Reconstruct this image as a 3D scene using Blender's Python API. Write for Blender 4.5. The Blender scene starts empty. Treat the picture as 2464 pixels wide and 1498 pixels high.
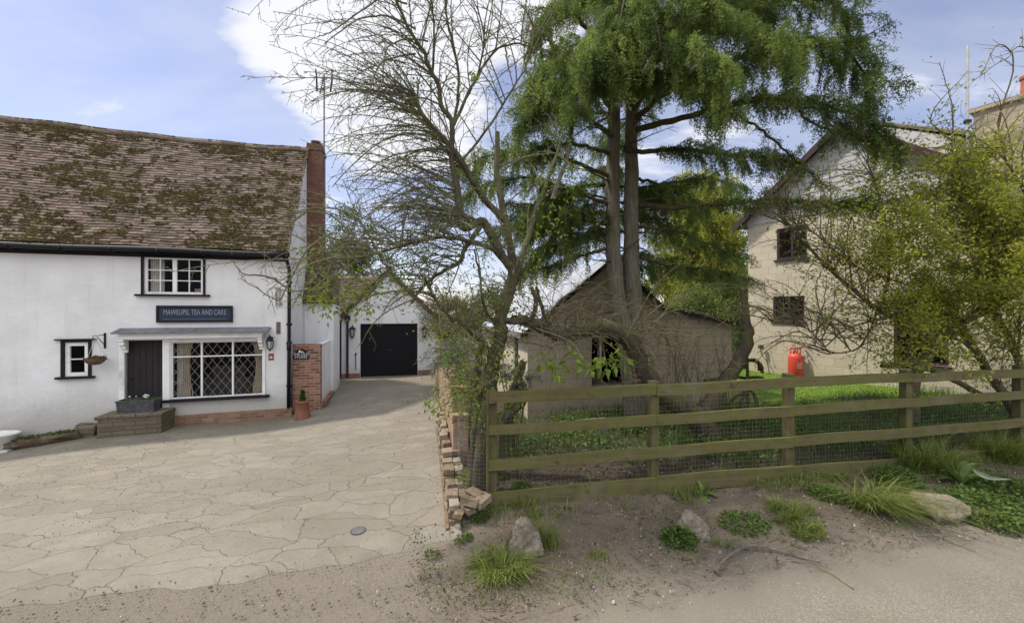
import bpy, bmesh, math, random
import numpy as np
from mathutils import Vector, Matrix, noise as mnoise
random.seed(7); RNG = np.random.default_rng(11)
R = math.radians
S = bpy.context.scene
COL = S.collection

# ------------------------------------------------------------------ camera, sky, sun, exposure
CX, CY, F, EYE = 1232.0, 749.0, 976.0, 2.5
cam = bpy.data.cameras.new('camera'); cam.sensor_width = 36.0; cam.lens = 36.0 * F / 2464.0
cam.clip_start = 0.05; cam.clip_end = 2000
co = bpy.data.objects.new('camera', cam); COL.objects.link(co)
co.location = (0, 0, EYE); co.rotation_euler = (R(90), 0, 0); S.camera = co

SUN_AZ = R(-81)          # angle from +Y (view direction), negative = to the left
SUN_EL = R(57)
SUN_DIR = Vector((math.sin(SUN_AZ) * math.cos(SUN_EL), math.cos(SUN_AZ) * math.cos(SUN_EL), math.sin(SUN_EL)))
sun = bpy.data.lights.new('sun', 'SUN'); sun.energy = 3.0; sun.angle = R(3.5); sun.color = (1.0, 0.93, 0.82)
so = bpy.data.objects.new('sun', sun); COL.objects.link(so)
so.rotation_euler = SUN_DIR.to_track_quat('Z', 'Y').to_euler(); so.location = (-20, 5, 25)

S.view_settings.view_transform = 'Standard'; S.view_settings.look = 'None'
S.view_settings.gamma = 1.0; S.view_settings.use_curve_mapping = False
S.view_settings.exposure = 0.56
S.cycles.use_denoising = True
S.cycles.max_bounces = 6; S.cycles.transparent_max_bounces = 12

W = bpy.data.worlds.new('World'); S.world = W; W.use_nodes = True
def build_sky():
    nt = W.node_tree; N = nt.nodes; L = nt.links; N.clear()
    out = N.new('ShaderNodeOutputWorld'); bg = N.new('ShaderNodeBackground'); bg.inputs[1].default_value = 0.105
    sky = N.new('ShaderNodeTexSky'); sky.sky_type = 'NISHITA'; sky.sun_disc = False
    sky.sun_elevation = SUN_EL; sky.sun_rotation = SUN_AZ % (2 * math.pi)
    sky.air_density = 1.0; sky.dust_density = 0.6; sky.ozone_density = 2.0; sky.altitude = 50
    tc = N.new('ShaderNodeTexCoord')
    def math_(op, a, b=None, c=None):
        n = N.new('ShaderNodeMath'); n.operation = op
        for i, x in enumerate((a, b, c)):
            if x is None: continue
            if isinstance(x, (int, float)): n.inputs[i].default_value = x
            else: L.new(x, n.inputs[i])
        return n.outputs[0]
    sep = N.new('ShaderNodeSeparateXYZ'); L.new(tc.outputs['Generated'], sep.inputs[0])
    zc = math_('ADD', math_('MAXIMUM', sep.outputs[2], 0.0), 0.22)
    cb = N.new('ShaderNodeCombineXYZ')
    L.new(math_('DIVIDE', sep.outputs[0], zc), cb.inputs[0]); L.new(math_('DIVIDE', sep.outputs[1], zc), cb.inputs[1])
    mp = N.new('ShaderNodeMapping'); L.new(cb.outputs[0], mp.inputs[0])
    mp.inputs['Rotation'].default_value = (0, 0, R(-35)); mp.inputs['Scale'].default_value = (0.7, 1.6, 1)
    nz = N.new('ShaderNodeTexNoise'); nz.inputs['Scale'].default_value = 2.1; nz.inputs['Detail'].default_value = 12
    nz.inputs['Roughness'].default_value = 0.58; nz.inputs['Distortion'].default_value = 0.3; L.new(mp.outputs[0], nz.inputs[0])
    total = None
    for (u, v, rad, amp) in CLOUDS:
        d = Vector(((u - CX) / F, 1, -(v - CY) / F)).normalized()
        dp = N.new('ShaderNodeVectorMath'); dp.operation = 'DOT_PRODUCT'; L.new(tc.outputs['Generated'], dp.inputs[0])
        dp.inputs[1].default_value = d
        mr = N.new('ShaderNodeMapRange'); mr.interpolation_type = 'SMOOTHSTEP'; L.new(dp.outputs['Value'], mr.inputs[0])
        mr.inputs[1].default_value = math.cos(R(rad)); mr.inputs[2].default_value = math.cos(R(rad * 0.25)); mr.inputs[3].default_value = 0; mr.inputs[4].default_value = amp
        total = mr.outputs[0] if total is None else math_('ADD', total, mr.outputs[0])
    m = math_('ADD', math_('MULTIPLY', math_('SUBTRACT', nz.outputs[0], 0.5), 2.7), total)
    mr = N.new('ShaderNodeMapRange'); mr.interpolation_type = 'SMOOTHSTEP'; L.new(m, mr.inputs[0])
    mr.inputs[1].default_value = 0.10; mr.inputs[2].default_value = 0.85; mr.inputs[3].default_value = 0.0; mr.inputs[4].default_value = 0.97
    veil = N.new('ShaderNodeMapRange'); L.new(nz.outputs[0], veil.inputs[0])
    veil.inputs[1].default_value = 0.3; veil.inputs[2].default_value = 0.75; veil.inputs[3].default_value = 0.12; veil.inputs[4].default_value = 0.5
    fac = math_('MAXIMUM', mr.outputs[0], veil.outputs[0])
    mix = N.new('ShaderNodeMix'); mix.data_type = 'RGBA'; L.new(fac, mix.inputs[0]); 
    hs = N.new('ShaderNodeMix'); hs.data_type = 'RGBA'; hs.blend_type = 'MULTIPLY'; hs.inputs[0].default_value = 1.0
    L.new(sky.outputs[0], hs.inputs[6]); hs.inputs[7].default_value = (1.15, 1.0, 1.08, 1)
    # unseen extra-bright high clouds behind the viewer, added as fill light
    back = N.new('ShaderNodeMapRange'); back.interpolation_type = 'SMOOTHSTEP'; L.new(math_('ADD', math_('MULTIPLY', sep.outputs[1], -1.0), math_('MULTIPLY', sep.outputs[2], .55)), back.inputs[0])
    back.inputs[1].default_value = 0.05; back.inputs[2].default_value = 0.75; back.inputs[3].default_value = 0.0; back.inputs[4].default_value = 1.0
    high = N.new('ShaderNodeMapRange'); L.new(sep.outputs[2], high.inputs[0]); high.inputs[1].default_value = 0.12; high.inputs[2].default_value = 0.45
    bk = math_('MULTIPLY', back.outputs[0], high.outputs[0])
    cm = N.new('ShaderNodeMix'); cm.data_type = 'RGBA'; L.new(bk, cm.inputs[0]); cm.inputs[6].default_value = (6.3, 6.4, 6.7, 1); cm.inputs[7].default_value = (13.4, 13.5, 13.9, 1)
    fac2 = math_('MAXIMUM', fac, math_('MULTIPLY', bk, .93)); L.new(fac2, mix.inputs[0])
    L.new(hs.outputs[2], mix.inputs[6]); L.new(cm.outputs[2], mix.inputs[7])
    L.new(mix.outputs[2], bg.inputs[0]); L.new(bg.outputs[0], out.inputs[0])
CLOUDS = [(960, 190, 14, 0.75), (730, 140, 8, 0.42), (1180, 120, 12, 0.55), (640, 20, 8, 0.36), (60, 160, 9, 0.17), (170, 205, 5, 0.14),
          (1000, 500, 20, 0.30), (1650, 420, 14, 0.35), (1330, -80, 12, 0.5), (2300, 330, 12, 0.22)]
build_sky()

# ------------------------------------------------------------------ helpers
def ray(u, v): return Vector(((u - CX) / F, 1.0, -(v - CY) / F))
def P(u, v, Y): return Vector(((u - CX) / F * Y, Y, EYE - (v - CY) / F * Y))

def tag(o, label=None, cat=None, group=None, kind=None):
    if label: o['label'] = label
    if cat: o['category'] = cat
    if group: o['group'] = group
    if kind: o['kind'] = kind
    return o
def thing(name, loc, label, cat, rz=0.0, group=None, kind=None):
    o = bpy.data.objects.new(name, None); COL.objects.link(o)
    o.location = loc; o.rotation_euler = (0, 0, rz); o.empty_display_size = 0.2
    return tag(o, label, cat, group, kind)
def root_matrix(o): return Matrix.Translation(o.location) @ o.rotation_euler.to_matrix().to_4x4()
def chain_matrix(o):
    M = root_matrix(o)
    while o.parent: o = o.parent; M = root_matrix(o) @ M
    return M
def npmesh(name, V, Fq, mats, parent=None, world=True, attrs=None, midx=None, smooth=False):
    """one mesh object from vertex array and face array (all faces the same size)"""
    V = np.asarray(V, dtype=np.float64).reshape(-1, 3); Fq = np.asarray(Fq, dtype=np.int32)
    if parent is not None and world:
        M = np.array(chain_matrix(parent).inverted()); V = V @ M[:3, :3].T + M[:3, 3]
    me = bpy.data.meshes.new(name); k = Fq.shape[1]; n = len(Fq)
    me.vertices.add(len(V)); me.vertices.foreach_set('co', V.astype(np.float32).ravel())
    me.loops.add(n * k); me.loops.foreach_set('vertex_index', Fq.ravel())
    me.polygons.add(n); me.polygons.foreach_set('loop_start', np.arange(0, n * k, k, dtype=np.int32))
    if midx is not None: me.polygons.foreach_set('material_index', np.asarray(midx, dtype=np.int32))
    for m in (mats if isinstance(mats, (list, tuple)) else [mats]): me.materials.append(m)
    me.update(calc_edges=True)
    me.polygons.foreach_set('use_smooth', np.full(n, bool(smooth)))
    for an, av in (attrs or {}).items():
        a = me.attributes.new(an, 'FLOAT', 'POINT'); a.data.foreach_set('value', np.asarray(av, dtype=np.float32))
    o = bpy.data.objects.new(name, me); COL.objects.link(o)
    if parent is not None: o.parent = parent
    return o

class MB:
    """collects shapes, links them as ONE mesh object"""
    def __init__(s): s.v = []; s.f = []; s.m = []; s.r = []
    def add(s, vs, fs, mi=0, rnd=0.5):
        b = len(s.v); s.v += [tuple(p) for p in vs]; s.f += [tuple(b + i for i in q) for q in fs]
        s.m += [mi] * len(fs); s.r += [rnd] * len(vs); return s
    def box(s, x0, x1, y0, y1, z0, z1, mi=0, M=None, rnd=0.5, jit=0.0):
        vs = [(x, y, z) for z in (z0, z1) for x, y in ((x0, y0), (x1, y0), (x1, y1), (x0, y1))]
        if jit: vs = [(a + random.uniform(-jit, jit), b + random.uniform(-jit, jit), c + random.uniform(-jit, jit)) for a, b, c in vs]
        if M is not None: vs = [M @ Vector(p) for p in vs]
        return s.add(vs, [(0, 3, 2, 1), (4, 5, 6, 7), (0, 1, 5, 4), (1, 2, 6, 5), (2, 3, 7, 6), (3, 0, 4, 7)], mi, rnd)
    def prism(s, poly, y0, y1, mi=0, axis='y'):
        """poly = list of (a,b); extruded along the axis"""
        n = len(poly)
        mk = {'y': lambda a, b, c: (a, c, b), 'x': lambda a, b, c: (c, a, b), 'z': lambda a, b, c: (a, b, c)}[axis]
        vs = [mk(a, b, y0) for a, b in poly] + [mk(a, b, y1) for a, b in poly]
        fs = [tuple(range(n)), tuple(range(2 * n - 1, n - 1, -1))] + [(i, i + n, (i + 1) % n + n, (i + 1) % n) for i in range(n)]
        return s.add(vs, fs, mi)
    def tube(s, pts, rad, k=8, mi=0, cap=True, rnd=0.5):
        pts = [Vector(p) for p in pts]; n = len(pts)
        if isinstance(rad, (int, float)): rad = [rad] * n
        vs = []; ref = None
        for i, p in enumerate(pts):
            t = (pts[min(i + 1, n - 1)] - pts[max(i - 1, 0)]).normalized()
            if ref is None:
                ref = Vector((0, 0, 1)) if abs(t.z) < 0.9 else Vector((1, 0, 0))
            a = t.cross(ref).normalized(); b = t.cross(a).normalized(); ref = -b if False else ref - t * ref.dot(t)
            if ref.length < 1e-4: ref = a.copy()
            ref.normalize()
            for j in range(k):
                g = 2 * math.pi * j / k; vs.append(p + (a * math.cos(g) + b * math.sin(g)) * rad[i])
        fs = [(i * k + j, i * k + (j + 1) % k, (i + 1) * k + (j + 1) % k, (i + 1) * k + j) for i in range(n - 1) for j in range(k)]
        if cap: fs += [tuple(range(k - 1, -1, -1)), tuple((n - 1) * k + j for j in range(k))]
        return s.add(vs, fs, mi, rnd)
    def lathe(s, prof, c=(0, 0, 0), k=20, mi=0):
        vs = []
        for r, z in prof:
            for j in range(k):
                g = 2 * math.pi * j / k; vs.append((c[0] + r * math.cos(g), c[1] + r * math.sin(g), c[2] + z))
        n = len(prof)
        fs = [(i * k + j, i * k + (j + 1) % k, (i + 1) * k + (j + 1) % k, (i + 1) * k + j) for i in range(n - 1) for j in range(k)]
        fs += [tuple(range(k - 1, -1, -1)), tuple((n - 1) * k + j for j in range(k))]
        return s.add(vs, fs, mi)
    def build(s, name, mats, parent=None, world=False, smooth=False, bevel=0.0):
        vs = s.v
        if parent is not None and world:
            Mi = chain_matrix(parent).inverted(); vs = [Mi @ Vector(p) for p in vs]
        me = bpy.data.meshes.new(name); me.from_pydata([tuple(p) for p in vs], [], s.f)
        for m in (mats if isinstance(mats, (list, tuple)) else [mats]): me.materials.append(m)
        me.polygons.foreach_set('material_index', s.m)
        a = me.attributes.new('rnd', 'FLOAT', 'POINT'); a.data.foreach_set('value', s.r)
        bm = bmesh.new(); bm.from_mesh(me); bmesh.ops.recalc_face_normals(bm, faces=bm.faces); bm.to_mesh(me); bm.free()
        me.polygons.foreach_set('use_smooth', [smooth] * len(me.polygons))
        o = bpy.data.objects.new(name, me); COL.objects.link(o)
        if parent is not None: o.parent = parent
        if bevel:
            b = o.modifiers.new('bevel', 'BEVEL'); b.width = bevel; b.segments = 2; b.limit_method = 'ANGLE'; b.angle_limit = R(50)
        return o

class Acc:
    """numpy collector of quads (tree limbs, leaves, blades)"""
    def __init__(s): s.V = []; s.Q = []; s.R = []; s.n = 0
    def add(s, V, Q, r=0.5):
        V = np.asarray(V, float).reshape(-1, 3); s.V.append(V); s.Q.append(np.asarray(Q) + s.n)
        s.R.append(np.full(len(V), r) if np.isscalar(r) else np.asarray(r)); s.n += len(V)
    def tube(s, pts, rad, k=5, r=0.5, rough=0.0):
        p = np.asarray(pts, float); n = len(p); rad = np.broadcast_to(np.asarray(rad, float), (n,))
        t = np.gradient(p, axis=0); t /= np.linalg.norm(t, axis=1, keepdims=True) + 1e-9
        mean = t.mean(0); ax = np.eye(3)[np.argmin(np.abs(mean))]
        a = np.cross(t, ax); a /= np.linalg.norm(a, axis=1, keepdims=True) + 1e-9; b = np.cross(t, a)
        g = np.linspace(0, 2 * np.pi, k, endpoint=False)
        rr = rad[:, None] * (1 + rough * RNG.uniform(-1, 1, (n, k)))
        V = p[:, None, :] + rr[..., None] * (a[:, None, :] * np.cos(g)[None, :, None] + b[:, None, :] * np.sin(g)[None, :, None])
        i = np.arange(n - 1)[:, None] * k; j = np.arange(k)[None, :]; j2 = (j + 1) % k
        Q = np.stack([i + j, i + j2, i + k + j2, i + k + j], -1).reshape(-1, 4)
        s.add(V, Q, r)
    def build(s, name, mats, parent=None, smooth=False, kind=None):
        if not s.V: return None
        o = npmesh(name, np.concatenate(s.V), np.concatenate(s.Q), mats, parent, True, {'rnd': np.concatenate(s.R)}, smooth=smooth)
        if kind: o['kind'] = kind
        return o

def smoothline(pts, n):
    """Catmull-Rom through points (k,3 or more) resampled to n points"""
    p = np.asarray(pts, float); k = len(p)
    if k == 2: return p[0] + (p[1] - p[0]) * np.linspace(0, 1, n)[:, None]
    q = np.vstack([2 * p[0] - p[1], p, 2 * p[-1] - p[-2]]); out = []
    for x in np.linspace(0, k - 1, n):
        i = min(int(x), k - 2); t = x - i; a, b, c, d = q[i], q[i + 1], q[i + 2], q[i + 3]
        out.append(0.5 * (2 * b + (c - a) * t + (2 * a - 5 * b + 4 * c - d) * t ** 2 + (3 * b - a - 3 * c + d) * t ** 3))
    return np.array(out)
def unit(v): return v / (np.linalg.norm(v, axis=-1, keepdims=True) + 1e-9)
def leaves(acc, pos, dirs, ln, wd, rnd=None, fold=0.25, droop=0.0):
    """two-quad leaves folded on the midrib at pos pointing along dirs"""
    pos = np.asarray(pos, float); d = unit(np.asarray(dirs, float)); n = len(pos)
    if n == 0: return
    ln = np.broadcast_to(ln, (n,))[:, None]; wd = np.broadcast_to(wd, (n,))[:, None]
    w = unit(np.cross(d, RNG.normal(size=(n, 3)) + [0, 0, 0.6])); up = np.cross(w, d)
    tip = pos + d * ln + np.array([0, 0, -1]) * droop * ln; mid = pos + d * ln * 0.5 - up * wd * fold
    Lm = pos + d * ln * 0.45 + w * wd * 0.5; Rm = pos + d * ln * 0.45 - w * wd * 0.5
    V = np.stack([pos, Lm, tip, mid, Rm], 1).reshape(-1, 3); b = np.arange(n)[:, None] * 5
    Q = np.concatenate([b + [0, 3, 2, 1], b + [0, 4, 2, 3]], 0)
    r = RNG.random(n) if rnd is None else rnd
    acc.add(V, Q, np.repeat(r, 5))
def blades_quad(acc, pos, dirs, ln, wd, rnd=None):
    """single diamond-ish quads: needles"""
    pos = np.asarray(pos, float); d = unit(np.asarray(dirs, float)); n = len(pos)
    if n == 0: return
    ln = np.broadcast_to(ln, (n,))[:, None]; wd = np.broadcast_to(wd, (n,))[:, None]
    w = unit(np.cross(d, RNG.normal(size=(n, 3))))
    V = np.stack([pos - w * wd * 0.3, pos + d * ln * 0.55 + w * wd * 0.5, pos + d * ln, pos + d * ln * 0.45 - w * wd * 0.5], 1).reshape(-1, 3)
    Q = np.arange(n)[:, None] * 4 + [0, 3, 2, 1]
    acc.add(V, Q, np.repeat(RNG.random(n) if rnd is None else rnd, 4))
def grass(acc, base, h, wd, lean=0.5, az=None, rnd=None):
    """tapering curved blades, base (n,3)"""
    base = np.asarray(base, float); n = len(base)
    if n == 0: return
    h = np.broadcast_to(h, (n,)); wd = np.broadcast_to(wd, (n,))
    az = RNG.uniform(0, 2 * np.pi, n) if az is None else az
    ln = np.abs(RNG.normal(lean, lean * 0.5, n)); o = np.stack([np.cos(az), np.sin(az), np.zeros(n)], 1)
    fz = az + np.pi / 2 + RNG.normal(0, 0.5, n); w = np.stack([np.cos(fz), np.sin(fz), np.zeros(n)], 1)
    H = h[:, None]; up = np.array([0, 0, 1.0])
    p1 = base + up * H * 0.55 + o * (H * ln[:, None] * 0.3); p2 = base + up * H * (1 - 0.28 * np.minimum(ln, 1.6)[:, None]) + o * H * ln[:, None]
    W_ = wd[:, None]
    V = np.stack([base - w * W_ * .5, base + w * W_ * .5, p1 + w * W_ * .42, p1 - w * W_ * .42, p2 + w * W_ * .08, p2 - w * W_ * .08], 1).reshape(-1, 3)
    b = np.arange(n)[:, None] * 6; Q = np.concatenate([b + [0, 1, 2, 3], b + [3, 2, 4, 5]], 0)
    acc.add(V, Q, np.repeat(RNG.random(n) if rnd is None else rnd, 6))

# ------------------------------------------------------------------ materials
def lin(c): return tuple(((x / 255) / 12.92 if x / 255 <= 0.04045 else ((x / 255 + 0.055) / 1.055) ** 2.4) for x in c)
class NT:
    def __init__(s, name):
        s.m = bpy.data.materials.new(name); s.m.use_nodes = True; s.t = s.m.node_tree; s.N = s.t.nodes; s.L = s.t.links
        s.b = s.N['Principled BSDF']; s.b.inputs['Specular IOR Level'].default_value = 0.3
        s.tc = s.N.new('ShaderNodeTexCoord'); s.co = s.tc.outputs['Object']
    def put(s, node, i, x):
        if x is None: return
        if hasattr(x, 'links') or hasattr(x, 'is_linked'): s.L.new(x, node.inputs[i])
        elif isinstance(x, tuple): node.inputs[i].default_value = (*x, 1) if len(x) == 3 and node.inputs[i].type == 'RGBA' else x
        else: node.inputs[i].default_value = x
    def noise(s, scale, detail=6, rough=0.6, vec=None, dist=0.0, out=0):
        n = s.N.new('ShaderNodeTexNoise'); s.put(n, 'Vector', vec or s.co); n.inputs['Scale'].default_value = scale
        n.inputs['Detail'].default_value = detail; n.inputs['Roughness'].default_value = rough; n.inputs['Distortion'].default_value = dist
        return n.outputs[out]
    def vor(s, scale, feature='F1', vec=None, out='Distance', rand=1.0):
        n = s.N.new('ShaderNodeTexVoronoi'); n.feature = feature; s.put(n, 'Vector', vec or s.co); n.inputs['Scale'].default_value = scale
        n.inputs['Randomness'].default_value = rand
        return n.outputs[out]
    def mapr(s, x, a, b, c=0.0, d=1.0, smooth=True):
        n = s.N.new('ShaderNodeMapRange'); s.put(n, 0, x)
        if smooth: n.interpolation_type = 'SMOOTHSTEP'
        for i, y in enumerate((a, b, c, d)): n.inputs[i + 1].default_value = y
        return n.outputs[0]
    def math(s, op, a, b=None):
        n = s.N.new('ShaderNodeMath'); n.operation = op; s.put(n, 0, a); s.put(n, 1, b); return n.outputs[0]
    def mix(s, f, a, b, mode='MIX'):
        n = s.N.new('ShaderNodeMix'); n.data_type = 'RGBA'; n.blend_type = mode; s.put(n, 0, f); s.put(n, 6, a); s.put(n, 7, b); return n.outputs[2]
    def attr(s, name):
        n = s.N.new('ShaderNodeAttribute'); n.attribute_name = name; return n.outputs['Fac']
    def mapping(s, scale=(1, 1, 1), rot=(0, 0, 0), vec=None):
        n = s.N.new('ShaderNodeMapping'); s.put(n, 0, vec or s.co); n.inputs['Scale'].default_value = scale; n.inputs['Rotation'].default_value = rot; return n.outputs[0]
    def sep(s, vec=None):
        n = s.N.new('ShaderNodeSeparateXYZ'); s.put(n, 0, vec or s.co); return n.outputs
    def comb(s, x, y, z=0.0):
        n = s.N.new('ShaderNodeCombineXYZ'); s.put(n, 0, x); s.put(n, 1, y); s.put(n, 2, z); return n.outputs[0]
    def ramp(s, x, stops):
        n = s.N.new('ShaderNodeValToRGB'); s.put(n, 0, x); e = n.color_ramp.elements
        while len(e) < len(stops): e.new(0.5)
        for el, (p, c) in zip(e, stops): el.position = p; el.color = (*c, 1)
        return n.outputs[0]
    def bump(s, h, strength=0.5, dist=0.01, prev=None):
        n = s.N.new('ShaderNodeBump'); s.put(n, 'Height', h); n.inputs['Strength'].default_value = strength; n.inputs['Distance'].default_value = dist
        if prev is not None: s.L.new(prev, n.inputs['Normal'])
        return n.outputs[0]
    def done(s, col=None, rough=None, nrm=None, **kw):
        s.put(s.b, 'Base Color', col); s.put(s.b, 'Roughness', rough)
        if nrm is not None: s.L.new(nrm, s.b.inputs['Normal'])
        for k, x in kw.items(): s.put(s.b, k, x)
        return s.m

def m_plain(name, c, rough=0.6, var=0.25, scale=9.0, bump=0.15, bs=60, metal=0.0, dirt=None):
    t = NT(name); n = t.noise(scale, 8, 0.65)
    col = t.mix(t.mapr(n, 0.3, 0.75), tuple(x * (1 - var) for x in c), tuple(min(1, x * (1 + var * 0.6)) for x in c))
    if dirt: col = t.mix(t.mapr(t.noise(scale * .4, 8, .7), .52, .72, 0, .7), col, dirt)
    return t.done(col, rough, t.bump(t.noise(bs, 5), bump, 0.004), Metallic=metal)

def m_plaster(name, c, stain=(0.36, 0.34, 0.29), base_h=0.5, amt=0.55):
    t = NT(name); x, y, z = t.sep()
    n1 = t.noise(1.1, 6, .6); n2 = t.noise(14, 6, .7)
    col = t.mix(t.mapr(n1, .3, .7), tuple(q * .88 for q in c), c); col = t.mix(t.mapr(t.noise(.45, 7, .7), .5, .62, 0, .35), col, tuple(q * .86 for q in c))
    streak = t.noise(1.0, 8, .7, t.mapping((5, 5, .35)))
    col = t.mix(t.mapr(streak, .52, .78, 0, .34), col, stain)
    low = t.mapr(t.math('ADD', z, t.math('MULTIPLY', n2, -.55)), base_h - .85, base_h + .15, min(1, amt * 1.4), 0)
    col = t.mix(low, col, stain)
    nr = t.bump(t.noise(1.7, 5, .55), .8, .05); nr = t.bump(t.noise(70, 5, .7), .3, .004, nr)
    return t.done(col, .85, nr)

def m_brick(name, cols, mortar, bw=.225, bh=.075, off=0.5, mossy=0.25, msize=.012, rough=.9, grime=(.05, .055, .03), depth=.008):
    t = NT(name); x, y, z = t.sep()
    wob = t.noise(3, 2); v = t.comb(t.math('ADD', t.math('ADD', x, y), t.math('MULTIPLY', wob, .02)), t.math('ADD', z, t.math('MULTIPLY', wob, .015)))
    b = t.N.new('ShaderNodeTexBrick'); b.inputs['Scale'].default_value = 1; b.inputs['Brick Width'].default_value = bw; b.inputs['Row Height'].default_value = bh
    b.inputs['Mortar Size'].default_value = msize / 2; b.inputs['Mortar Smooth'].default_value = .4; b.offset = off; t.put(b, 'Vector', v)
    b.inputs['Color1'].default_value = (0, 0, 0, 1); b.inputs['Color2'].default_value = (1, 1, 1, 1); b.inputs['Mortar'].default_value = (.5, .5, .5, 1)
    k = len(cols); bc = t.ramp(b.outputs['Color'], [(i / max(1, k - 1), c) for i, c in enumerate(cols)])
    n = t.noise(30, 6, .7); bc = t.mix(t.mapr(n, .3, .8, 0, .6), bc, t.mix(.5, bc, (.08, .06, .05), 'MIX'))
    col = t.mix(b.outputs['Fac'], bc, t.mix(n, tuple(q * .7 for q in mortar), mortar))
    col = t.mix(t.mapr(t.noise(2.4, 8, .7), .5, .75, 0, mossy), col, grime)
    nr = t.bump(t.math('SUBTRACT', t.math('MULTIPLY', n, .5), b.outputs['Fac']), .7, depth)
    return t.done(col, rough, nr)

def m_wood(name, c, moss=None, mossamt=.5, rough=.85, axis='x', scale=1.0, mthr=.5):
    t = NT(name); sc = {'x': (1.2, 22, 22), 'y': (22, 1.2, 22), 'z': (22, 22, 1.2)}[axis]
    g = t.noise(scale, 8, .65, t.mapping(sc), .4); n = t.noise(3.0, 7, .7)
    col = t.ramp(g, [(.25, tuple(q * .45 for q in c)), (.5, c), (.8, tuple(min(1, q * 1.45) for q in c))])
    col = t.mix(t.mapr(n, .35, .8, 0, .5), col, tuple(q * .45 for q in c)); col = t.mix(t.mapr(t.noise(1.3, 8, .75), .5, .66, 0, .6), col, (.17, .155, .12)); col = t.mix(t.mapr(t.noise(7, 3, .5), .66, .72, 0, .7), col, (.03, .024, .016))
    if moss:
        geo = t.N.new('ShaderNodeNewGeometry'); up = t.sep(geo.outputs['Normal'])[2]
        mm = t.math('ADD', t.mapr(t.noise(5.5, 8, .75), mthr - .12, mthr + .2, 0, mossamt), t.math('MULTIPLY', t.math('MAXIMUM', up, 0), .55))
        col = t.mix(t.math('MINIMUM', mm, .95), col, moss)
    return t.done(col, rough, t.bump(g, .8, .008))

def m_leaf(name, stops, trans=.35, rough=.55, clump=1.6, clumpamt=.35, spec=.25):
    """leaf: colour by per-leaf random and by clump noise; lets light through"""
    t = NT(name); r = t.attr('rnd'); n = t.noise(clump, 3, .6)
    x = t.math('ADD', t.math('MULTIPLY', r, 1 - clumpamt), t.math('MULTIPLY', t.mapr(n, .3, .7), clumpamt))
    col = t.ramp(x, stops)
    t.put(t.b, 'Base Color', col); t.b.inputs['Roughness'].default_value = rough; t.b.inputs['Specular IOR Level'].default_value = spec
    tr = t.N.new('ShaderNodeBsdfTranslucent'); t.put(tr, 0, t.mix(.5, col, t.mix(1.0, col, (1.0, 1.1, .35), 'MULTIPLY')))
    ms = t.N.new('ShaderNodeMixShader'); ms.inputs[0].default_value = trans
    t.L.new(t.b.outputs[0], ms.inputs[1]); t.L.new(tr.outputs[0], ms.inputs[2]); t.L.new(ms.outputs[0], t.N['Material Output'].inputs[0])
    return t.m

def m_bark(name, c1, c2, moss=None, mossamt=.6, scale=14, vert=.25, thr=.5):
    t = NT(name); g = t.noise(scale, 8, .7, t.mapping((1, 1, vert)), .6); n = t.noise(3.2, 6, .7)
    col = t.ramp(g, [(.3, tuple(q * .45 for q in c1)), (.52, c1), (.75, c2)])
    if moss: col = t.mix(t.mapr(n, thr - .1, thr + .15, 0, mossamt), col, moss)
    return t.done(col, .95, t.bump(g, .9, .02))

def m_glass(name='window_glass', tint=(1, 1, 1)):
    t = NT(name); gl = t.N.new('ShaderNodeBsdfGlossy'); gl.inputs['Roughness'].default_value = .015
    tr = t.N.new('ShaderNodeBsdfTransparent'); tr.inputs[0].default_value = (*tint, 1)
    fr = t.N.new('ShaderNodeFresnel'); fr.inputs[0].default_value = 1.22
    nb = t.bump(t.noise(1.6, 2), .05, .05); t.L.new(nb, gl.inputs['Normal']); 
    ms = t.N.new('ShaderNodeMixShader'); t.L.new(fr.outputs[0], ms.inputs[0]); t.L.new(tr.outputs[0], ms.inputs[1]); t.L.new(gl.outputs[0], ms.inputs[2])
    t.L.new(ms.outputs[0], t.N['Material Output'].inputs[0]); return t.m

M = {}
M['plaster'] = m_plaster('white_limewash', (.72, .715, .71))
M['plaster2'] = m_plaster('white_render', (.78, .79, .80), base_h=.25, amt=.4)
M['white'] = m_plain('white_paint', (.80, .80, .79), .45, .06, 4, .08, dirt=(.45, .43, .38))
M['cream'] = m_plain('cream_daylight', (.62, .58, .49), .55, .12, 4, .1)
M['black'] = m_plain('black_paint', (.009, .009, .012), .6, .3, 8, .15)
M['blackwood'] = m_plain('black_timber', (.011, .010, .012), .75, .4, 8, .3)
M['door'] = m_plain('dark_brown_door', (.024, .019, .020), .7, .2, 3, .1)
M['garagedoor'] = m_plain('black_garage_door', (.006, .006, .009), .75, .3, 3, .1)
M['lead'] = m_plain('lead_sheet', (.16, .165, .18), .55, .3, 6, .2)
M['glass'] = m_glass()
M['curtain'] = m_plain('net_curtain', (.55, .53, .48), .9, .2, 12, .2)
M['curtain2'] = m_plain('beige_curtain', (.50, .43, .32), .9, .2, 12, .2)
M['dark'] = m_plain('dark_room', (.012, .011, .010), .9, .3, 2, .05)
M['room'] = m_plain('room_wall', (.05, .046, .042), .9, .3, 2, .05)
M['sill'] = M['blackwood']
M['pier'] = m_brick('red_pier_brick', [(.17, .065, .042), (.28, .125, .08), (.35, .18, .12), (.23, .10, .065), (.11, .055, .045)], (.42, .37, .29), mossy=.4, msize=.015)
M['plinth'] = m_brick('old_plinth_brick', [(.24, .11, .07), (.30, .17, .10), (.20, .10, .07), (.33, .21, .14)], (.30, .27, .21), mossy=.75)
M['chimney'] = m_brick('chimney_brick', [(.15, .06, .04), (.19, .08, .055), (.12, .05, .04), (.22, .115, .08)], (.19, .145, .115), mossy=.6)
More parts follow.
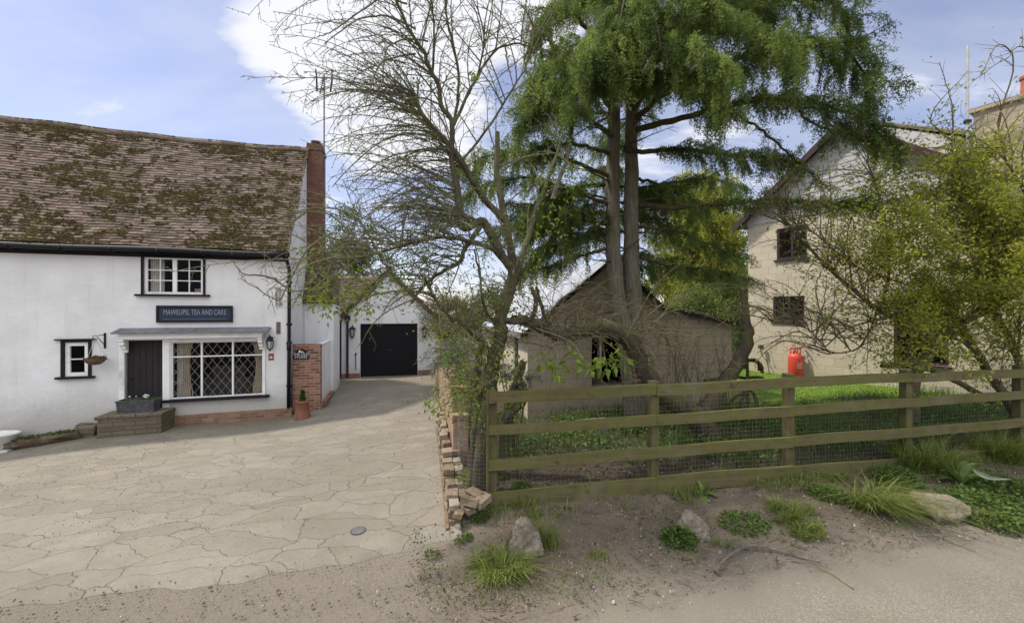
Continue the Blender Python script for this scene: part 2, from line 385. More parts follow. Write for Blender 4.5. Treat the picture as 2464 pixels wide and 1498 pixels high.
M['gardenwall'] = m_brick('garden_wall_brick', [(.33, .20, .13), (.40, .27, .18), (.27, .15, .10), (.42, .32, .23)], (.36, .31, .24), mossy=.6)
M['block'] = m_brick('concrete_block', [(.33, .275, .195), (.38, .32, .23), (.355, .295, .21)], (.21, .17, .12), .44, .225, mossy=.35, msize=.012, grime=(.10, .085, .05), depth=.005)
M['cream_block'] = m_brick('cream_block', [(.47, .41, .31), (.53, .47, .355), (.50, .44, .33)], (.34, .295, .22), .44, .225, mossy=.3, msize=.010, grime=(.30, .26, .18), depth=.004)
M['stoneblock'] = m_brick('chimney_stone', [(.30, .25, .17), (.42, .36, .26), (.36, .30, .22), (.25, .22, .17)], (.27, .24, .19), .34, .15, mossy=.4, msize=.015)
M['board'] = m_plain('grey_weatherboard', (.40, .39, .37), .7, .12, 3, .2)
M['maroon'] = m_plain('maroon_paint', (.052, .024, .028), .5, .3, 6, .2)
M['slate'] = m_brick('grey_slates', [(.24, .24, .24), (.31, .31, .305), (.27, .27, .27)], (.14, .14, .14), .25, .13, mossy=.3, msize=.008)
M['shedroof'] = m_plain('pale_sheet_roof', (.40, .42, .46), .35, .15, 2, .15)
M['terracotta'] = m_plain('terracotta', (.27, .115, .075), .9, .35, 6, .4, dirt=(.15, .115, .08))
M['redpaint'] = m_plain('red_gas_paint', (.62, .075, .05), .4, .1, 6, .08)
M['metal'] = m_plain('galvanised_metal', (.42, .42, .41), .45, .2, 8, .1, metal=.6)
M['hose'] = m_plain('grey_hose', (.38, .39, .40), .5, .1, 8, .05)
M['sign_navy'] = m_plain('navy_sign_board', (.022, .032, .062), .5, .2, 4, .1)
M['sign_black'] = m_plain('black_slate_sign', (.012, .012, .014), .35, .2, 4, .05)
M['letter'] = m_plain('pale_lettering', (.26, .28, .33), .6, .2, 20, .05)
M['letter_white'] = m_plain('white_lettering', (.62, .62, .62), .6, .1, 20, .05)
M['plaque'] = m_plain('red_plaque', (.30, .055, .055), .5, .2, 10, .05)
M['poster'] = m_plain('faded_notice', (.16, .10, .13), .6, .5, 25, .05)
M['brass'] = m_plain('brass', (.55, .38, .12), .35, .1, 8, .05, metal=1.0)
M['lampglass'] = m_plain('frosted_lamp_glass', (.45, .45, .40), .3, .1, 8, .05)
M['stone'] = m_brick('doorstep_stone', [(.12, .10, .068), (.17, .142, .095), (.145, .12, .088)], (.07, .062, .045), .42, .10, mossy=.75, msize=.014, grime=(.07, .075, .03))
M['zinc'] = m_plain('dark_zinc', (.085, .085, .095), .6, .4, 8, .2)
M['log'] = m_bark('rotten_log', (.16, .11, .085), (.29, .21, .16), (.11, .10, .05), .5)
M['whitetub'] = m_plain('white_glazed_tub', (.62, .61, .58), .35, .1, 6, .08, dirt=(.34, .33, .18))
M['wicker'] = m_wood('wicker_basket', (.16, .105, .075), None)
M['fence'] = m_wood('mossy_fence_timber', (.115, .090, .048), (.118, .122, .028), .75, axis='x', mthr=.45)
M['post'] = m_wood('mossy_fence_post', (.085, .064, .042), (.115, .12, .028), .8, axis='z', mthr=.46)
M['wire'] = m_plain('weathered_wire', (.22, .21, .19), .7, .2, 8, .05, metal=.3)
M['plumbark'] = m_bark('plum_bark', (.058, .045, .035), (.12, .10, .078), (.115, .115, .045), .75, thr=.48)
M['twig'] = m_bark('twig_bark', (.13, .112, .085), (.20, .175, .135), (.17, .17, .07), .7, scale=9, thr=.46)
M['cedarbark'] = m_bark('cedar_bark', (.155, .138, .102), (.26, .238, .185), (.12, .12, .06), .4, scale=26, vert=.14)
M['deadwood'] = m_bark('dead_wood', (.15, .13, .11), (.26, .23, .20), None)
M['leanbark'] = m_bark('leaning_bark', (.075, .055, .038), (.13, .10, .072), (.075, .085, .026), .8, thr=.50)
M['limb'] = m_bark('shrub_bark', (.105, .085, .055), (.18, .15, .105), (.13, .12, .05), .7, thr=.48)
M['needle'] = m_leaf('cedar_needles', [(0, (.038, .064, .024)), (.3, (.095, .145, .042)), (.65, (.215, .28, .078)), (1, (.39, .44, .125))], .5, .55, 1.3, .45)
M['plumleaf'] = m_leaf('young_plum_leaves', [(0, (.12, .19, .025)), (.5, (.20, .28, .035)), (1, (.30, .33, .05))], .45, .5)
M['greenleaf'] = m_leaf('green_leaves', [(0, (.05, .09, .022)), (.5, (.105, .17, .038)), (1, (.19, .26, .07))], .4, .5)
M['shrubleaf'] = m_leaf('yellow_green_leaves', [(0, (.12, .155, .026)), (.4, (.26, .295, .044)), (.75, (.40, .41, .065)), (1, (.52, .48, .09))], .55, .5, 1.1, .5)
M['willow'] = m_leaf('willow_leaves', [(0, (.22, .24, .035)), (.5, (.36, .37, .06)), (1, (.48, .46, .10))], .5, .55, .9, .5)
M['bgleaf'] = m_leaf('distant_leaves', [(0, (.05, .085, .025)), (.5, (.10, .15, .04)), (1, (.17, .21, .06))], .35, .55, .9, .5)
M['brownleaf'] = m_leaf('brown_hedge_leaves', [(0, (.07, .06, .03)), (.5, (.14, .12, .05)), (1, (.18, .18, .06))], .3, .6)
M['blueleaf'] = m_leaf('blue_grey_needles', [(0, (.085, .11, .085)), (.5, (.15, .185, .15)), (1, (.23, .27, .22))], .2, .6)
M['grass'] = m_leaf('garden_grass', [(0, (.04, .075, .016)), (.5, (.085, .145, .028)), (1, (.17, .24, .055))], .4, .5, 1.5, .4)
M['lawn_blade'] = m_leaf('lawn_grass', [(0, (.17, .27, .03)), (.5, (.25, .36, .045)), (1, (.33, .43, .07))], .5, .5, 1.5, .3)
M['tuft'] = m_leaf('verge_grass', [(0, (.085, .125, .028)), (.45, (.16, .21, .045)), (.85, (.27, .29, .09)), (1, (.40, .36, .18))], .35, .5, 3, .3)
M['dockleaf'] = m_leaf('dock_leaves', [(0, (.09, .16, .035)), (1, (.20, .29, .08))], .4, .5)
M['paleleaf'] = m_plain('pale_leaf_underside', (.42, .48, .36), .7, .15, 14, .1)
M['puzzle'] = m_leaf('monkey_puzzle_scales', [(0, (.018, .012, .012)), (.6, (.045, .028, .026)), (1, (.075, .045, .035))], .0, .7)

def m_rock():
    t = NT('pale_limestone'); n = t.noise(7, 9, .7); col = t.ramp(n, [(.3, (.10, .08, .055)), (.5, (.21, .18, .135)), (.72, (.38, .345, .285))])
    col = t.mix(t.mapr(t.noise(3, 6), .5, .7, 0, .45), col, (.12, .105, .055))
    return t.done(col, .95, t.bump(n, 1.0, .05))
M['rock'] = m_rock()

def m_roof():
    t = NT('old_clay_tiles'); r = t.attr('rnd'); n = t.noise(26, 7, .7); n2 = t.noise(1.3, 6, .65)
    col = t.ramp(r, [(0, (.06, .044, .034)), (.3, (.105, .078, .060)), (.6, (.150, .112, .088)), (.85, (.21, .160, .130)), (1, (.13, .075, .055))])
    col = t.mix(t.mapr(n, .4, .8, 0, .65), col, (.11, .08, .055))
    col = t.mix(t.mapr(t.noise(60, 3), .62, .72, 0, .5), col, (.45, .43, .36))
    col = t.mix(t.mapr(t.math('ADD', t.math('MULTIPLY', t.noise(5, 6, .7), .7), t.math('MULTIPLY', n2, .45)), .56, .72, 0, .7), col, (.085, .068, .03))
    return t.done(col, .95, t.bump(n, .6, .01))
M['roof'] = m_roof()
def m_moss():
    t = NT('roof_moss'); n = t.noise(45, 6, .7); n2 = t.noise(1.7, 4)
    x = t.math('ADD', t.math('MULTIPLY', n, .5), t.math('MULTIPLY', n2, .5))
    col = t.ramp(x, [(.3, (.032, .024, .010)), (.5, (.075, .058, .018)), (.7, (.15, .125, .035))])
    return t.done(col, 1.0, t.bump(n, 1.0, .02))
M['moss'] = m_moss()

def m_soil(name='soil'):
    t = NT(name); n = t.noise(2.2, 9, .7); f = t.noise(38, 8, .75); g = t.noise(130, 3)
    col = t.ramp(n, [(.3, (.072, .055, .038)), (.52, (.135, .106, .075)), (.75, (.215, .176, .130))])
    col = t.mix(t.mapr(f, .3, .7, 0, .75), col, (.17, .138, .10))
    pv = t.vor(34, 'F1', out='Distance'); pc = t.vor(34, 'F1', out='Color')
    sel = t.sep(pc)[0]
    peb = t.math('MULTIPLY', t.mapr(pv, .16, .30, 1, 0), t.mapr(sel, .84, .90, 0, .75))
    col = t.mix(peb, col, t.mix(t.sep(pc)[1], (.32, .26, .18), (.48, .43, .34)))
    pv2 = t.vor(85, 'F1', out='Distance'); s2 = t.sep(t.vor(85, 'F1', out='Color'))[0]
    col = t.mix(t.math('MULTIPLY', t.mapr(pv2, .2, .40, .9, 0), t.mapr(s2, .6, .7)), col, t.mix(t.mapr(s2, .7, .95), (.06, .048, .034), (.40, .35, .275)))
    # worn paler track where the bank meets the road: attribute edge
    e = t.attr('edge'); col = t.mix(t.math('MULTIPLY', e, .88), col, t.mix(f, (.125, .106, .082), (.37, .33, .265)))
    hu = t.attr('humus_shade'); col = t.mix(t.math('MULTIPLY', hu, .85), col, t.mix(f, (.030, .022, .015), (.085, .062, .042)))  # garden shade painted into the soil behind the fence, along with humus brown
    h = t.math('ADD', t.math('ADD', f, t.math('MULTIPLY', peb, .6)), t.math('MULTIPLY', n, .7))
    return t.done(col, 1.0, t.bump(h, 1.0, .03))
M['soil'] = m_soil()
def m_gravelroad():
    t = NT('worn_tarmac'); n = t.noise(1.6, 7, .65); f = t.noise(70, 6, .8); p = t.vor(120, 'F1', out='Color')
    col = t.ramp(n, [(.3, (.185, .162, .128)), (.6, (.225, .20, .160)), (.8, (.255, .23, .188))])
    col = t.mix(t.mapr(t.sep(p)[0], 0, 1, .0, .75), col, t.ramp(t.sep(p)[1], [(0, (.11, .095, .075)), (.5, (.22, .195, .155)), (1, (.38, .345, .285))]))
    e = t.attr('edge'); em = t.mapr(t.math('ADD', e, t.math('MULTIPLY', t.math('SUBTRACT', t.noise(2.6, 8, .7), .5), 1.3)), .05, .8, 1, 0)
    col = t.mix(em, col, t.mix(f, (.115, .098, .076), (.30, .268, .215)))
    return t.done(col, .95, t.bump(t.math('ADD', f, t.sep(p)[0]), .7, .012))
M['road'] = m_gravelroad()
def m_crazy():
    t = NT('crazy_paving'); wob = t.noise(1.3, 4, .6, out=1); w = t.N.new('ShaderNodeVectorMath'); w.operation = 'MULTIPLY_ADD'
    t.L.new(wob, w.inputs[0]); w.inputs[1].default_value = (.62, .55, 0); t.L.new(t.co, w.inputs[2])
    fine = t.noise(9, 4, .7, out=1); w2 = t.N.new('ShaderNodeVectorMath'); w2.operation = 'MULTIPLY_ADD'
    t.L.new(fine, w2.inputs[0]); w2.inputs[1].default_value = (.035, .035, 0); t.L.new(w.outputs[0], w2.inputs[2])
    v = t.mapping((.85, 1.75, 1), (0, 0, R(-17)), w2.outputs[0])
    ed = t.vor(1.75, 'DISTANCE_TO_EDGE', v); cc = t.vor(1.75, 'F1', v, 'Color')
    n = t.noise(3, 8, .7); f = t.noise(55, 7, .75)
    col = t.ramp(t.sep(cc)[0], [(0, (.195, .178, .142)), (.4, (.218, .200, .162)), (.8, (.248, .229, .188)), (1, (.228, .196, .156))])
    col = t.mix(t.mapr(n, .35, .75, 0, .6), col, (.165, .142, .108))
    col = t.mix(t.mapr(f, .42, .75, 0, .6), col, (.15, .125, .095))
    spk = t.math('MULTIPLY', t.mapr(t.vor(60, 'F1'), .12, .26, 1, 0), t.mapr(t.sep(t.vor(60, 'F1', out='Color'))[0], .8, .86))
    col = t.mix(t.math('MULTIPLY', spk, .7), col, (.55, .51, .44))
    ew = t.math('ADD', ed, t.math('MULTIPLY', t.math('SUBTRACT', t.noise(6, 5, .7), .5), .05))
    line = t.mapr(ew, .002, .014, 1, 0); op = t.mapr(t.noise(2.1, 7, .75), .42, .68, .0, .62)
    grav = t.mix(f, (.14, .115, .08), (.33, .285, .22))
    ed2 = t.vor(4.1, 'DISTANCE_TO_EDGE', v); sel2 = t.mapr(t.noise(.9, 4, .6), .50, .60)
    l2 = t.math('MULTIPLY', t.mapr(t.math('ADD', ed2, t.math('MULTIPLY', t.math('SUBTRACT', t.noise(9, 4, .7), .5), .09)), .002, .03, .7, 0), sel2)
    col = t.mix(t.math('MULTIPLY', l2, op), col, (.12, .10, .075))
    col = t.mix(t.mapr(t.noise(.55, 7, .7), .42, .68, 0, .55), col, (.15, .135, .105)); col = t.mix(t.mapr(t.noise(1.15, 9, .75), .58, .72, 0, .5), col, (.105, .095, .07))
    gritp = t.mapr(t.noise(150, 3, .8), .58, .72, 0, .55); col = t.mix(gritp, col, (.13, .11, .082))
    band = t.mapr(ew, .015, .075, .5, 0)
    col = t.mix(t.math('MULTIPLY', band, t.math('MULTIPLY', op, .6)), col, grav); col = t.mix(t.math('MULTIPLY', line, op), col, (.055, .045, .032))
    # darker brown margin along the house wall and towards the garage: attribute edge
    e = t.attr('edge'); em = t.mapr(t.math('ADD', e, t.math('MULTIPLY', t.math('SUBTRACT', n, .5), .6)), .2, .75, 0, .75)
    col = t.mix(em, col, t.mix(f, (.10, .085, .05), (.19, .165, .11)))
    h = t.math('SUBTRACT', t.math('ADD', t.math('MULTIPLY', t.sep(cc)[1], .5), t.math('MULTIPLY', f, .25)), t.math('MULTIPLY', line, 1.2))
    return t.done(col, .92, t.bump(h, .7, .018))
M['paving'] = m_crazy()
M['lawn'] = m_plain('lawn_turf', (.13, .22, .03), 1.0, .4, 7, .6, 40)
#@@SETTING
# ------------------------------------------------------------------ terrain
def _tps():
    px = [(690, 1006, 10.52), (400, 1030, 9.72), (765, 992, 10.75), (235, 1044, 9.42), (0, 1082, 8.97), (868, 908, 15.8), (1005, 903, 16.4), (1048, 905, 15), (1100, 1240, 4.75),
          (870, 1350, 4.06), (0, 1455, 3.55), (1110, 1275, 4.5), (1175, 1222, 4.7), (1577, 1182, 5.06), (1905, 1150, 5.39), (2190, 1117, 5.71), (2450, 1092, 6.05),
          (1275, 1008, 9.0), (1530, 1010, 8.2), (1800, 893, 13.36), (2148, 934, 10.15), (1925, 908, 12), (1760, 985, 9.2),
          (1350, 1420, 3.62), (1700, 1390, 3.78), (2000, 1340, 4.0), (2464, 1285, 4.4), (2100, 1190, 5.1), (1650, 1280, 4.5), (1250, 1310, 4.2)]
    pts = [(*P(u, v, Y)[:2], P(u, v, Y)[2]) for u, v, Y in px]
    pts += [(0, 2.5, 0), (0, 0, 0), (-5, 1, -.16), (8, 1.5, .12), (0, -8, 0), (4, 3.0, .06), (-20, 5, -.8), (-30, -10, -.8), (30, -10, .6), (30, 10, .9),
            (-30, 32, -.3), (30, 32, 1.0), (0, 40, .3), (-12, 16, -.3), (0, 22, .1), (12, 20, .75)]
    p = np.array(pts); n = len(p)
    r = np.linalg.norm(p[:, None, :2] - p[None, :, :2], axis=2)
    K = np.where(r > 0, r ** 2 * np.log(r + 1e-12), 0) + np.eye(n) * 0.02
    A = np.zeros((n + 3, n + 3)); A[:n, :n] = K; A[:n, n] = 1; A[:n, n + 1:] = p[:, :2]; A[n, :n] = 1; A[n + 1:, :n] = p[:, :2].T
    w = np.linalg.solve(A, np.concatenate([p[:, 2], np.zeros(3)]))
    return p, w
_TP, _TW = _tps()
def gz(x, y):
    x = np.asarray(x, float); y = np.asarray(y, float); sh = x.shape; xf, yf = x.ravel(), y.ravel()
    d = np.sqrt(xf ** 2 + yf ** 2); s = np.minimum(1, 34 / np.maximum(d, 1e-6)); xc, yc = xf * s, yf * s
    r2 = (xc[:, None] - _TP[None, :, 0]) ** 2 + (yc[:, None] - _TP[None, :, 1]) ** 2
    z = (0.5 * r2 * np.log(r2 + 1e-12)) @ _TW[:-3] + _TW[-3] + _TW[-2] * xc + _TW[-1] * yc
    return z.reshape(sh)
def gz1(x, y): return float(gz(np.array([x]), np.array([y]))[0])
def onground(u, v):
    d = ray(u, v); lo, hi = 1.0, 60.0
    t = lo
    while t < hi:
        p = Vector((0, 0, EYE)) + d * t
        if p.z < gz1(p.x, p.y): break
        t *= 1.03
    a, b = t / 1.03, t
    for _ in range(18):
        m = (a + b) / 2; p = Vector((0, 0, EYE)) + d * m
        if p.z < gz1(p.x, p.y): b = m
        else: a = m
    p = Vector((0, 0, EYE)) + d * b; return Vector((p.x, p.y, gz1(p.x, p.y)))
def vnoise(x, y, sc, seed=0.0):
    return np.array([mnoise.noise(Vector((a * sc, b * sc, seed))) for a, b in zip(np.ravel(x), np.ravel(y))]).reshape(np.shape(x))

def grid_mesh(name, X, Y, Z, mat, attrs=None, kind='structure', smooth=True):
    h, w = X.shape; i = np.arange(h - 1)[:, None] * w + np.arange(w - 1)[None, :]
    Q = np.stack([i, i + 1, i + w + 1, i + w], -1).reshape(-1, 4)
    o = npmesh(name, np.stack([X, Y, Z], -1), Q, mat, None, True, {k: a.ravel() for k, a in (attrs or {}).items()}, smooth=smooth)
    if kind: o['kind'] = kind
    return o

WX = lambda y: -0.58 - 0.218 * (y - 4.67)          # driveway side of the garden wall
EDGE_L = [onground(u, v) for u, v in ((1250, 1560), (1450, 1478), (1650, 1418), (2000, 1350), (2464, 1290))]
def road_edge(x):
    ex = [-60, -6, -2.4] + [p.x for p in EDGE_L] + [14, 60]; ey = [1.6, 2.35, 2.72] + [p.y for p in EDGE_L] + [5.4, 6.4]
    return np.interp(x, ex, ey)
FX0, FY0 = -.272, 4.70
def ground():
    xs = np.concatenate([-np.geomspace(300, 14, 16), np.arange(-13.5, 13.6, .16), np.geomspace(14, 300, 16)])
    ys = np.concatenate([-np.geomspace(200, 8, 8), np.arange(-7, 1.0, .8), np.arange(1.0, 12, .14), np.arange(12, 20, .4), np.geomspace(21, 400, 16)])
    X, Y = np.meshgrid(xs, ys); Z = gz(X, Y)
    core = (np.abs(X) < 13.6) & (Y > 1) & (Y < 14); bank = core & (Y > road_edge(X) + .05) & (X > -.5)
    n = np.zeros_like(X); n[core] = vnoise(X[core], Y[core], 1.7) * .035 + vnoise(X[core], Y[core], 5.5, 3) * .02
    Z = Z + np.where(bank, n, np.where(core, -.02, 0))
    e = np.clip(1 - (Y - road_edge(X)) / .8, 0, 1) * (Y > road_edge(X) - .6); e = np.maximum(e, .9 * np.clip((-.1 - X) / .8, 0, 1) * (Y < 5))
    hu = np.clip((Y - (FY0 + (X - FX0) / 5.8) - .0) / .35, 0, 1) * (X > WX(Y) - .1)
    tag(grid_mesh('ground', X, Y, Z, M['soil'], {'edge': e, 'humus_shade': hu}), kind='structure')
    # road
    xs = np.concatenate([np.linspace(-120, -9, 14), np.arange(-8.8, 9, .1), np.linspace(9.2, 120, 14)]); ts = np.concatenate([np.linspace(0, .9, 10), np.linspace(1.1, 12, 12)])
    X, T = np.meshgrid(xs, ts); ye = road_edge(X) + .06 * np.sin(X * 3.1) + .05 * np.sin(X * 7.7 + 1) + .03 * np.sin(X * 17)
    Y = ye - T; Z = gz(X, Y) + .012 + .012 * np.clip(T, 0, 1); Z[0] -= .03
    grid_mesh('road', X, Y, Z, M['road'], {'edge': np.clip(T / .7, 0, 1)})
    # driveway of crazy paving
    f0, f1, f2, f3 = onground(0, 1455), onground(600, 1392), onground(1000, 1318), onground(1108, 1283)
    fe = lambda x: np.interp(x, [-16, f0.x, f1.x, f2.x, f3.x], [f0.y - .9, f0.y, f1.y, f2.y, f3.y])
    sN = np.linspace(0, 1, 190); t = np.concatenate([np.linspace(0, .5, 80), np.linspace(.51, 1, 30)])
    Sg, Tg = np.meshgrid(sN, t); Yg = 4.3 + (17.2 - 4.3) * Tg
    for _ in range(4):
        Xr = WX(Yg) - .02; Xg = -15 + (Xr + 15) * Sg; ff = fe(Xg) + .03 * np.sin(Xg * 5) + .02 * np.sin(Xg * 13); Yg = ff + (17.2 - ff) * Tg
    Zg = gz(Xg, Yg) + .022; Zg[0] -= .04
    # distance to the house front
    a = math.atan2(.286, .958); dx, dy = Xg + 5.862, Yg - 10.6; d = -(-math.sin(a) * dx + math.cos(a) * dy); lx = math.cos(a) * dx + math.sin(a) * dy
    e = np.clip(1 - d / 1.35, 0, 1) * (lx < .2) + np.clip((Yg - 11) / 6, 0, .5) * (lx > .2)
    grid_mesh('driveway', Xg, Yg, Zg, M['paving'], {'edge': e})
    # lawn in front of the block house
    sx = np.linspace(0, 1, 30); ty = np.linspace(0, 1, 40); A, B = np.meshgrid(sx, ty); Yl = 8.3 + 11 * B; xl = 4.4 + .18 * (Yl - 8.3); xr = 15.06 - .545 * Yl + .4; xr = np.maximum(xr, xl + .1)
    Xl = xl + (xr - xl) * A; Zl = gz(Xl, Yl) + .03
    grid_mesh('lawn', Xl, Yl, Zl, M['lawn'])
ground()

# ------------------------------------------------------------------ white cottage
HROT = math.atan2(.286, .958)
def hit(root, u, v, ly):
    Mi = root_matrix(root).inverted(); o = Mi @ Vector((0, 0, EYE)); d = Mi.to_3x3() @ ray(u, v); t = (ly - o.y) / d.y; p = o + d * t; return p.x, p.z
def facade(mb, x0, x1, z0, z1, holes, y=0.0, depth=.14, mi=0):
    """front wall on the plane y with rectangular openings and their reveals"""
    xs = sorted({x0, x1, *[h[0] for h in holes], *[h[1] for h in holes]}); zs = sorted({z0, z1, *[h[2] for h in holes], *[h[3] for h in holes]})
    for i in range(len(xs) - 1):
        for j in range(len(zs) - 1):
            cx, cz = (xs[i] + xs[i + 1]) / 2, (zs[j] + zs[j + 1]) / 2
            if any(h[0] < cx < h[1] and h[2] < cz < h[3] for h in holes): continue
            mb.add([(xs[i], y, zs[j]), (xs[i + 1], y, zs[j]), (xs[i + 1], y, zs[j + 1]), (xs[i], y, zs[j + 1])], [(0, 1, 2, 3)], mi)
    for a, b, c, d in holes:
        e = y + depth
        mb.add([(a, y, c), (b, y, c), (b, y, d), (a, y, d), (a, e, c), (b, e, c), (b, e, d), (a, e, d)], [(0, 4, 5, 1), (1, 5, 6, 2), (2, 6, 7, 3), (3, 7, 4, 0)], mi)
def rect(root, u0, u1, v0, v1, ly=0.0):
    """facade rectangle (x0,x1,z0,z1) seen between the pixel bounds"""
    um, vm = (u0 + u1) / 2, (v0 + v1) / 2
    return (hit(root, u0, vm, ly)[0], hit(root, u1, vm, ly)[0], hit(root, um, v1, ly)[1], hit(root, um, v0, ly)[1])
def tile_slope(mb, x0, x1, fn, length, gauge=.1, tw=.168, seed=3, mi=0, moss=None, xend=None):
    """rows of separate clay tiles; fn(x, s, h) gives the point at s up the slope, h above it"""
    rr = random.Random(seed); s = 0.0; row = 0
    while s < length:
        x = x0 - (tw / 2 if row % 2 else 0) + rr.uniform(-.02, .02)
        while x < x1:
            w = tw - .004; a, b = max(x, x0), min(x + w, x1 + rr.uniform(-.012, .012)); x += tw
            if b - a < .03: continue
            t0, j = rr.uniform(-.008, .008), rr.uniform(-.004, .006); L = gauge * 2.1; lift = .046 + j; tk = .026; sk = rr.uniform(-.006, .006)
            q = [(a, s + t0 - sk, lift - tk), (b, s + t0 + sk, lift - tk), (b, s + L, -.004), (a, s + L, -.004),
                 (a, s + t0 - sk, lift), (b, s + t0 + sk, lift + rr.uniform(-.003, .004)), (b, s + L, .010), (a, s + L, .010)]
            mb.add([fn(*p) for p in q], [(0, 1, 5, 4), (4, 5, 6, 7), (0, 4, 7, 3), (1, 2, 6, 5)], mi, rr.random())
        s += gauge; row += 1
def moss_clumps(mb, x0, x1, fn, length, n, thr, mi, seed=5, big=1.0):
    rr = random.Random(seed)
    for _ in range(n):
        x, s = rr.uniform(x0, x1), rr.uniform(0, length)
        v = .55 * mnoise.noise(Vector((x * .5, s * .8, seed))) + .55 * mnoise.noise(Vector((x * 1.9, s * 3.4, seed + 7))) + .5 * mnoise.noise(Vector((x * 5, s * 9, seed))) + rr.uniform(-.42, .42)
        if s > length - .12: v += .35
        if s < .5: v += .12
        if v < thr: continue
        k = 6; rx = rr.uniform(.018, .060) * big; ry = rr.uniform(.012, .028) * big; h = rr.uniform(.012, .032) * big; b0 = .036
        vs = []
        for r_, hh in ((1, 0), (.75, .7), (.3, 1.0)):
            for q in range(k):
                g = 2 * math.pi * q / k + rr.uniform(-.3, .3); m_ = rr.uniform(.7, 1.25); vs.append(fn(x + rx * r_ * m_ * math.cos(g), s + ry * r_ * m_ * math.sin(g), b0 + h * hh * rr.uniform(.7, 1.2) - (.02 if hh == 0 else 0)))
        mb.add(vs, [(a * k + q, a * k + (q + 1) % k, (a + 1) * k + (q + 1) % k, (a + 1) * k + q) for a in range(2) for q in range(k)] + [tuple(2 * k + q for q in range(k))], mi, rr.random())

def window_frame(root, name, r, cols, rows, y=.05, fr=.06, bar=.02, mull=None, depth=.05):
    x0, x1, z0, z1 = r; mb = MB()
    mb.box(x0, x1, y, y + depth, z1 - fr, z1); mb.box(x0, x1, y, y + depth, z0, z0 + fr)
    mb.box(x0, x0 + fr, y, y + depth, z0 + fr, z1 - fr); mb.box(x1 - fr, x1, y, y + depth, z0 + fr, z1 - fr)
    for m_ in (mull or []): mb.box(m_ - fr * .75, m_ + fr * .75, y + .001, y + depth, z0 + fr, z1 - fr)
    for c in cols: mb.box(c - bar / 2, c + bar / 2, y + .008, y + depth - .01, z0 + fr, z1 - fr)
    for q in rows: mb.box(x0 + fr, x1 - fr, y + .010, y + depth - .012, q - bar / 2, q + bar / 2)
    return mb.build(name, M['white'], root, bevel=.004)
def pane(root, parent, r, y, mat='glass'):
    x0, x1, z0, z1 = r
    return MB().add([(x0, y, z0), (x1, y, z0), (x1, y, z1), (x0, y, z1)], [(0, 1, 2, 3)]).build('glass_pane', M[mat], parent)
def curtain(parent, x0, x1, z0, z1, y, mat, folds=9, pinch=None, flip=False, name='curtain'):
    mb = MB(); n = folds * 6; vs = []; rows = 10
    for j in range(rows + 1):
        f = j / rows; z = z0 + (z1 - z0) * f; sc = 1.0 if pinch is None else 1 - pinch * math.sin(math.pi * min(1, max(0, (1 - f) * 1.1))) ** 1.0
        for i in range(n + 1):
            g = i / n; xx = (x1 - (x1 - x0) * (1 - g) * sc) if flip else (x0 + (x1 - x0) * g * sc)
            vs.append((xx, y + .025 * math.sin(g * folds * 2 * math.pi + .6 * math.sin(f * 3)), z))
    w = n + 1
    mb.add(vs, [(j * w + i, j * w + i + 1, (j + 1) * w + i + 1, (j + 1) * w + i) for j in range(rows) for i in range(n)])
    return mb.build(name, M[mat], parent, smooth=True)

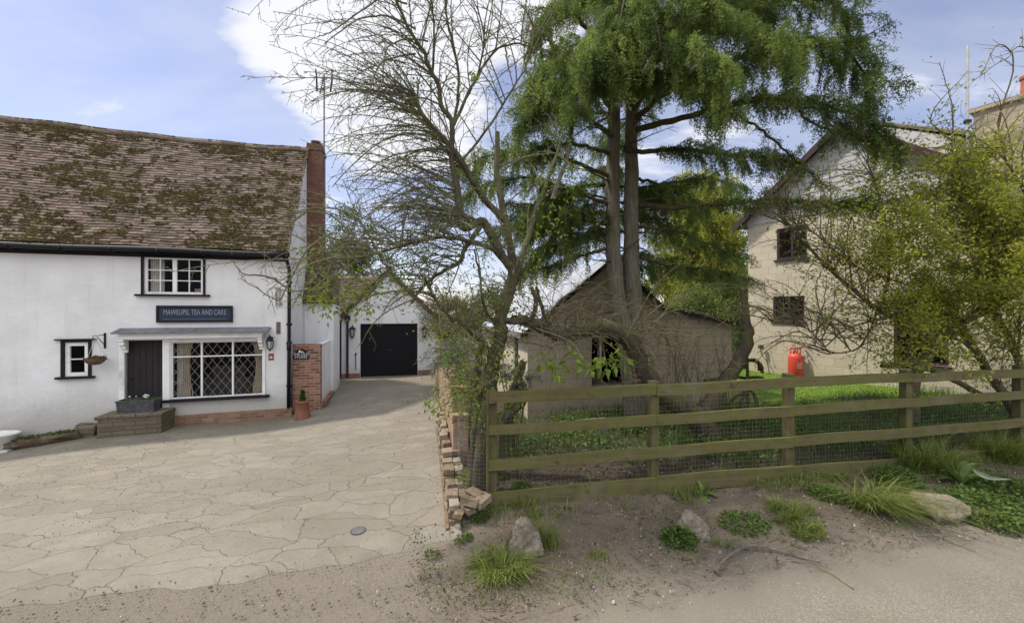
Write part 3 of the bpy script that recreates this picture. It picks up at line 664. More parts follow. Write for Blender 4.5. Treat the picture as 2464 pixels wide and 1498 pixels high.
def cottage():
    H = thing('white_cottage', (-5.862, 10.6, -.06), 'white rendered cottage with a steep mossy clay tile roof', 'cottage', HROT)
    EZ = 4.10                                             # eaves, local
    up = rect(H, 346, 489, 618, 708); sm = rect(H, 155, 213, 823, 905); dr = rect(H, 302, 393, 818, 1006); bw = rect(H, 412, 634, 820, 954)
    mb = MB(); facade(mb, -9.6, 0, -1.4, EZ, [up, sm, dr, bw])
    # gable end, back, left end, ceiling over the rooms
    mb.add([(0, 0, -1.4), (0, 4.9, -1.4), (0, 4.9, EZ), (0, 2.45, 7.66), (0, 0, EZ)], [(0, 1, 2, 3, 4)])
    mb.add([(-9.6, 0, -1.4), (-9.6, 4.9, -1.4), (-9.6, 4.9, EZ), (-9.6, 2.45, 7.66), (-9.6, 0, EZ)], [(0, 1, 2, 3, 4)])
    mb.add([(-9.6, 4.9, -1.4), (0, 4.9, -1.4), (0, 4.9, EZ), (-9.6, 4.9, EZ)], [(0, 1, 2, 3)])
    mb.build('wall', M['plaster'], H)
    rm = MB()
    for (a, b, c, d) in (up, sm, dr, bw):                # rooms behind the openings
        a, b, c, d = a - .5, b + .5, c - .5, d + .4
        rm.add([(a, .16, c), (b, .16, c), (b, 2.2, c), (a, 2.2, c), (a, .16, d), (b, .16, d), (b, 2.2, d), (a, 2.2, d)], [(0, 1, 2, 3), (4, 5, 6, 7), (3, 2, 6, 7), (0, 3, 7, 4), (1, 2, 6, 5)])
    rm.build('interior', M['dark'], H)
    # brick plinth right of the step, following the ground
    pl = MB(); xa, xb = hit(H, 393, 1010, -.03)[0], hit(H, 702, 990, -.03)[0]
    za0, za1 = hit(H, 400, 1002, 0)[1], hit(H, 690, 982, 0)[1]
    pl.add([(xa, -.05, -1.4), (xb, -.05, -1.4), (xb, -.05, za1), (xa, -.05, za0), (xa, .02, -1.4), (xb, .02, -1.4), (xb, .02, za1 + .02), (xa, .02, za0 + .02)], [(0, 1, 2, 3), (3, 2, 6, 7), (1, 5, 6, 2), (0, 3, 7, 4)])
    pl.build('plinth', M['plinth'], H)
    # roof
    sl = (3.60) / 2.62; ang = math.atan(sl); ca, sa = math.cos(ang), math.sin(ang); Lr = 2.62 / ca
    def fn(x, s, h):
        f = s / Lr; sag = -.07 * math.sin(math.pi * min(1, max(0, -x / 6.5))) * f - .035 * math.sin(math.pi * f) * (1 + .5 * math.sin(x * 1.3)) + .012 * math.sin(x * 3.3 + s * 2)
        return (x, -.20 + s * ca - h * sa, EZ - .02 + s * sa + h * ca + sag)
    rf = MB(); tile_slope(rf, -9.6, .07, fn, Lr - .05); moss_clumps(rf, -7.2, .0, fn, Lr - .02, 64000, .34, 1)
    n = 24
    for i in range(n):                                    # under-roof and rear slope
        xa_, xb_ = -9.6 + 9.63 * i / n, -9.6 + 9.63 * (i + 1) / n
        for j in range(6):
            s0, s1 = Lr * j / 6, Lr * (j + 1) / 6
            rf.add([fn(xa_, s0, -.03), fn(xb_, s0, -.03), fn(xb_, s1, -.03), fn(xa_, s1, -.03)], [(0, 1, 2, 3)], 0, .1)
        p, q = fn(xa_, Lr, 0), fn(xb_, Lr, 0); rf.add([p, q, (xb_, 5.1, EZ - .05), (xa_, 5.1, EZ - .05)], [(0, 1, 2, 3)], 0, .4)
    rf.build('roof', [M['roof'], M['moss']], H)
    rd = MB(); x = -9.6                                   # ridge tiles
    while x < .05:
        p = fn(x, Lr, 0); q = fn(min(x + .31, .07), Lr, 0); dz = random.uniform(-.008, .008)
        a, b = Vector((p[0], p[1], p[2] - .05 + dz)), Vector((q[0], q[1], q[2] - .05 + dz)); rd.tube([a, b], [.118, .112], 10, 0, True, random.random()); x += .305
    moss_clumps(rd, -7.2, 0, lambda x, s, h: (fn(x, Lr, 0)[0], fn(x, Lr, 0)[1] - .07 + s * .12, fn(x, Lr, 0)[2] + .02 + h), 1.0, 700, .15, 1, 9)
    rd.build('ridge_tiles', [M['roof'], M['moss']], H)
    vg = MB()                                             # mortar verge under the end tiles
    vg.add([(.03, 0 - .16, EZ - .02), (.03, 2.45, 7.62), (.03, 2.45, 7.50), (.03, .0, EZ - .13)], [(0, 1, 2, 3)]); vg.build('verge', M['plaster'], H)
    # gutter, fascia, downpipe
    fb = MB(); fb.box(-9.6, .02, -.03, -.002, EZ - .24, EZ - .03); fb.build('fascia', M['blackwood'], H)
    g = MB(); gx = np.linspace(-9.6, .09, 24)
    g.tube([(q, -.23, EZ - .085 + .012 * math.sin(q * 1.7)) for q in gx], .066, 12); 
    for q in np.arange(-9, 0, .9): g.box(q - .012, q + .012, -.30, -.03, EZ - .17, EZ - .055)
    g.build('gutter', M['black'], H, smooth=True)
    dp = MB(); zt = EZ - .15
    dp.tube([(.02, -.22, zt + .03), (.03, -.2, zt - .1), (.05, -.08, zt - .28), (.05, -.06, zt - .4), (.045, -.06, 1.7), (.03, -.06, .06)], .043, 12)
    for z in (3.3, 2.2, 1.72, .6): dp.box(-.02, .11, -.075, .004, z, z + .05)
    dp.tube([(.045, -.06, 1.55), (.045, -.06, 1.75)], .056, 12)
    dp.build('downpipe', M['black'], H, smooth=True)
    # external chimney stack
    ch = MB(); ch.box(0, .46, 2.5, 3.2, -1.2, 7.75, jit=.008); ch.box(-.02, .48, 2.47, 3.23, 7.75, 7.83); ch.box(.0, .46, 2.5, 3.2, 7.83, 7.97, jit=.01)
    cs = ch.build('chimney', M['chimney'], H)
    pt = MB(); pt.lathe([(.14, 0), (.13, .04), (.10, .09), (.10, .12), (.15, .14), (.15, .17), (.04, .2)], (.22, 2.8, 7.96)); pt.build('chimney_pot', M['chimney'], cs, smooth=True)
    # upper casement window
    def dark_surround(name, r, over=.055, top=.05, ext=.07, sill_ext=.10):
        x0, x1, z0, z1 = r; mb = MB()
        mb.box(x0 - over, x0, -.025, .12, z0, z1); mb.box(x1, x1 + over, -.025, .12, z0, z1)
        mb.box(x0 - over - .0, x1 + over, -.03, .12, z1, z1 + top); mb.box(x0 - over - ext, x1 + over + ext, -.07, .1, z1 + top, z1 + top + .03)
        mb.box(x0 - over - sill_ext, x1 + over + sill_ext, -.085, .1, z0 - .05, z0)
        return mb
    x0, x1, z0, z1 = up; xm = (x0 + x1) / 2
    w = dark_surround('', up, .05, .045).build('window', M['blackwood'], H, bevel=.004); tag(w, 'upper casement window of two six-pane lights in a black surround')
    cw = (xm - x0 - .045 - .06); cols = [x0 + .06 + cw / 2, xm + .045 + (x1 - xm - .045 - .06) / 2]; rows = [z0 + (z1 - z0) * q for q in (.37, .645)]
    window_frame(w, 'window_frame', up, cols, rows, .03, .06, .022, [xm]); pane(H, w, (x0, x1, z0, z1), .062)
    curtain(w, x0 + .05, x0 + .34, z0, z1, .17, 'curtain', 7); curtain(w, x1 - .30, x1 - .05, z0, z0 + .16, .3, 'curtain2', 5)
    # small window
    x0, x1, z0, z1 = sm
    w = dark_surround('', sm, .06, .05, .09, .07).build('window', M['blackwood'], H, bevel=.004); tag(w, 'small two-pane window in a black surround')
    window_frame(w, 'window_frame', sm, [], [(z0 + z1) / 2], .02, .085, .025); pane(H, w, sm, .05)
    # door and its white frame
    x0, x1, z0, z1 = dr; d = MB(); d.box(x0 + .01, x1 - .01, .06, .10, z0, z1 - .01)
    for k in range(1, 6): xx = x0 + (x1 - x0) * k / 6; d.box(xx - .004, xx + .004, .052, .061, z0, z1 - .02)
    dd = d.build('door', M['door'], H)
    hh = MB(); hh.lathe([(.018, 0), (.028, .02), (.018, .045)], (0, 0, 0), 10); 
    hb = hh.build('door_handle', M['black'], dd); hb.location = (x0 + .1, .06, z0 + .95); hb.rotation_euler = (R(90), 0, 0)
    f = MB(); f.box(x0 - .11, x0, -.045, .1, z0 + .02, z1 + .07); f.box(x1, bw[0] - .02, -.045, .1, z0 + .05, z1 + .07); f.box(x0, x1, -.044, .1, z1, z1 + .07); f.build('door_frame', M['white'], H, bevel=.006)
    # shop window with leaded lights
    x0, x1, z0, z1 = bw; w = MB(); w.box(x0 - .14, x1 + .14, -.13, .1, z0 - .065, z0 - .005); w = w.build('window', M['blackwood'], H, bevel=.004); tag(w, 'wide leaded shop window with diamond panes and a black sill')
    mx = [hit(H, q, 890, 0)[0] for q in (485, 560)]; tz = hit(H, 520, 856, 0)[1]
    fm = MB(); y0, y1 = .0, .055
    fm.box(x0, x1, y0, y1, z1 - .03, z1); fm.box(x0, x1, y0, y1, z0, z0 + .03); fm.box(x0, x0 + .03, y0, y1, z0 + .03, z1 - .03); fm.box(x1 - .03, x1, y0, y1, z0 + .03, z1 - .03)
    for q in mx: fm.box(q - .02, q + .02, y0 + .003, y1, z0 + .03, z1 - .03)
    fm.box(x0 + .03, x1 - .03, y0 + .006, y1, tz - .015, tz + .015)
    fm.box(x0 - .03, x0, -.03, .1, z0 - .005, z1 + .06); fm.box(x1, x1 + .045, -.03, .1, z0 - .005, z1 + .06); fm.box(x0 - .03, x1 + .045, -.032, .1, z1, z1 + .07)
    fm.build('window_frame', M['white'], w, bevel=.003)
    lead = MB(); pitch = .19; hgt = .262; a0 = x0 - (z1 - z0)
    k = 0; sl_ = hgt / pitch
    for sgn in (1, -1):
        c = -40
        while c < 60:
            # line z = z0 + sgn*sl_*(x-x0) + c*hgt
            pts = []
            for xx in np.linspace(x0, x1, 2): pts.append((xx, z0 + sgn * sl_ * (xx - x0) + c * hgt))
            (xa_, za_), (xb_, zb_) = pts; lo, hi = 0.0, 1.0; dz = zb_ - za_
            t0, t1 = sorted(((z0 - za_) / dz, (z1 - za_) / dz)); lo, hi = max(0, t0), min(1, t1)
            if hi > lo + 1e-4:
                A, B = Vector((xa_ + (xb_ - xa_) * lo, 0, za_ + dz * lo)), Vector((xa_ + (xb_ - xa_) * hi, 0, za_ + dz * hi)); dv = (B - A).normalized(); nv = Vector((-dv.z, 0, dv.x)) * .0045
                yy = .026 + (.001 if sgn > 0 else 0)
                lead.add([(A.x - nv.x, yy, A.z - nv.z), (B.x - nv.x, yy, B.z - nv.z), (B.x + nv.x, yy, B.z + nv.z), (A.x + nv.x, yy, A.z + nv.z),
                          (A.x - nv.x, yy - .006, A.z - nv.z), (B.x - nv.x, yy - .006, B.z - nv.z), (B.x + nv.x, yy - .006, B.z + nv.z), (A.x + nv.x, yy - .006, A.z + nv.z)], [(0, 1, 2, 3), (4, 7, 6, 5), (0, 4, 5, 1), (2, 6, 7, 3)])
            c += 1
    lead.build('lead_lattice', m_plain('lattice_lead', (.20, .19, .175), .6, .15, 20, .05), w)
    pane(H, w, bw, .032)
    curtain(w, x0 + .02, x0 + .28, z0, z1, .22, 'curtain', 5, .1); curtain(w, x0 + .14, x0 + .38, z0, z1, .19, 'curtain2', 5, .30)
    curtain(w, x1 - .30, x1 - .02, z0, z1, .19, 'curtain2', 6, .25, True)
    tb = MB(); tb.box((x0 + x1) / 2 - .7, x1 - .2, .6, 1.5, z0 - .3, z0 + .36); tb.box((x0 + x1) / 2 - .4, (x0 + x1) / 2 + .35, .75, .8, z0 + .36, z0 + .70); tb.build('counter', M['room'], H)
    # canopy over door and shop window
    cx0, cx1 = hit(H, 276, 803, -.18)[0], hit(H, 647, 798, -.18)[0]; cz = hit(H, 460, 800, -.3)[1]
    c = MB(); zt = cz + .05
    c.add([(cx0, -.34, cz - .012), (cx1, -.34, cz - .012), (cx1, .0, zt + .03), (cx0, .0, zt + .03), (cx0, -.34, cz + .018), (cx1, -.34, cz + .018), (cx1, .0, zt + .065), (cx0, .0, zt + .065)], [(0, 3, 2, 1), (4, 5, 6, 7), (0, 1, 5, 4), (1, 2, 6, 5), (2, 3, 7, 6), (3, 0, 4, 7)])
    for q in (.03, .5): xx = cx0 + (cx1 - cx0) * q; c.tube([(xx, -.33, cz + .02), (xx, -.1, cz + .085)], .018, 8)
    cn = c.build('canopy', M['lead'], H)
    s = MB(); s.box(cx0 + .1, cx1 - .14, -.235, .0, cz - .14, cz - .014); s.build('canopy_fascia', M['white'], cn, bevel=.006)
    for xx in (cx0 + .13, cx1 - .2):
        b = MB(); prof = [(-.005, cz - .14), (-.22, cz - .14), (-.225, cz - .19), (-.19, cz - .22), (-.2, cz - .27), (-.14, cz - .31), (-.12, cz - .38), (-.05, cz - .40), (-.06, cz - .46), (-.005, cz - .47)]
        b.prism(prof, xx - .05, xx + .05, axis='x'); b.build('bracket', M['white'], cn, bevel=.006)
    return H
H = cottage()

def lettering(name, text, size, mat, parent, loc, rot, ext=.002, align='CENTER', sx=1.0):
    c = bpy.data.curves.new(name, 'FONT'); c.body = text; c.size = size; c.extrude = ext; c.align_x = align; c.align_y = 'CENTER'; c.space_character = 1.0
    c.materials.append(M[mat]); tmp = bpy.data.objects.new(name, c); COL.objects.link(tmp); me = bpy.data.meshes.new_from_object(tmp.evaluated_get(bpy.context.evaluated_depsgraph_get())); bpy.data.objects.remove(tmp); o = bpy.data.objects.new(name, me); COL.objects.link(o); o.parent = parent; o.location = loc; o.rotation_euler = rot; o.scale = (sx, 1, 1); return o
def on_house(name, x, y, z, label, cat, group=None):
    p = root_matrix(H) @ Vector((x, y, z)); return thing(name, p, label, cat, HROT, group)

def house_fittings():
    # shop sign
    r = rect(H, 378, 561, 735, 775); x0, x1, z0, z1 = r; t = on_house('shop_sign', (x0 + x1) / 2, 0, (z0 + z1) / 2, 'long navy sign board in a black frame above the shop window canopy', 'sign')
    w, h = (x1 - x0) / 2, (z1 - z0) / 2; b = MB(); b.box(-w + .035, w - .035, -.035, -.004, -h + .035, h - .035); b.build('board', M['sign_navy'], t)
    f = MB(); f.box(-w, w, -.06, -.003, h - .05, h); f.box(-w, w, -.06, -.003, -h, -h + .05); f.box(-w, -w + .045, -.06, -.003, -h + .05, h - .05); f.box(w - .045, w, -.06, -.003, -h + .05, h - .05); f.build('frame', M['black'], t, bevel=.008)
    lettering('lettering', 'MAWEUPSL TEA AND CAKE', .185, 'letter', t, (0, -.037, .035), (R(90), 0, 0), sx=(2 * w - .2) / 2.45)
    u = MB(); u.box(-w + .14, w - .14, -.039, -.034, -h + .075, -h + .081); u.build('underline', M['letter'], t)
    # wall lantern by the shop window
    def lantern(u, v, root, y, label, sc=1.0, down=True):
        x, z = hit(root, u, v, y - .12); p = root_matrix(root) @ Vector((x, y, z)); t = thing('wall_lantern', p, label, 'lantern', HROT, 'black lanterns on the white walls')
        a = MB(); a.box(-.035 * sc, .035 * sc, -.015, .0, -.1 * sc, .14 * sc); a.tube([(0, -.01, .1 * sc), (0, -.08 * sc, .15 * sc), (0, -.12 * sc, .14 * sc)], .012 * sc, 8); a.build('bracket', M['black'], t)
        b = MB(); k = 6; c = (0, -.12 * sc, 0); b.lathe([(.075 * sc, .05 * sc), (.085 * sc, .055 * sc), (.06 * sc, .09 * sc), (.055 * sc, .13 * sc), (.02 * sc, .16 * sc), (.008 * sc, .19 * sc)], c, k); b.lathe([(.045 * sc, -.125 * sc), (.055 * sc, -.115 * sc), (.02 * sc, -.14 * sc), (.01 * sc, -.17 * sc)], c, k)
        for q in range(k):
            g = 2 * math.pi * q / k; b.tube([(math.cos(g) * .05 * sc, c[1] + math.sin(g) * .05 * sc, -.115 * sc), (math.cos(g) * .075 * sc, c[1] + math.sin(g) * .075 * sc, .05 * sc)], .006 * sc, 5)
        b.build('cage', M['black'], t)
        g = MB(); g.lathe([(.042 * sc, -.112 * sc), (.068 * sc, .05 * sc)], c, k); g.build('lamp_glass', M['lampglass'], t)
    lantern(650, 826, H, 0, 'black wall lantern beside the right end of the shop window canopy', 1.15)
    # red plaque, framed notice, folded sign bracket
    x0, x1, z0, z1 = rect(H, 646, 659, 850, 866); b = MB(); b.box(x0, x1, -.012, -.002, z0, z1); o = b.build('plaque', M['plaque'], None)
    def place(o, label, cat, root=H): o.location = root.location; o.rotation_euler = (0, 0, HROT); return tag(o, label, cat)
    place(o, 'small square red plaque under the wall lantern', 'plaque')
    e = MB(); cx, cz = (x0 + x1) / 2, (z0 + z1) / 2; e.add([(cx - .035, -.0145, cz - .035), (cx + .04, -.0145, cz - .035), (cx + .03, -.0145, cz - .01), (cx + .005, -.0145, cz + .01), (cx + .0, -.0145, cz + .045), (cx - .02, -.0145, cz + .01)], [(0, 1, 2, 3, 4, 5)]); e.build('emblem', M['letter_white'], o)
    x0, x1, z0, z1 = rect(H, 665, 675, 774, 803); b = MB(); b.box(x0, x1, -.018, -.002, z0, z1); o = b.build('wall_notice', M['lead'], None); place(o, 'narrow purple and grey notice on the wall above the lantern', 'notice')
    n_ = MB(); n_.box(x0 + .015, x1 - .015, -.021, -.017, (z0 + z1) / 2 + .01, z1 - .02); n_.box(x0 + .015, x1 - .015, -.0212, -.017, z0 + .02, (z0 + z1) / 2 - .01); n_.build('sheet', M['poster'], o)
    x0, x1, z0, z1 = rect(H, 665, 675, 690, 737); b = MB(); b.tube([(x0, -.03, z0 + .04), (x0, -.03, z1 - .02), (x0 + .04, -.03, z1), (x1, -.03, z1 - .04), (x1, -.03, z0 + .05), (x0 + .05, -.03, z0), (x0, -.03, z0 + .04)], .013, 8); b.box(x0 + .02, x1 - .02, -.03, -.002, z0 + .07, z1 - .06); b.tube([(x1, -.03, z0 + .07), (x1 + .03, -.07, z0 + .06)], .03, 8)
    o = b.build('sign_bracket', M['metal'], None); place(o, 'tall narrow metal bracket high on the wall near the downpipe', 'bracket')
    # hanging basket on an iron bracket
    bx, bz = hit(H, 253, 818, 0); t = on_house('hanging_basket', bx, 0, bz, 'wicker hanging basket of withered plants on an iron wall bracket', 'hanging basket')
    hx = hit(H, 226, 840, -.3)[0] - bx; tip = Vector((hx + .02, -.30, .12))
    k = MB(); k.box(-.02, .02, -.015, .0, -.19, .17); k.tube([(0, -.012, .13), tip], .009, 6); k.tube([(0, -.012, -.12), tip * .8], .008, 6); k.tube([tip, tip + Vector((-.03, -.01, 0)), tip + Vector((-.035, -.01, -.05)), tip + Vector((0, 0, -.06))], .007, 6); k.build('bracket', M['black'], t)
    c = tip + Vector((0, 0, -.56)); bk = MB(); bk.lathe([(.04, -.10), (.10, -.085), (.16, -.03), (.195, .04), (.20, .055), (.185, .055), (.15, .0), (.05, -.05)], c, 24); bk.build('basket', M['wicker'], t)
    cc = MB()
    for g in (.3, 2.4, 4.5): cc.tube([c + Vector((.19 * math.cos(g), .19 * math.sin(g), .05)), tip + Vector((0, 0, -.06))], .0035, 5)
    cc.build('chain', M['metal'], t)
    a = Acc(); n = 220; g = RNG.uniform(0, 6.28, n); q = RNG.uniform(0, .17, n); pos = np.stack([c.x + q * np.cos(g), c.y + q * np.sin(g), np.full(n, c.z + .03)], 1); pos = np.array([list(chain_matrix(t) @ Vector(p)) for p in pos])
    leaves(a, pos, RNG.normal(size=(n, 3)) + [0, 0, 1.0], RNG.uniform(.05, .11, n), .03); a.build('plants', M['brownleaf'], t)
    # tv aerial by the chimney
    p = root_matrix(H) @ Vector((.52, 2.7, 0)); top = P(780, 178, p.y + .1); x, y = p.x, p.y
    t = thing('tv_aerial', (top.x, top.y, top.z - 2.2), 'tall television aerial on a thin mast behind the brick chimney', 'aerial')
    m_ = MB(); m_.tube([(0, 0, -1.6), (0, 0, 2.2)], .024, 8); m_.build('mast', M['lead'], t)
    b = MB(); b.tube([(-.26, 0, 2.08), (.26, 0, 2.08)], .016, 6)
    for sx in (-.26, .26):
        tl = .05 if sx < 0 else .03
        b.tube([(sx - tl * .4, 0, 2.36), (sx, .02, 2.10)], .022, 6); b.tube([(sx, .02, 2.06), (sx + (.02 if sx < 0 else -.05), 0, 1.62)], .028, 6)
    for q in range(7): b.tube([(-.05 - .012 * q, -.08, 2.0 - .07 * q), (-.05 - .012 * q + .10, .08, 2.03 - .07 * q)], .013, 5)
    b.tube([(-.02, 0, 2.05), (-.13, 0, 1.55)], .012, 6); b.build('antenna', M['black'], t)
house_fittings()

# brick wall with the house name beside the cottage corner
def side_wall():
    t = on_house('brick_side_wall', .07, .12, 0, 'low brick wall with a white painted return beside the downpipe', 'wall')
    def L(u, v, y): x, z = hit(H, u, v, y); return x - .07, z
    xr = L(771, 900, .12)[0]; zt = L(735, 828, .12)[1]
    b = MB(); b.box(.02, xr, 0, .23, -.9, zt - .07); b.box(.01, xr + .008, -.008, .238, zt - .07, zt, jit=.004); b.build('brickwork', M['pier'], t)
    r = MB(); r.box(xr - .12, xr + .004, .24, 2.05, -.9, zt - .05); r.box(xr - .13, xr + .02, .24, 2.05, zt - .05, zt - .015); r.build('white_return', M['plaster2'], t)
    g = MB(); g.box(xr - .06, xr - .02, 2.06, 2.85, .05, zt - .05)
    for q in range(7): g.box(xr - .02, xr - .008, 2.07 + q * .11, 2.17 + q * .11, .05, zt - .05)
    g.build('gate', M['zinc'], t)
    s = MB(); s.box(.5, xr + .12, .3, 1.9, -.6, .08, jit=.02); s.build('gutter_kerb', M['plinth'], t)
    x0, x1 = L(705, 850, .12)[0], L(744, 850, .12)[0]; z0, z1 = L(724, 864, .12)[1], L(724, 838, .12)[1]; cx = (x0 + x1) / 2; w = (x1 - x0) / 2; h = z1 - z0
    p = chain_matrix(t) @ Vector((cx, 0, z0)); n = thing('house_name_sign', p, 'black arched house name sign with white lettering on the brick wall', 'sign', HROT)
    poly = [(-w, 0), (w, 0), (w, h * .62), (w * .82, h * .62)] + [(w * .78 * math.cos(a), h * .62 + (h * .38) * math.sin(a)) for a in np.linspace(.15, math.pi - .15, 14)] + [(-w * .82, h * .62), (-w, h * .62)]
    q = MB(); q.prism(poly, -.022, -.002); q.build('board', M['sign_black'], n)
    lettering('lettering', 'THE OLD', .088, 'letter_white', n, (0, -.0235, h * .47), (R(90), 0, 0), .001, sx=1.05); lettering('lettering', 'STORES', .085, 'letter_white', n, (0, -.0235, h * .20), (R(90), 0, 0), .001, sx=1.05)
    e = MB(); e.add([(a * w, -.024, h * b) for a, b in ((-.34, .64), (.36, .64), (.30, .70), (.08, .76), (-.02, .72), (-.10, .88), (-.22, .86), (-.28, .74))], [tuple(range(8))]); e.build('emblem', M['letter_white'], n)
side_wall()

def lean_to():
    t = on_house('tiled_lean_to', 0, 1.95, 0, 'narrow white lean-to with tiled roof at the foot of the chimney', 'outbuilding')
    w = .86; ez = 2.84; b = MB(); b.box(.004, w, 0, 1.6, -.9, ez); b.build('wall', M['plaster2'], t)
    c, s = math.cos(R(62)), math.sin(R(62)); fn = lambda x, q, h: (x, -.12 + q * c - h * s, ez - .03 + q * s + h * c)
    r = MB(); tile_slope(r, .004, w + .05, fn, 1.75, seed=8); moss_clumps(r, 0, w, fn, 1.7, 500, .2, 1, 4); r.add([fn(.004, 0, -.02), fn(w, 0, -.02), fn(w, 1.75, -.02), fn(.004, 1.75, -.02), (w, 1.6, ez - .1), (.004, 1.6, ez - .1)], [(0, 1, 2, 3), (3, 2, 4, 5), (1, 4, 2)]); r.build('roof', [M['roof'], M['moss']], t)
    g = MB(); g.tube([(-.02 + .1, -.03, .9), (.08, -.03, 2.6)], .02, 8); g.build('pipe', M['white'], t)
lean_to()

def garage():
    z = gz1(-5.893, 15.8)
    G = thing('white_garage', (-5.893, 15.8, EYE - 2.57), 'white rendered garage with black double doors at the end of the driveway', 'garage', HROT)
    d = rect(G, 867, 1005, 778, 906); xl = hit(G, 822, 840, 0)[0]; xr = hit(G, 1046, 840, 0)[0]; ax, az = hit(G, 935, 648, 0); zl = hit(G, 806, 757, 0)[1]; zr = zl
    ax = (xl + xr) / 2 - .05
    w = MB(); facade(w, xl, xr, -.8, zl, [(d[0], d[1], d[2], d[3])]); w.add([(xl, 0, zl), (xr, 0, zl), (ax, 0, az)], [(0, 1, 2)]); w.box(xl, xl + .1, .01, 5.5, -.8, zl); w.box(xr - .1, xr, .01, 5.5, -.8, zl); w.build('wall', M['plaster2'], G)
    p = MB(); p.box(xl - .012, d[0] - .02, -.014, .05, -.8, .17); p.build('plinth', M['plinth'], G); p = MB(); p.box(d[1] + .02, xr + .012, -.014, .05, -.8, .2); p.build('plinth', M['plinth'], G)
    dm = (d[0] + d[1]) / 2
    for a, b in ((d[0] + .01, d[1] - .01),):
        q = MB(); q.box(a, b, .07, .11, d[2] + .03, d[3] - .01)
        for i in range(1, 16): xx = a + (b - a) * i / 16; q.box(xx - .005, xx + .005, .064, .071, d[2] + .05, d[3] - .03)
        q.build('garage_door', M['garagedoor'], G)
    h = MB(); h.box(dm - .05, dm + .05, .04, .063, 1.02, 1.05); h.build('latch', M['zinc'], G)
    def slope(x0, z0, x1, z1, name):
        b = MB(); nx = Vector((x1 - x0, 0, z1 - z0)).normalized(); Ls = math.hypot(x1 - x0, z1 - z0); up = Vector((-nx.z, 0, nx.x)); up = up if up.z > 0 else -up; o = Vector((x0, 0, z0)) - nx * .14
        fn = lambda y, s, hh: tuple(o + nx * s + up * hh + Vector((0, y, 0)))
        tile_slope(b, -.12, 5.6, fn, Ls + .14, seed=12); moss_clumps(b, -.1, 3, fn, Ls, 500, .15, 1, 6); b.add([fn(-.1, 0, -.02), fn(5.6, 0, -.02), fn(5.6, Ls + .14, -.02), fn(-.1, Ls + .14, -.02)], [(0, 1, 2, 3)]); b.build('roof', [M['roof'], M['moss']], G)
        e = MB(); e.prism([tuple((o + up * -.02).xz), tuple((o + nx * (Ls + .14) + up * -.02).xz), tuple((o + nx * (Ls + .14) + up * -.13).xz), tuple((o + up * -.13).xz)], -.11, -.075); e.build('bargeboard', m_plain('brown_bargeboard', (.12, .075, .05), .7), G)
    slope(xl, zl, ax, az, 'l'); slope(xr, zr, ax, az, 'r')
    # back-door bay left of the garage: black head, dark red-brown door with letter plate
    db = MB(); x0, x1 = hit(G, 799, 840, .0)[0], xl - .02
    db.box(x0 - .1, x1, .06, .12, -.8, 2.15); o = db.build('door', m_plain('maroon_door', (.05, .014, .014), .45, .25, 3, .1), G)
    lp = MB(); lx, lz = hit(G, 810, 878, .05); lp.box(lx - .03, lx + .03, .045, .06, lz - .09, lz + .09); lp.build('letter_plate', M['brass'], o)
    hd = MB(); hd.box(x0 - .1, x1 + .02, -.02, .06, 2.16, 2.44); hd.build('door_head', M['blackwood'], G)
    # downpipe and hopper
    px = hit(G, 836, 840, -.06)[0]; dp = MB(); dp.tube([(px, -.06, .05), (px, -.06, 2.32)], .045, 10); dp.box(px - .1, px + .1, -.14, -.005, 2.24, 2.42); dp.tube([(xl - .05, -.05, 2.44), (px, -.06, 2.42)], .05, 10); dp.build('downpipe', m_plain('brown_black_pipe', (.04, .03, .03), .5), G)
    for u, lab in ((848, 'black wall lantern between the downpipe and the garage door'), (1021, 'black wall lantern behind twigs at the far side of the garage door')):
        x, zz = hit(G, u, 797, -.1); pp = root_matrix(G) @ Vector((x, 0, zz)); t = thing('wall_lantern', pp, lab, 'lantern', HROT, 'black lanterns on the white walls')
        c = (0, -.12, 0); a = MB(); a.box(-.04, .04, -.02, 0, -.12, .1); a.tube([(0, -.01, -.05), (0, -.12, -.20)], .014, 6); a.build('bracket', M['black'], t)
        b = MB(); b.lathe([(.03, -.26), (.06, -.20), (.05, -.19)], c, 6); b.lathe([(.12, .08), (.13, .09), (.06, .17), (.02, .2), (.012, .26)], c, 6)
        for q in range(6): g = q * math.pi / 3; b.tube([(.06 * math.cos(g), -.12 + .06 * math.sin(g), -.2), (.115 * math.cos(g), -.12 + .115 * math.sin(g), .08)], .009, 5)
        b.build('cage', M['black'], t); gl = MB(); gl.lathe([(.052, -.19), (.10, .08)], c, 6); gl.build('lamp_glass', M['lampglass'], t)
    # iron handle rod left of the door
    x, zz = hit(G, 856, 870, -.03); rr = MB(); rr.tube([(x, -.03, zz - .32), (x, -.03, zz + .28)], .014, 6); rr.lathe([(.03, 0), (.04, .03), (.01, .07)], (x, -.03, zz + .28), 8); rr.build('boot_rail', M['black'], G)
    # rear wing: tiled roof rising behind the garage gable
    Wg = thing('tiled_rear_wing', tuple(root_matrix(G) @ Vector((-3.4, .35, 0))), 'rear wing with brown clay tile roof between chimney and garage', 'outbuilding', HROT)
    b = MB(); b.box(.6, 4.4, .1, 3.2, -.8, 2.3); b.build('wall', M['plaster2'], Wg)
    c, s = math.cos(R(48)), math.sin(R(48)); fn = lambda x, q, h: (x, -.12 + q * c - h * s, 2.3 + q * s + h * c); r = MB(); tile_slope(r, .5, 4.5, fn, 2.3, seed=21); moss_clumps(r, .6, 4.4, fn, 2.2, 700, .2, 1, 14)
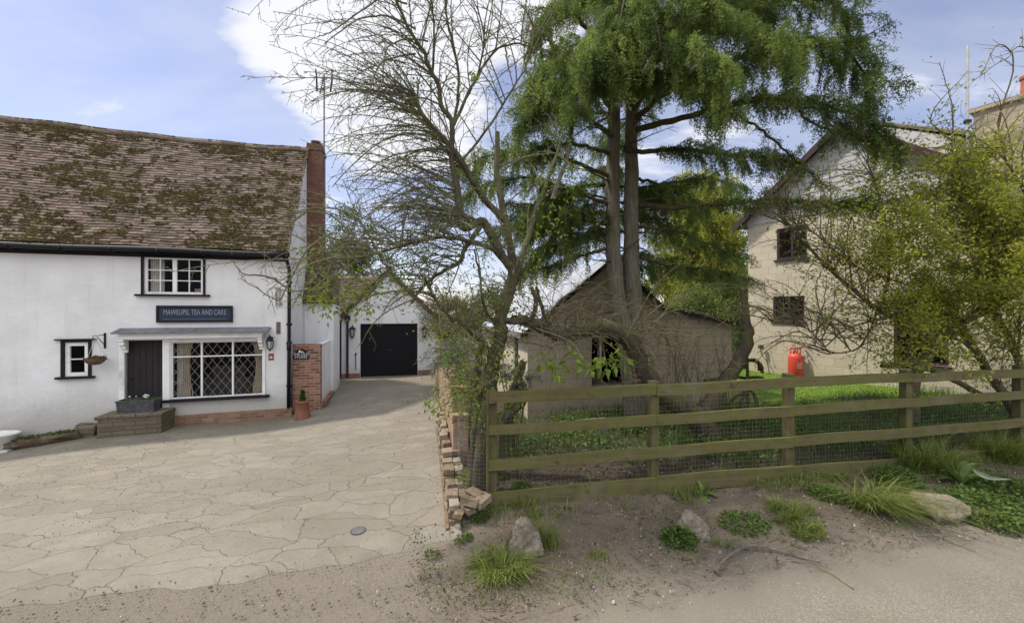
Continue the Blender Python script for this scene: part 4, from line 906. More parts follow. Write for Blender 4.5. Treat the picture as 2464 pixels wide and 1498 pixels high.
    r.add([fn(.5, 0, -.02), fn(4.5, 0, -.02), fn(4.5, 2.3, -.02), fn(.5, 2.3, -.02), (4.5, 3.2, 2.3), (.5, 3.2, 2.3)], [(0, 1, 2, 3), (3, 2, 4, 5), (0, 3, 5), (1, 4, 2)]); r.build('roof', [M['roof'], M['moss']], Wg)
garage()
#@@PART3
# ------------------------------------------------------------------ block shed behind the trees
def shed():
    ang = R(13.5); T = thing('block_shed', (.35, 9.0, EYE - 2.42), 'brown concrete block shed with an unglazed dark window opening', 'shed', ang)
    xR = hit(T, 1760, 850, 0)[0]; el = hit(T, 1270, 793, 0)[1]; ax, az = hit(T, 1468, 626, 0); jx, jz = hit(T, 1590, 738, 0); er = hit(T, 1760, 778, 0)[1]; D = 5.4
    op = rect(T, 1424, 1516, 811, 928)
    w = MB(); facade(w, 0, xR, -.9, el, [op], 0, .2)
    w.add([(0, 0, el), (xR, 0, el), (xR, 0, er), (jx, 0, jz), (ax, 0, az)], [(0, 1, 2, 3, 4)] if er > el else [(0, 1, 2, 3, 4)])
    w.build('wall', M['block'], T)
    s = MB(); s.box(-.002, .14, .012, D, -.9, el - .02); s.box(xR - .15, xR, .012, D, -.9, er - .02); s.box(.15, xR - .16, D - .15, D, -.9, el)
    s.build('side_wall', M['cream_block'], T)
    i = MB(); i.box(op[0] - .6, op[1] + .9, .21, 3.4, op[2] - .5, op[3] + .5); i.f.pop(2); i.m.pop()      # dark inside, front left open
    i.build('interior', M['dark'], T)
    lt = MB(); a = op[0] + .34; lt.box(a, a + .05, .30, .36, op[2] + .25, op[3] + .02); lt.build('light_strip', M['cream'], T)  # pale strip painted in for daylight from a window opposite
    bn = MB(); bn.box(op[0] + .02, op[0] + .6, .7, 1.3, op[2] - .2, op[2] + .22); bn.box(op[0] - .2, op[1] + .3, .215, .5, op[2] - .06, op[2] + .015); bn.build('bench', m_plain('grey_bench', (.12, .105, .09), .8), T)
    def plane(x0, z0, x1, z1, over0, over1, mat, name):
        n = Vector((x1 - x0, 0, z1 - z0)).normalized(); p0 = Vector((x0, 0, z0)) - n * over0; p1 = Vector((x1, 0, z1)) + n * over1; up = Vector((-n.z, 0, n.x)); up = up if up.z > 0 else -up
        b = MB(); k = 26
        for j in range(k):                                  # shallow corrugations across the slope
            ya, yb = -.10 + (D + .25) * j / k, -.10 + (D + .25) * (j + 1) / k; ym = (ya + yb) / 2
            A = [p0 + Vector((0, ya, 0)), p0 + up * .03 + Vector((0, ym, 0)), p0 + Vector((0, yb, 0))]; B = [q - p0 + p1 for q in A]
            b.add([*A, *B], [(0, 1, 4, 3), (1, 2, 5, 4)])
        b.build(name, mat, T, smooth=True)
        e = MB(); q0, q1 = p0 + up * .02, p1 + up * .02; e.prism([tuple(q0.xz), tuple(q1.xz), tuple((q1 - up * .08).xz), tuple((q0 - up * .08).xz)], -.13, -.10); e.build('bargeboard', M['blackwood'], T)
    plane(0, el + .02, ax, az + .03, .22, 0, M['shedroof'], 'roof'); plane(jx, jz + .02, ax, az + .03, .0, 0, M['shedroof'], 'roof'); plane(xR, er + .02, jx, jz - .02, .12, 0, M['shedroof'], 'roof')
    f = MB(); f.box(-.2, -.12, -.08, D, el - .19, el - .06); f.build('fascia', m_plain('shed_fascia', (.20, .17, .16), .7), T)
    c = MB(); c.tube([(-.03, .9, -.4), (-.03, .9, el - .1)], .05, 8); c.build('downpipe', M['zinc'], T)
shed()

# ------------------------------------------------------------------ cream block house on the right
def block_house():
    rz = math.atan2(-.878, .478); T = thing('cream_block_house', (7.78, 13.36, EYE - 1.97), 'cream block house with grey boarded gable and maroon bargeboards', 'house', rz)
    W_ = 5.3; ez = hit(T, 1800, 530, 0)[1]; ax, az = hit(T, 2030, 307, 0); cz = hit(T, 2030, 452, 0)[1]; cz = min(cz, ez + .2)
    w1, w2, w3 = rect(T, 1869, 1942, 545, 622), rect(T, 1860, 1936, 712, 772), rect(T, 2150, 2283, 748, 876)
    w = MB(); facade(w, 0, 6.6, -1.0, ez - .2, [w1, w2, w3]); w.box(0, .2, .01, 6, -1, ez - .2); w.box(6.4, 6.6, .01, 6, -1, ez - .2); w.build('wall', M['cream_block'], T)
    g = MB(); z = ez - .2; k = 0
    while z < az - .05:                                    # overlapping boards of the gable
        h = .155; f = lambda zz: max(0.02, (az - zz) / (az - ez)) if zz > ez else 1.0
        hw0 = 2.65 * min(1, f(z)); hw1 = 2.65 * min(1, f(min(z + h, az)))
        g.add([(ax - hw0, -.030, z), (ax + hw0, -.030, z), (ax + hw1, -.018, z + h), (ax - hw1, -.018, z + h), (ax - hw0, -.002, z), (ax + hw0, -.002, z)], [(0, 1, 2, 3), (0, 4, 5, 1)]); z += h
    g.build('gable_cladding', M['board'], T)
    rf = MB(); D = 6
    for sgn in (-1, 1):
        xe = ax + sgn * 2.95; ze = az - (az - ez) * 2.95 / 2.65
        rf.add([(xe, -.28, ze), (ax, -.28, az + .06), (ax, D, az + .06), (xe, D, ze), (xe, -.28, ze + .07), (ax, -.28, az + .13), (ax, D, az + .13), (xe, D, ze + .07)], [(0, 1, 2, 3), (4, 7, 6, 5), (0, 4, 5, 1), (2, 6, 7, 3), (0, 3, 7, 4)])
    rf.build('roof', M['slate'], T)
    bb = MB()
    for sgn in (-1, 1):
        xe = ax + sgn * 2.97; ze = az - (az - ez) * 2.97 / 2.65
        bb.prism([(xe, ze + .05), (ax, az + .11), (ax, az - .10), (xe, ze - .15)], -.315, -.285)
        bb.add([(xe, -.285, ze - .02), (ax, -.285, az + .04), (ax, -.0, az + .04), (xe, -.0, ze - .02)], [(0, 1, 2, 3)])
    bb.build('bargeboard', M['maroon'], T)
    for r, nx, lab in ((w1, 2, None), (w2, 2, None), (w3, 3, None)):
        x0, x1, z0, z1 = r; f = MB(); fr = .06
        f.box(x0, x1, .03, .09, z1 - fr, z1); f.box(x0, x1, .03, .09, z0, z0 + fr); f.box(x0, x0 + fr, .03, .09, z0 + fr, z1 - fr); f.box(x1 - fr, x1, .03, .09, z0 + fr, z1 - fr)
        for q in range(1, nx): xx = x0 + (x1 - x0) * q / nx; f.box(xx - .03, xx + .03, .032, .09, z0 + fr, z1 - fr)
        f.box(x0 - .06, x1 + .06, -.06, .10, z0 - .05, z0 - .002)
        o = f.build('window', M['maroon'], T); pane(T, o, r, .06)
        b = MB(); b.box(x0, x1, .5, .52, z0, z1); b.box(x0 - .02, x1 + .02, .141, .5, z0 - .02, z0); b.build('blind', M['room'], o)
    # rear block with a higher slate roof
    a, b = P(2095, 297, 14.0), P(2420, 330, 15.2); B = thing('slate_roofed_block', (a.x, a.y, .6), 'rear part of the block house under a grey slate roof', 'house', math.atan2(b.y - a.y, b.x - a.x))
    Ls = (b - a).length; zr = a.z - .6; r = MB(); r.add([(-.1, -2.6, zr - 1.5), (Ls + 2, -2.6, zr - 1.5), (Ls + 2, 0, zr), (-.1, 0, zr), (-.1, 2.6, zr - 1.5), (Ls + 2, 2.6, zr - 1.5), (-.1, -2.6, zr - 1.6), (Ls + 2, -2.6, zr - 1.6)], [(0, 1, 2, 3), (3, 2, 5, 4), (0, 6, 7, 1)]); r.build('roof', M['slate'], B); e = MB(); e.prism([(-2.55, zr - 1.58), (2.55, zr - 1.58), (0, zr - .06)], -.06, .06, axis='x'); e.build('gable_cladding', M['board'], B)
    rt = MB(); rt.tube([(-.1, 0, zr + .0), (Ls + 2, 0, zr + .0)], .1, 8); rt.build('ridge_tiles', m_plain('ridge_tile', (.26, .20, .13), .9), B)
    w = MB(); w.box(0, Ls + 1.9, -2.4, 2.4, -1.4, zr - 1.55); w.build('wall', M['cream_block'], B)
    # stone chimney with red pot
    x0, zt = hit(T, 2342, 262, .55); c = MB(); c.box(x0, x0 + 1.5, .55, 1.25, ez - .5, zt - .1); c.box(x0 - .06, x0 + 1.56, .49, 1.31, zt - .1, zt); ch = c.build('chimney', M['stoneblock'], T)
    for dx in (.75, 1.15): p = MB(); p.lathe([(.15, 0), (.17, .03), (.14, .06), (.12, .40), (.15, .42), (.15, .48), (.1, .48)], (x0 + dx, .9, zt), 14); p.build('chimney_pot', m_plain('red_clay_pot', (.42, .12, .06), .8), ch)
    p = P(2328, 110, 10.8); t = thing('aerial_mast', (p.x, p.y, 4.6), 'tall bare grey aerial mast beside the stone chimney', 'aerial'); m_ = MB(); m_.tube([(0, 0, 0), (0, 0, p.z - 4.6)], .03, 8); m_.build('mast', M['metal'], t)
    for dz in (1.5, 2.0, 2.9): k = MB(); k.box(-.06, .06, -.05, .05, dz, dz + .09); k.build('clamp', M['black'], t)
    # gas bottle, hose, cable
    q = P(1925, 908, 12.0); gzv = gz1(q.x - .25, q.y - .1)
    b = thing('gas_bottle', (q.x - .22, q.y - .12, gzv), 'tall red gas bottle standing against the cream block wall', 'gas bottle')
    m_ = MB(); m_.lathe([(.17, 0), (.185, .02), (.185, .62), (.175, .68), (.13, .74), (.08, .765)], (0, 0, 0), 24); m_.build('cylinder', M['redpaint'], b, smooth=True)
    m_ = MB(); m_.lathe([(.045, .76), (.045, .80), (.025, .81), (.025, .86)], (0, 0, 0), 10); m_.build('valve', M['brass'], b)
    m_ = MB()
    for a0 in (0, math.pi): m_.tube([(.11 * math.cos(g), .11 * math.sin(g), .90) for g in np.linspace(a0 + .3, a0 + math.pi - .3, 9)], .02, 8)
    for g in (.5, 2.6, 3.7, 5.8): m_.tube([(.12 * math.cos(g), .12 * math.sin(g), .74), (.11 * math.cos(g), .11 * math.sin(g), .90)], .016, 6)
    m_.build('collar', M['redpaint'], b, smooth=True)
    lb = MB(); 
    for zz in (.40, .46, .34): lb.box(-.07, .07, -.1895, -.183, zz, zz + .018)
    lb.build('lettering', M['letter_white'], b)
    h = thing('gas_hose', tuple(P(1960, 870, 11.7)), 'grey hose looping from the gas bottle to the cream wall', 'hose'); pts = smoothline([list(P(u, v, Y)) for u, v, Y in ((1938, 842, 11.75), (1955, 862, 11.7), (1975, 895, 11.55), (2000, 908, 11.35), (2022, 900, 11.15), (2040, 878, 11.0), (2048, 858, 11.0))], 30)
    a = Acc(); a.tube(pts, .022, 8); a.build('hose', M['hose'], h, True)
    h = thing('wall_cable', tuple(P(1840, 860, 12.8)), 'thin dark cable hanging from a small box on the cream wall', 'cable'); pts = smoothline([list(P(u, v, Y)) for u, v, Y in ((1831, 834, 12.86), (1832, 850, 12.84), (1845, 870, 12.7), (1852, 900, 12.6))], 16)
    a = Acc(); a.tube(pts, .012, 6); a.build('cable', M['zinc'], h, True); m_ = MB(); e = P(1831, 834, 12.84); m_.box(e.x - .06, e.x + .06, e.y - .05, e.y + .05, e.z - .06, e.z + .06); m_.build('socket_box', M['zinc'], h, True)
block_house()

# ------------------------------------------------------------------ garden wall along the driveway
def garden_wall():
    y0 = 6.0; a = math.atan2(1, -.218) - math.pi / 2; base = gz1(WX(8), 8)
    T = thing('garden_brick_wall', (WX(y0), y0, gz1(WX(y0), y0)), 'crumbling orange brick wall along the right side of the driveway', 'wall', math.atan2(1, -.218))
    Mi = root_matrix(T).inverted()                       # local x runs away along the wall, y to the left (driveway side)
    b = MB(); n = 40; L_ = 9.3; rr = random.Random(4); prev = None
    for i in range(n):
        xa, xb = L_ * i / n, L_ * (i + 1) / n; g = gz1(*(root_matrix(T) @ Vector((xa, 0, 0))).xy) - T.location.z
        h = 1.30 + .06 * math.sin(i * .9) - (.55 if i == 0 else .22 if i == 1 else 0.08 if i == 2 else 0) - .25 * max(0, (xa - 6) / 3)
        b.box(xa, xb + .002, -.22, .0, -.4 + g, g + h - .08 + rr.uniform(-.02, .02)); b.box(xa - .005, xb + .004, -.235, .014, g + h - .08, g + h, jit=.008)
    b.build('brickwork', M['gardenwall'], T)
    cols = m_rubble()
    o = MB(); rr = random.Random(9); x = 2.35
    while x > -1.35:                                     # broken outer leaf of loose bricks
        wy = .02 + rr.uniform(-.015, .02); g = gz1(*(root_matrix(T) @ Vector((x, .1, 0))).xy) - T.location.z
        hgt = .42 if x > 1.9 else .50 - .08 * (2 - x) if x > 0 else .34 + .10 * (x + .2)
        ncs = max(1, int((hgt + rr.uniform(-.08, .08)) / .078))
        for c in range(ncs):
            ln, d = rr.uniform(.16, .22), rr.uniform(.10, .15); Mx = Matrix.Translation((x + rr.uniform(-.02, .02), wy + .07, g - .02 + c * .078)) @ Matrix.Rotation(rr.uniform(-.12, .12), 4, 'Z') @ Matrix.Rotation(rr.uniform(-.05, .05), 4, 'X')
            o.box(-ln / 2, ln / 2, -d / 2, d / 2, 0, .068, 0, Mx, rr.random(), .008)
            if rr.random() < .7: o.box(-ln / 2, ln / 2, -d / 2 - .12, -d / 2 - .01, 0, .06, 0, Mx, rr.random(), .01)
        x -= .215
    for k in range(9):                                  # fallen ones at the end
        Mx = Matrix.Translation((-1.45 + rr.uniform(-.12, .15), -.02 + rr.uniform(-.22, .12), -.04 + rr.uniform(0, .2))) @ Matrix.Rotation(rr.uniform(-1, 1), 4, 'Z') @ Matrix.Rotation(rr.uniform(-.3, .3), 4, 'X')
        o.box(-.11, .11, -.055, .055, 0, .07, 0, Mx, rr.random(), .012)
    o.build('broken_bricks', cols, T, bevel=.006)
    k = MB(); pts = [(x_, .16, gz1(*(root_matrix(T) @ Vector((x_, .16, 0))).xy) - T.location.z - .02) for x_ in np.linspace(2.6, -1.5, 14)]
    for p, q in zip(pts, pts[1:]): k.add([(p[0], .15, p[2] - .1), (q[0], .15, q[2] - .1), (q[0], .19, q[2] - .1), (p[0], .19, p[2] - .1), (p[0], .15, p[2] + .07), (q[0], .15, q[2] + .07), (q[0], .19, q[2] + .07), (p[0], .19, p[2] + .07)], [(4, 5, 6, 7), (0, 1, 5, 4), (2, 3, 7, 6), (0, 4, 7, 3), (1, 2, 6, 5)])
    k.build('edging', m_plain('rusty_edging', (.20, .14, .09), .9, .4, 8, .4), T)
def m_rubble():
    t = NT('rubble_brick'); r = t.attr('rnd'); n = t.noise(22, 7, .7)
    col = t.ramp(r, [(0, (.14, .09, .065)), (.35, (.21, .155, .11)), (.6, (.27, .225, .165)), (.85, (.18, .12, .09)), (1, (.31, .275, .215))])
    col = t.mix(t.mapr(n, .4, .75, 0, .8), col, (.33, .27, .19)); col = t.mix(t.mapr(t.noise(5, 6), .46, .66, 0, .75), col, (.11, .10, .05))
    return t.done(col, .95, t.bump(n, .8, .015))
garden_wall()

# ------------------------------------------------------------------ post and rail fence
FR = math.atan2(1, 5.8)
def fence():
    T = thing('post_and_rail_fence', (FX0, FY0, EYE - 2.3), 'mossy four-rail timber fence backed with wire mesh', 'fence', FR)
    us = [1175, 1577, 1905, 2190, 2464]
    V = {1: ((945, 972), (924, 950), (906, 930), (897, 918), (886, 906)), 2: ((1022, 1044), (996, 1021), (975, 999), (957, 978), (938, 957)),
         3: ((1103, 1128), (1072, 1098), (1048, 1072), (1028, 1050), (1004, 1024)), 4: ((1181, 1222), (1144, 1185), (1119, 1157), (1097, 1135), (1072, 1102))}
    K = []
    for i, u in enumerate(us):
        x, zt = hit(T, u, V[1][i][0], 0); K.append((x, zt))
    K2 = K + [(K[-1][0] + 2.0, 0)]
    rr = random.Random(2)
    zz = {r: [tuple(hit(T, us[i], v, 0)[1] for v in V[r][i]) for i in range(5)] for r in V}
    for r in zz: zz[r].append(tuple(2 * a - b for a, b in zip(zz[r][4], zz[r][3])))
    for r in (1, 2, 3, 4):
        for i in range(5):
            xa, xb = K2[i][0] + (0 if i else .0), K2[i + 1][0]; (ta, ba), (tb, bb) = zz[r][i], zz[r][i + 1]; m = MB(); th = .038; d = rr.uniform(-.004, .004); dz = rr.uniform(-.008, .008); n = 8
            for k in range(n):
                f0, f1 = k / n, (k + 1) / n; w0, w1 = .006 * math.sin(f0 * 7 + i + r), .006 * math.sin(f1 * 7 + i + r)
                g = lambda f, w: (xa + (xb - xa) * f, ta + (tb - ta) * f + w + dz, ba + (bb - ba) * f + w * .7 + dz)
                x_0, t_0, b_0 = g(f0, w0); x_1, t_1, b_1 = g(f1, w1); x_0 += .002 if k == 0 else 0; x_1 -= .002 if k == n - 1 else 0
                m.add([(x_0, -th + d, b_0), (x_1, -th + d, b_1), (x_1, d - .001, b_1), (x_0, d - .001, b_0), (x_0, -th + d, t_0), (x_1, -th + d, t_1), (x_1, d - .001, t_1), (x_0, d - .001, t_0)], [(0, 3, 2, 1), (4, 5, 6, 7), (0, 1, 5, 4), (2, 3, 7, 6)] + ([(0, 4, 7, 3)] if k == 0 else []) + ([(1, 2, 6, 5)] if k == n - 1 else []))
            m.build('rail', M['fence'], T)
    for i in range(5):
        x, zt = K[i]; xo = .05 if i == 0 else 0; m = MB(); up = .035 if i else .02
        m.box(x + xo - .052, x + xo + .052, .004, .11, zz[4][i][1] - .5, zt + up, jit=.004); m.build('post', M['post'], T, bevel=.006)
    e = MB(); e.box(-.025, -.004, -.045, .06, zz[4][0][1] - .06, zz[1][0][0] + .03); e.build('end_board', M['post'], T)
    # welded wire mesh behind the rails
    a = Acc(); x = .02; xe = K2[5][0]
    top = lambda q: np.interp(q, [k[0] for k in K2], [z[0] for z in zz[1]]) - .03
    bot = lambda q: np.interp(q, [k[0] for k in K2], [z[1] for z in zz[4]]) + .03
    Mx = np.array(root_matrix(T)); W3 = lambda p: (np.asarray(p) @ Mx[:3, :3].T + Mx[:3, 3])
    while x < xe:
        s = .012 * math.sin(x * 2); a.tube(W3([(x, .118, bot(x)), (x + s, .122, (bot(x) + top(x)) / 2), (x, .118, top(x))]), .0011, 3); x += .052
    for k in range(24):
        f = k / 23; xs = np.linspace(.02, xe, 30); a.tube(W3(np.stack([xs, np.full(30, .120), [bot(q) + (top(q) - bot(q)) * f + .004 * math.sin(q * 3 + k) for q in xs]], 1)), .0011, 3)
    a.build('wire_mesh', M['wire'], T)
    return T
FENCE = fence()

def tree_guard():
    c = Vector((-.36, 5.03, 0)); g0 = gz1(c.x, c.y); T = thing('wire_tree_guard', (c.x, c.y, g0), 'curved wire mesh guard round the trunk at the end of the fence', 'tree guard'); a = Acc(); r = .30; h = 1.22
    A = np.linspace(R(150), R(285), 16)
    for g in A: a.tube([(c.x + r * math.cos(g), c.y + r * math.sin(g), g0 + .05), (c.x + r * 1.03 * math.cos(g), c.y + r * math.sin(g), g0 + .6), (c.x + r * math.cos(g), c.y + r * math.sin(g), g0 + h)], .0012, 3)
    for k in range(26):
        z = g0 + .05 + (h - .05) * k / 25; G = np.linspace(R(150), R(285), 22); a.tube(np.stack([c.x + r * np.cos(G), c.y + r * np.sin(G), z + .01 * np.sin(G * 5 + k)], 1), .0012, 3)
    o = a.build('wire_mesh', M['wire'], T)
tree_guard()

# ------------------------------------------------------------------ small things on the ground
def rock(name, u, v, label, pts, rz=0.0, seed=1, sink=.04):
    """angular stone: convex hull of a few corners, broken up and roughened"""
    p = onground(u, v); bm = bmesh.new()
    for q in pts: bm.verts.new(q)
    bmesh.ops.convex_hull(bm, input=bm.verts); 
    for w in [w for w in bm.verts if not w.link_faces]: bm.verts.remove(w)
    bmesh.ops.bevel(bm, geom=list(bm.edges), offset=.018, segments=1, affect='EDGES', profile=.5)
    bmesh.ops.triangulate(bm, faces=bm.faces)
    for _ in range(4):
        long_ = [e for e in bm.edges if e.calc_length() > .022]
        if long_: bmesh.ops.subdivide_edges(bm, edges=long_, cuts=1); bmesh.ops.triangulate(bm, faces=bm.faces)
    bm.normal_update(); o3 = Vector((seed * 3.1, 0, 0))
    for w in bm.verts:
        c = w.co; w.co = c + w.normal * (.022 * mnoise.noise(c * 9 + o3) + .012 * mnoise.noise(c * 24 + o3) + .007 * mnoise.noise(c * 60 + o3))
    me = bpy.data.meshes.new(name); bm.to_mesh(me); bm.free(); me.materials.append(M['rock'])
    o = bpy.data.objects.new(name, me); COL.objects.link(o); o.location = (p.x, p.y, p.z - sink); o.rotation_euler = (0, 0, rz); return tag(o, label, 'rock')
rock('boulder', 1262, 1328, 'tan triangular rock among the long grass tuft by the fence end', [(-.17, -.09, 0), (.19, -.11, 0), (.17, .12, 0), (-.15, .12, 0), (-.05, .02, .38), (.03, .05, .36), (.17, .0, .18), (-.13, -.02, .20)], .1, 1, 0)
rock('boulder', 1662, 1288, 'white pointed limestone rock half covered by nettles', [(-.17, -.08, 0), (.19, -.10, .0), (.21, .1, 0), (-.16, .12, 0), (-.05, .02, .33), (.03, .06, .31), (.12, .0, .25), (.20, -.03, .15), (-.16, .0, .16), (.02, -.11, .17)], -.1, 2)
rock('boulder', 2258, 1246, 'large grey brown flat-topped rock beside the dock leaves', [(-.10, -.10, 0), (.12, -.10, 0), (.12, .12, 0), (-.10, .12, 0), (-.27, -.06, .24), (.27, -.12, .20), (.28, .12, .22), (-.24, .16, .27), (-.02, -.02, .31), (.14, .05, .30), (-.20, -.14, .14), (.02, -.16, .12)], -.1, 3)

def concrete_blocks():
    for k, (u, v, lab) in enumerate(((1372, 1042, 'single hollow concrete block in the weeds behind the fence'), (1428, 1036, 'hollow concrete block lying next to the mound behind the fence'))):
        p = onground(u, v); t = MB(); rz = R(8 + 12 * k); w = .17 if k == 0 else .30
        t.box(-w, w, -.10, .10, .19, .22); t.box(-w, w, -.10, .10, 0, .04); t.box(-w, -w + .05, -.10, .10, .04, .19); t.box(w - .05, w, -.10, .10, .04, .19); t.box(-w + .06, w - .06, .05, .09, .041, .189)
        o = t.build('concrete_block', m_plain('pale_concrete' + 'ab'[k], (.30, .265, .215), .95, .3, 12, .4), None, bevel=.006); o.location = (p.x, p.y, p.z - .02); o.rotation_euler = (0, 0, rz); tag(o, lab, 'block')
concrete_blocks()

def cover():
    p = onground(862, 1281); t = thing('utility_cover', (p.x, p.y, p.z + .024), 'small round grey cover set in the crazy paving', 'cover'); b = MB(); b.lathe([(.085, 0), (.085, .006), (.072, .008), (.068, .005)], (0, 0, 0), 24); b.build('rim', M['zinc'], t)
    l = MB(); l.lathe([(.066, .0), (.066, .006)], (0, 0, 0), 24)
    for q in range(-4, 5): w = math.sqrt(max(0, .06 ** 2 - (q * .014) ** 2)); l.box(-w, w, q * .014 - .003, q * .014 + .003, .006, .0085)
    l.build('lid', m_plain('cover_iron', (.17, .165, .155), .7), t)
cover()

def doorstep():
    x0, zt = hit(H, 238, 1000, -.55); x1 = hit(H, 392, 990, -.55)[0]; p = root_matrix(H) @ Vector(((x0 + x1) / 2, -.3, -.4)); t = thing('stone_doorstep', p, 'mossy stone step below the dark brown door', 'step', HROT)
    w = (x1 - x0) / 2; z1 = zt + .4; b = MB(); b.box(-w, w, -.33, .27, -.4, z1 - .075, jit=.015); b.build('base', M['stone'], t, bevel=.015)
    c = MB(); n = 5
    for i in range(n): a = -w - .03 + (2 * w + .06) * i / n; c.box(a + .002, a + (2 * w + .06) / n - .002, -.36, .275, z1 - .074, z1, jit=.008)
    c.build('slab', M['stone'], t, bevel=.012); return root_matrix(H) @ Vector((0, 0, zt))
DS = doorstep()
def trough():
    x0, zt = hit(H, 285, 975, -.38); x1 = hit(H, 376, 965, -.38)[0]; zb = hit(H, 330, 1001, -.5)[1]
    zb = (root_matrix(H).inverted() @ DS).z
    p = root_matrix(H) @ Vector(((x0 + x1) / 2, -.33, zb)); t = thing('zinc_planter', p, 'dark grey trough planter with small flowers on the doorstep', 'planter', HROT); w = (x1 - x0) / 2; h = .26
    b = MB()
    def ring(sx0, sy0, z0, sx1, sy1, z1, mi=0): b.add([(-sx0, -sy0, z0), (sx0, -sy0, z0), (sx0, sy0, z0), (-sx0, sy0, z0), (-sx1, -sy1, z1), (sx1, -sy1, z1), (sx1, sy1, z1), (-sx1, sy1, z1)], [(0, 1, 5, 4), (1, 2, 6, 5), (2, 3, 7, 6), (3, 0, 4, 7)])
    ring(w * .95, .13, .002, w, .15, h); ring(w, .15, h, w + .015, .165, h); ring(w + .015, .165, h, w + .015, .165, h + .025); ring(w + .015, .165, h + .025, w - .02, .13, h + .025); ring(w - .02, .13, h + .025, w - .02, .13, h - .03)
    for k in range(3): ring(w * .96 + .004 + .003 * k, .136 + .004 * k, .06 + .06 * k, w * .96 + .008 + .003 * k, .142 + .004 * k, .068 + .06 * k)
    b.add([(-w * .95, -.13, .002), (w * .95, -.13, .002), (w * .95, .13, .002), (-w * .95, .13, .002)], [(0, 3, 2, 1)]); b.build('trough', M['zinc'], t)
    s = MB(); s.box(-w + .03, w - .03, -.12, .12, h - .08, h - .02, jit=.01); s.build('soil', M['soil'], t)
    a = Acc(); n = 260; pos = np.stack([RNG.uniform(-w + .04, w - .04, n), RNG.uniform(-.11, .11, n), np.full(n, h - .03)], 1); Mx = np.array(root_matrix(t)); pos = pos @ Mx[:3, :3].T + Mx[:3, 3]
    leaves(a, pos, RNG.normal(size=(n, 3)) + [0, 0, .9], RNG.uniform(.04, .12, n), .035); a.build('plants', M['greenleaf'], t)
    for fx, s_ in ((.45, 1.5), (.38, 1.2), (.5, 1.0), (-.45, .6), (-.1, .5)):
        fl = Acc(); c = np.array(root_matrix(t) @ Vector((w * fx, -.03, h + .10))); d = RNG.normal(size=(26, 3)) * [1, 1, .6] + [0, -.5, .3]; leaves(fl, np.repeat(c[None], 26, 0), d, .04 * s_, .03 * s_); fl.build('flower', M['white'], t)
trough()
def log_trough():
    L = root_matrix(H); xa = hit(H, 22, 1060, -.35)[0]; xb = hit(H, 200, 1045, -.3)[0]; g = gz1(*(L @ Vector(((xa + xb) / 2, -.3, 0))).xy)
    p = L @ Vector(((xa + xb) / 2, -.30, 0)); p.z = g; t = thing('log_planter', p, 'hollowed log planter of low green plants along the white wall', 'planter', HROT + .04); w = (xb - xa) / 2; b = MB(); n = 26; k = 12; rr = random.Random(3); vs = []
    sl = (gz1(*(L @ Vector((xb, -.3, 0))).xy) - gz1(*(L @ Vector((xa, -.3, 0))).xy)) / (xb - xa)
    for i in range(n):
        x = -w + 2 * w * i / (n - 1)
        for j in range(k):
            a = math.pi + math.pi * j / (k - 1); r = .21 * (1 + .22 * mnoise.noise(Vector((x * 4, math.cos(a) * 2, math.sin(a) * 2)))); vs.append((x, r * math.cos(a), .21 + r * math.sin(a) + x * sl + (rr.uniform(-.02, .03) if j in (0, k - 1) else 0)))
        for j in range(k):
            a = 2 * math.pi - math.pi * j / (k - 1); r = .15; vs.append((x, r * math.cos(a), .20 + r * .7 * math.sin(a) + x * sl))
    kk = 2 * k; b.add(vs, [(i * kk + j, i * kk + (j + 1) % kk, (i + 1) * kk + (j + 1) % kk, (i + 1) * kk + j) for i in range(n - 1) for j in range(kk)] + [tuple(range(kk - 1, -1, -1)), tuple((n - 1) * kk + j for j in range(kk))]); b.build('log', M['log'], t)
    a = Acc(); m = 420; x = RNG.uniform(-w + .05, w - .08, m); pos = np.stack([x, RNG.uniform(-.1, .1, m), .19 + x * sl], 1); Mx = np.array(root_matrix(t)); pos = pos @ Mx[:3, :3].T + Mx[:3, 3]
    leaves(a, pos, RNG.normal(size=(m, 3)) + [0, 0, .7], RNG.uniform(.04, .10, m), .04); a.build('plants', M['greenleaf'], t)
    # squared stone propping its right end
    q = L @ Vector((xb + .02, -.2, 0)); bm = MB(); bm.box(-.19, .19, -.12, .12, -.03, .30, jit=.03); o = bm.build('stone_block', M['stone'], None, bevel=.04); o.location = (q.x, q.y, gz1(q.x, q.y)); o.rotation_euler = (0, 0, HROT); tag(o, 'squared mossy stone at the right end of the log planter', 'stone')
    # white tub at the frame edge
    q = L @ Vector((hit(H, -28, 1050, -.33)[0], -.36, 0)); g = gz1(q.x, q.y); t = thing('white_tub', (q.x, q.y, g), 'white oval tub on blocks beside the log planter', 'tub', HROT)
    b = MB(); k = 28; prof = [(.60, .10), (.72, .16), (.78, .36), (.84, .40), (.86, .43), (.82, .44), (.76, .42), (.70, .34)]; vs = [(r * .62 * math.cos(2 * math.pi * j / k), r * .36 * math.sin(2 * math.pi * j / k), z) for r, z in prof for j in range(k)]
    b.add(vs, [(i * k + j, i * k + (j + 1) % k, (i + 1) * k + (j + 1) % k, (i + 1) * k + j) for i in range(len(prof) - 1) for j in range(k)] + [tuple(range(k - 1, -1, -1)), tuple((len(prof) - 1) * k + j for j in range(k))]); b.build('tub', M['whitetub'], t, smooth=True)
    f = MB(); f.box(-.42, -.1, -.2, .2, -.05, .12); f.box(.16, .46, -.2, .2, -.05, .12); f.build('foot', M['whitetub'], t, bevel=.01)
log_trough()
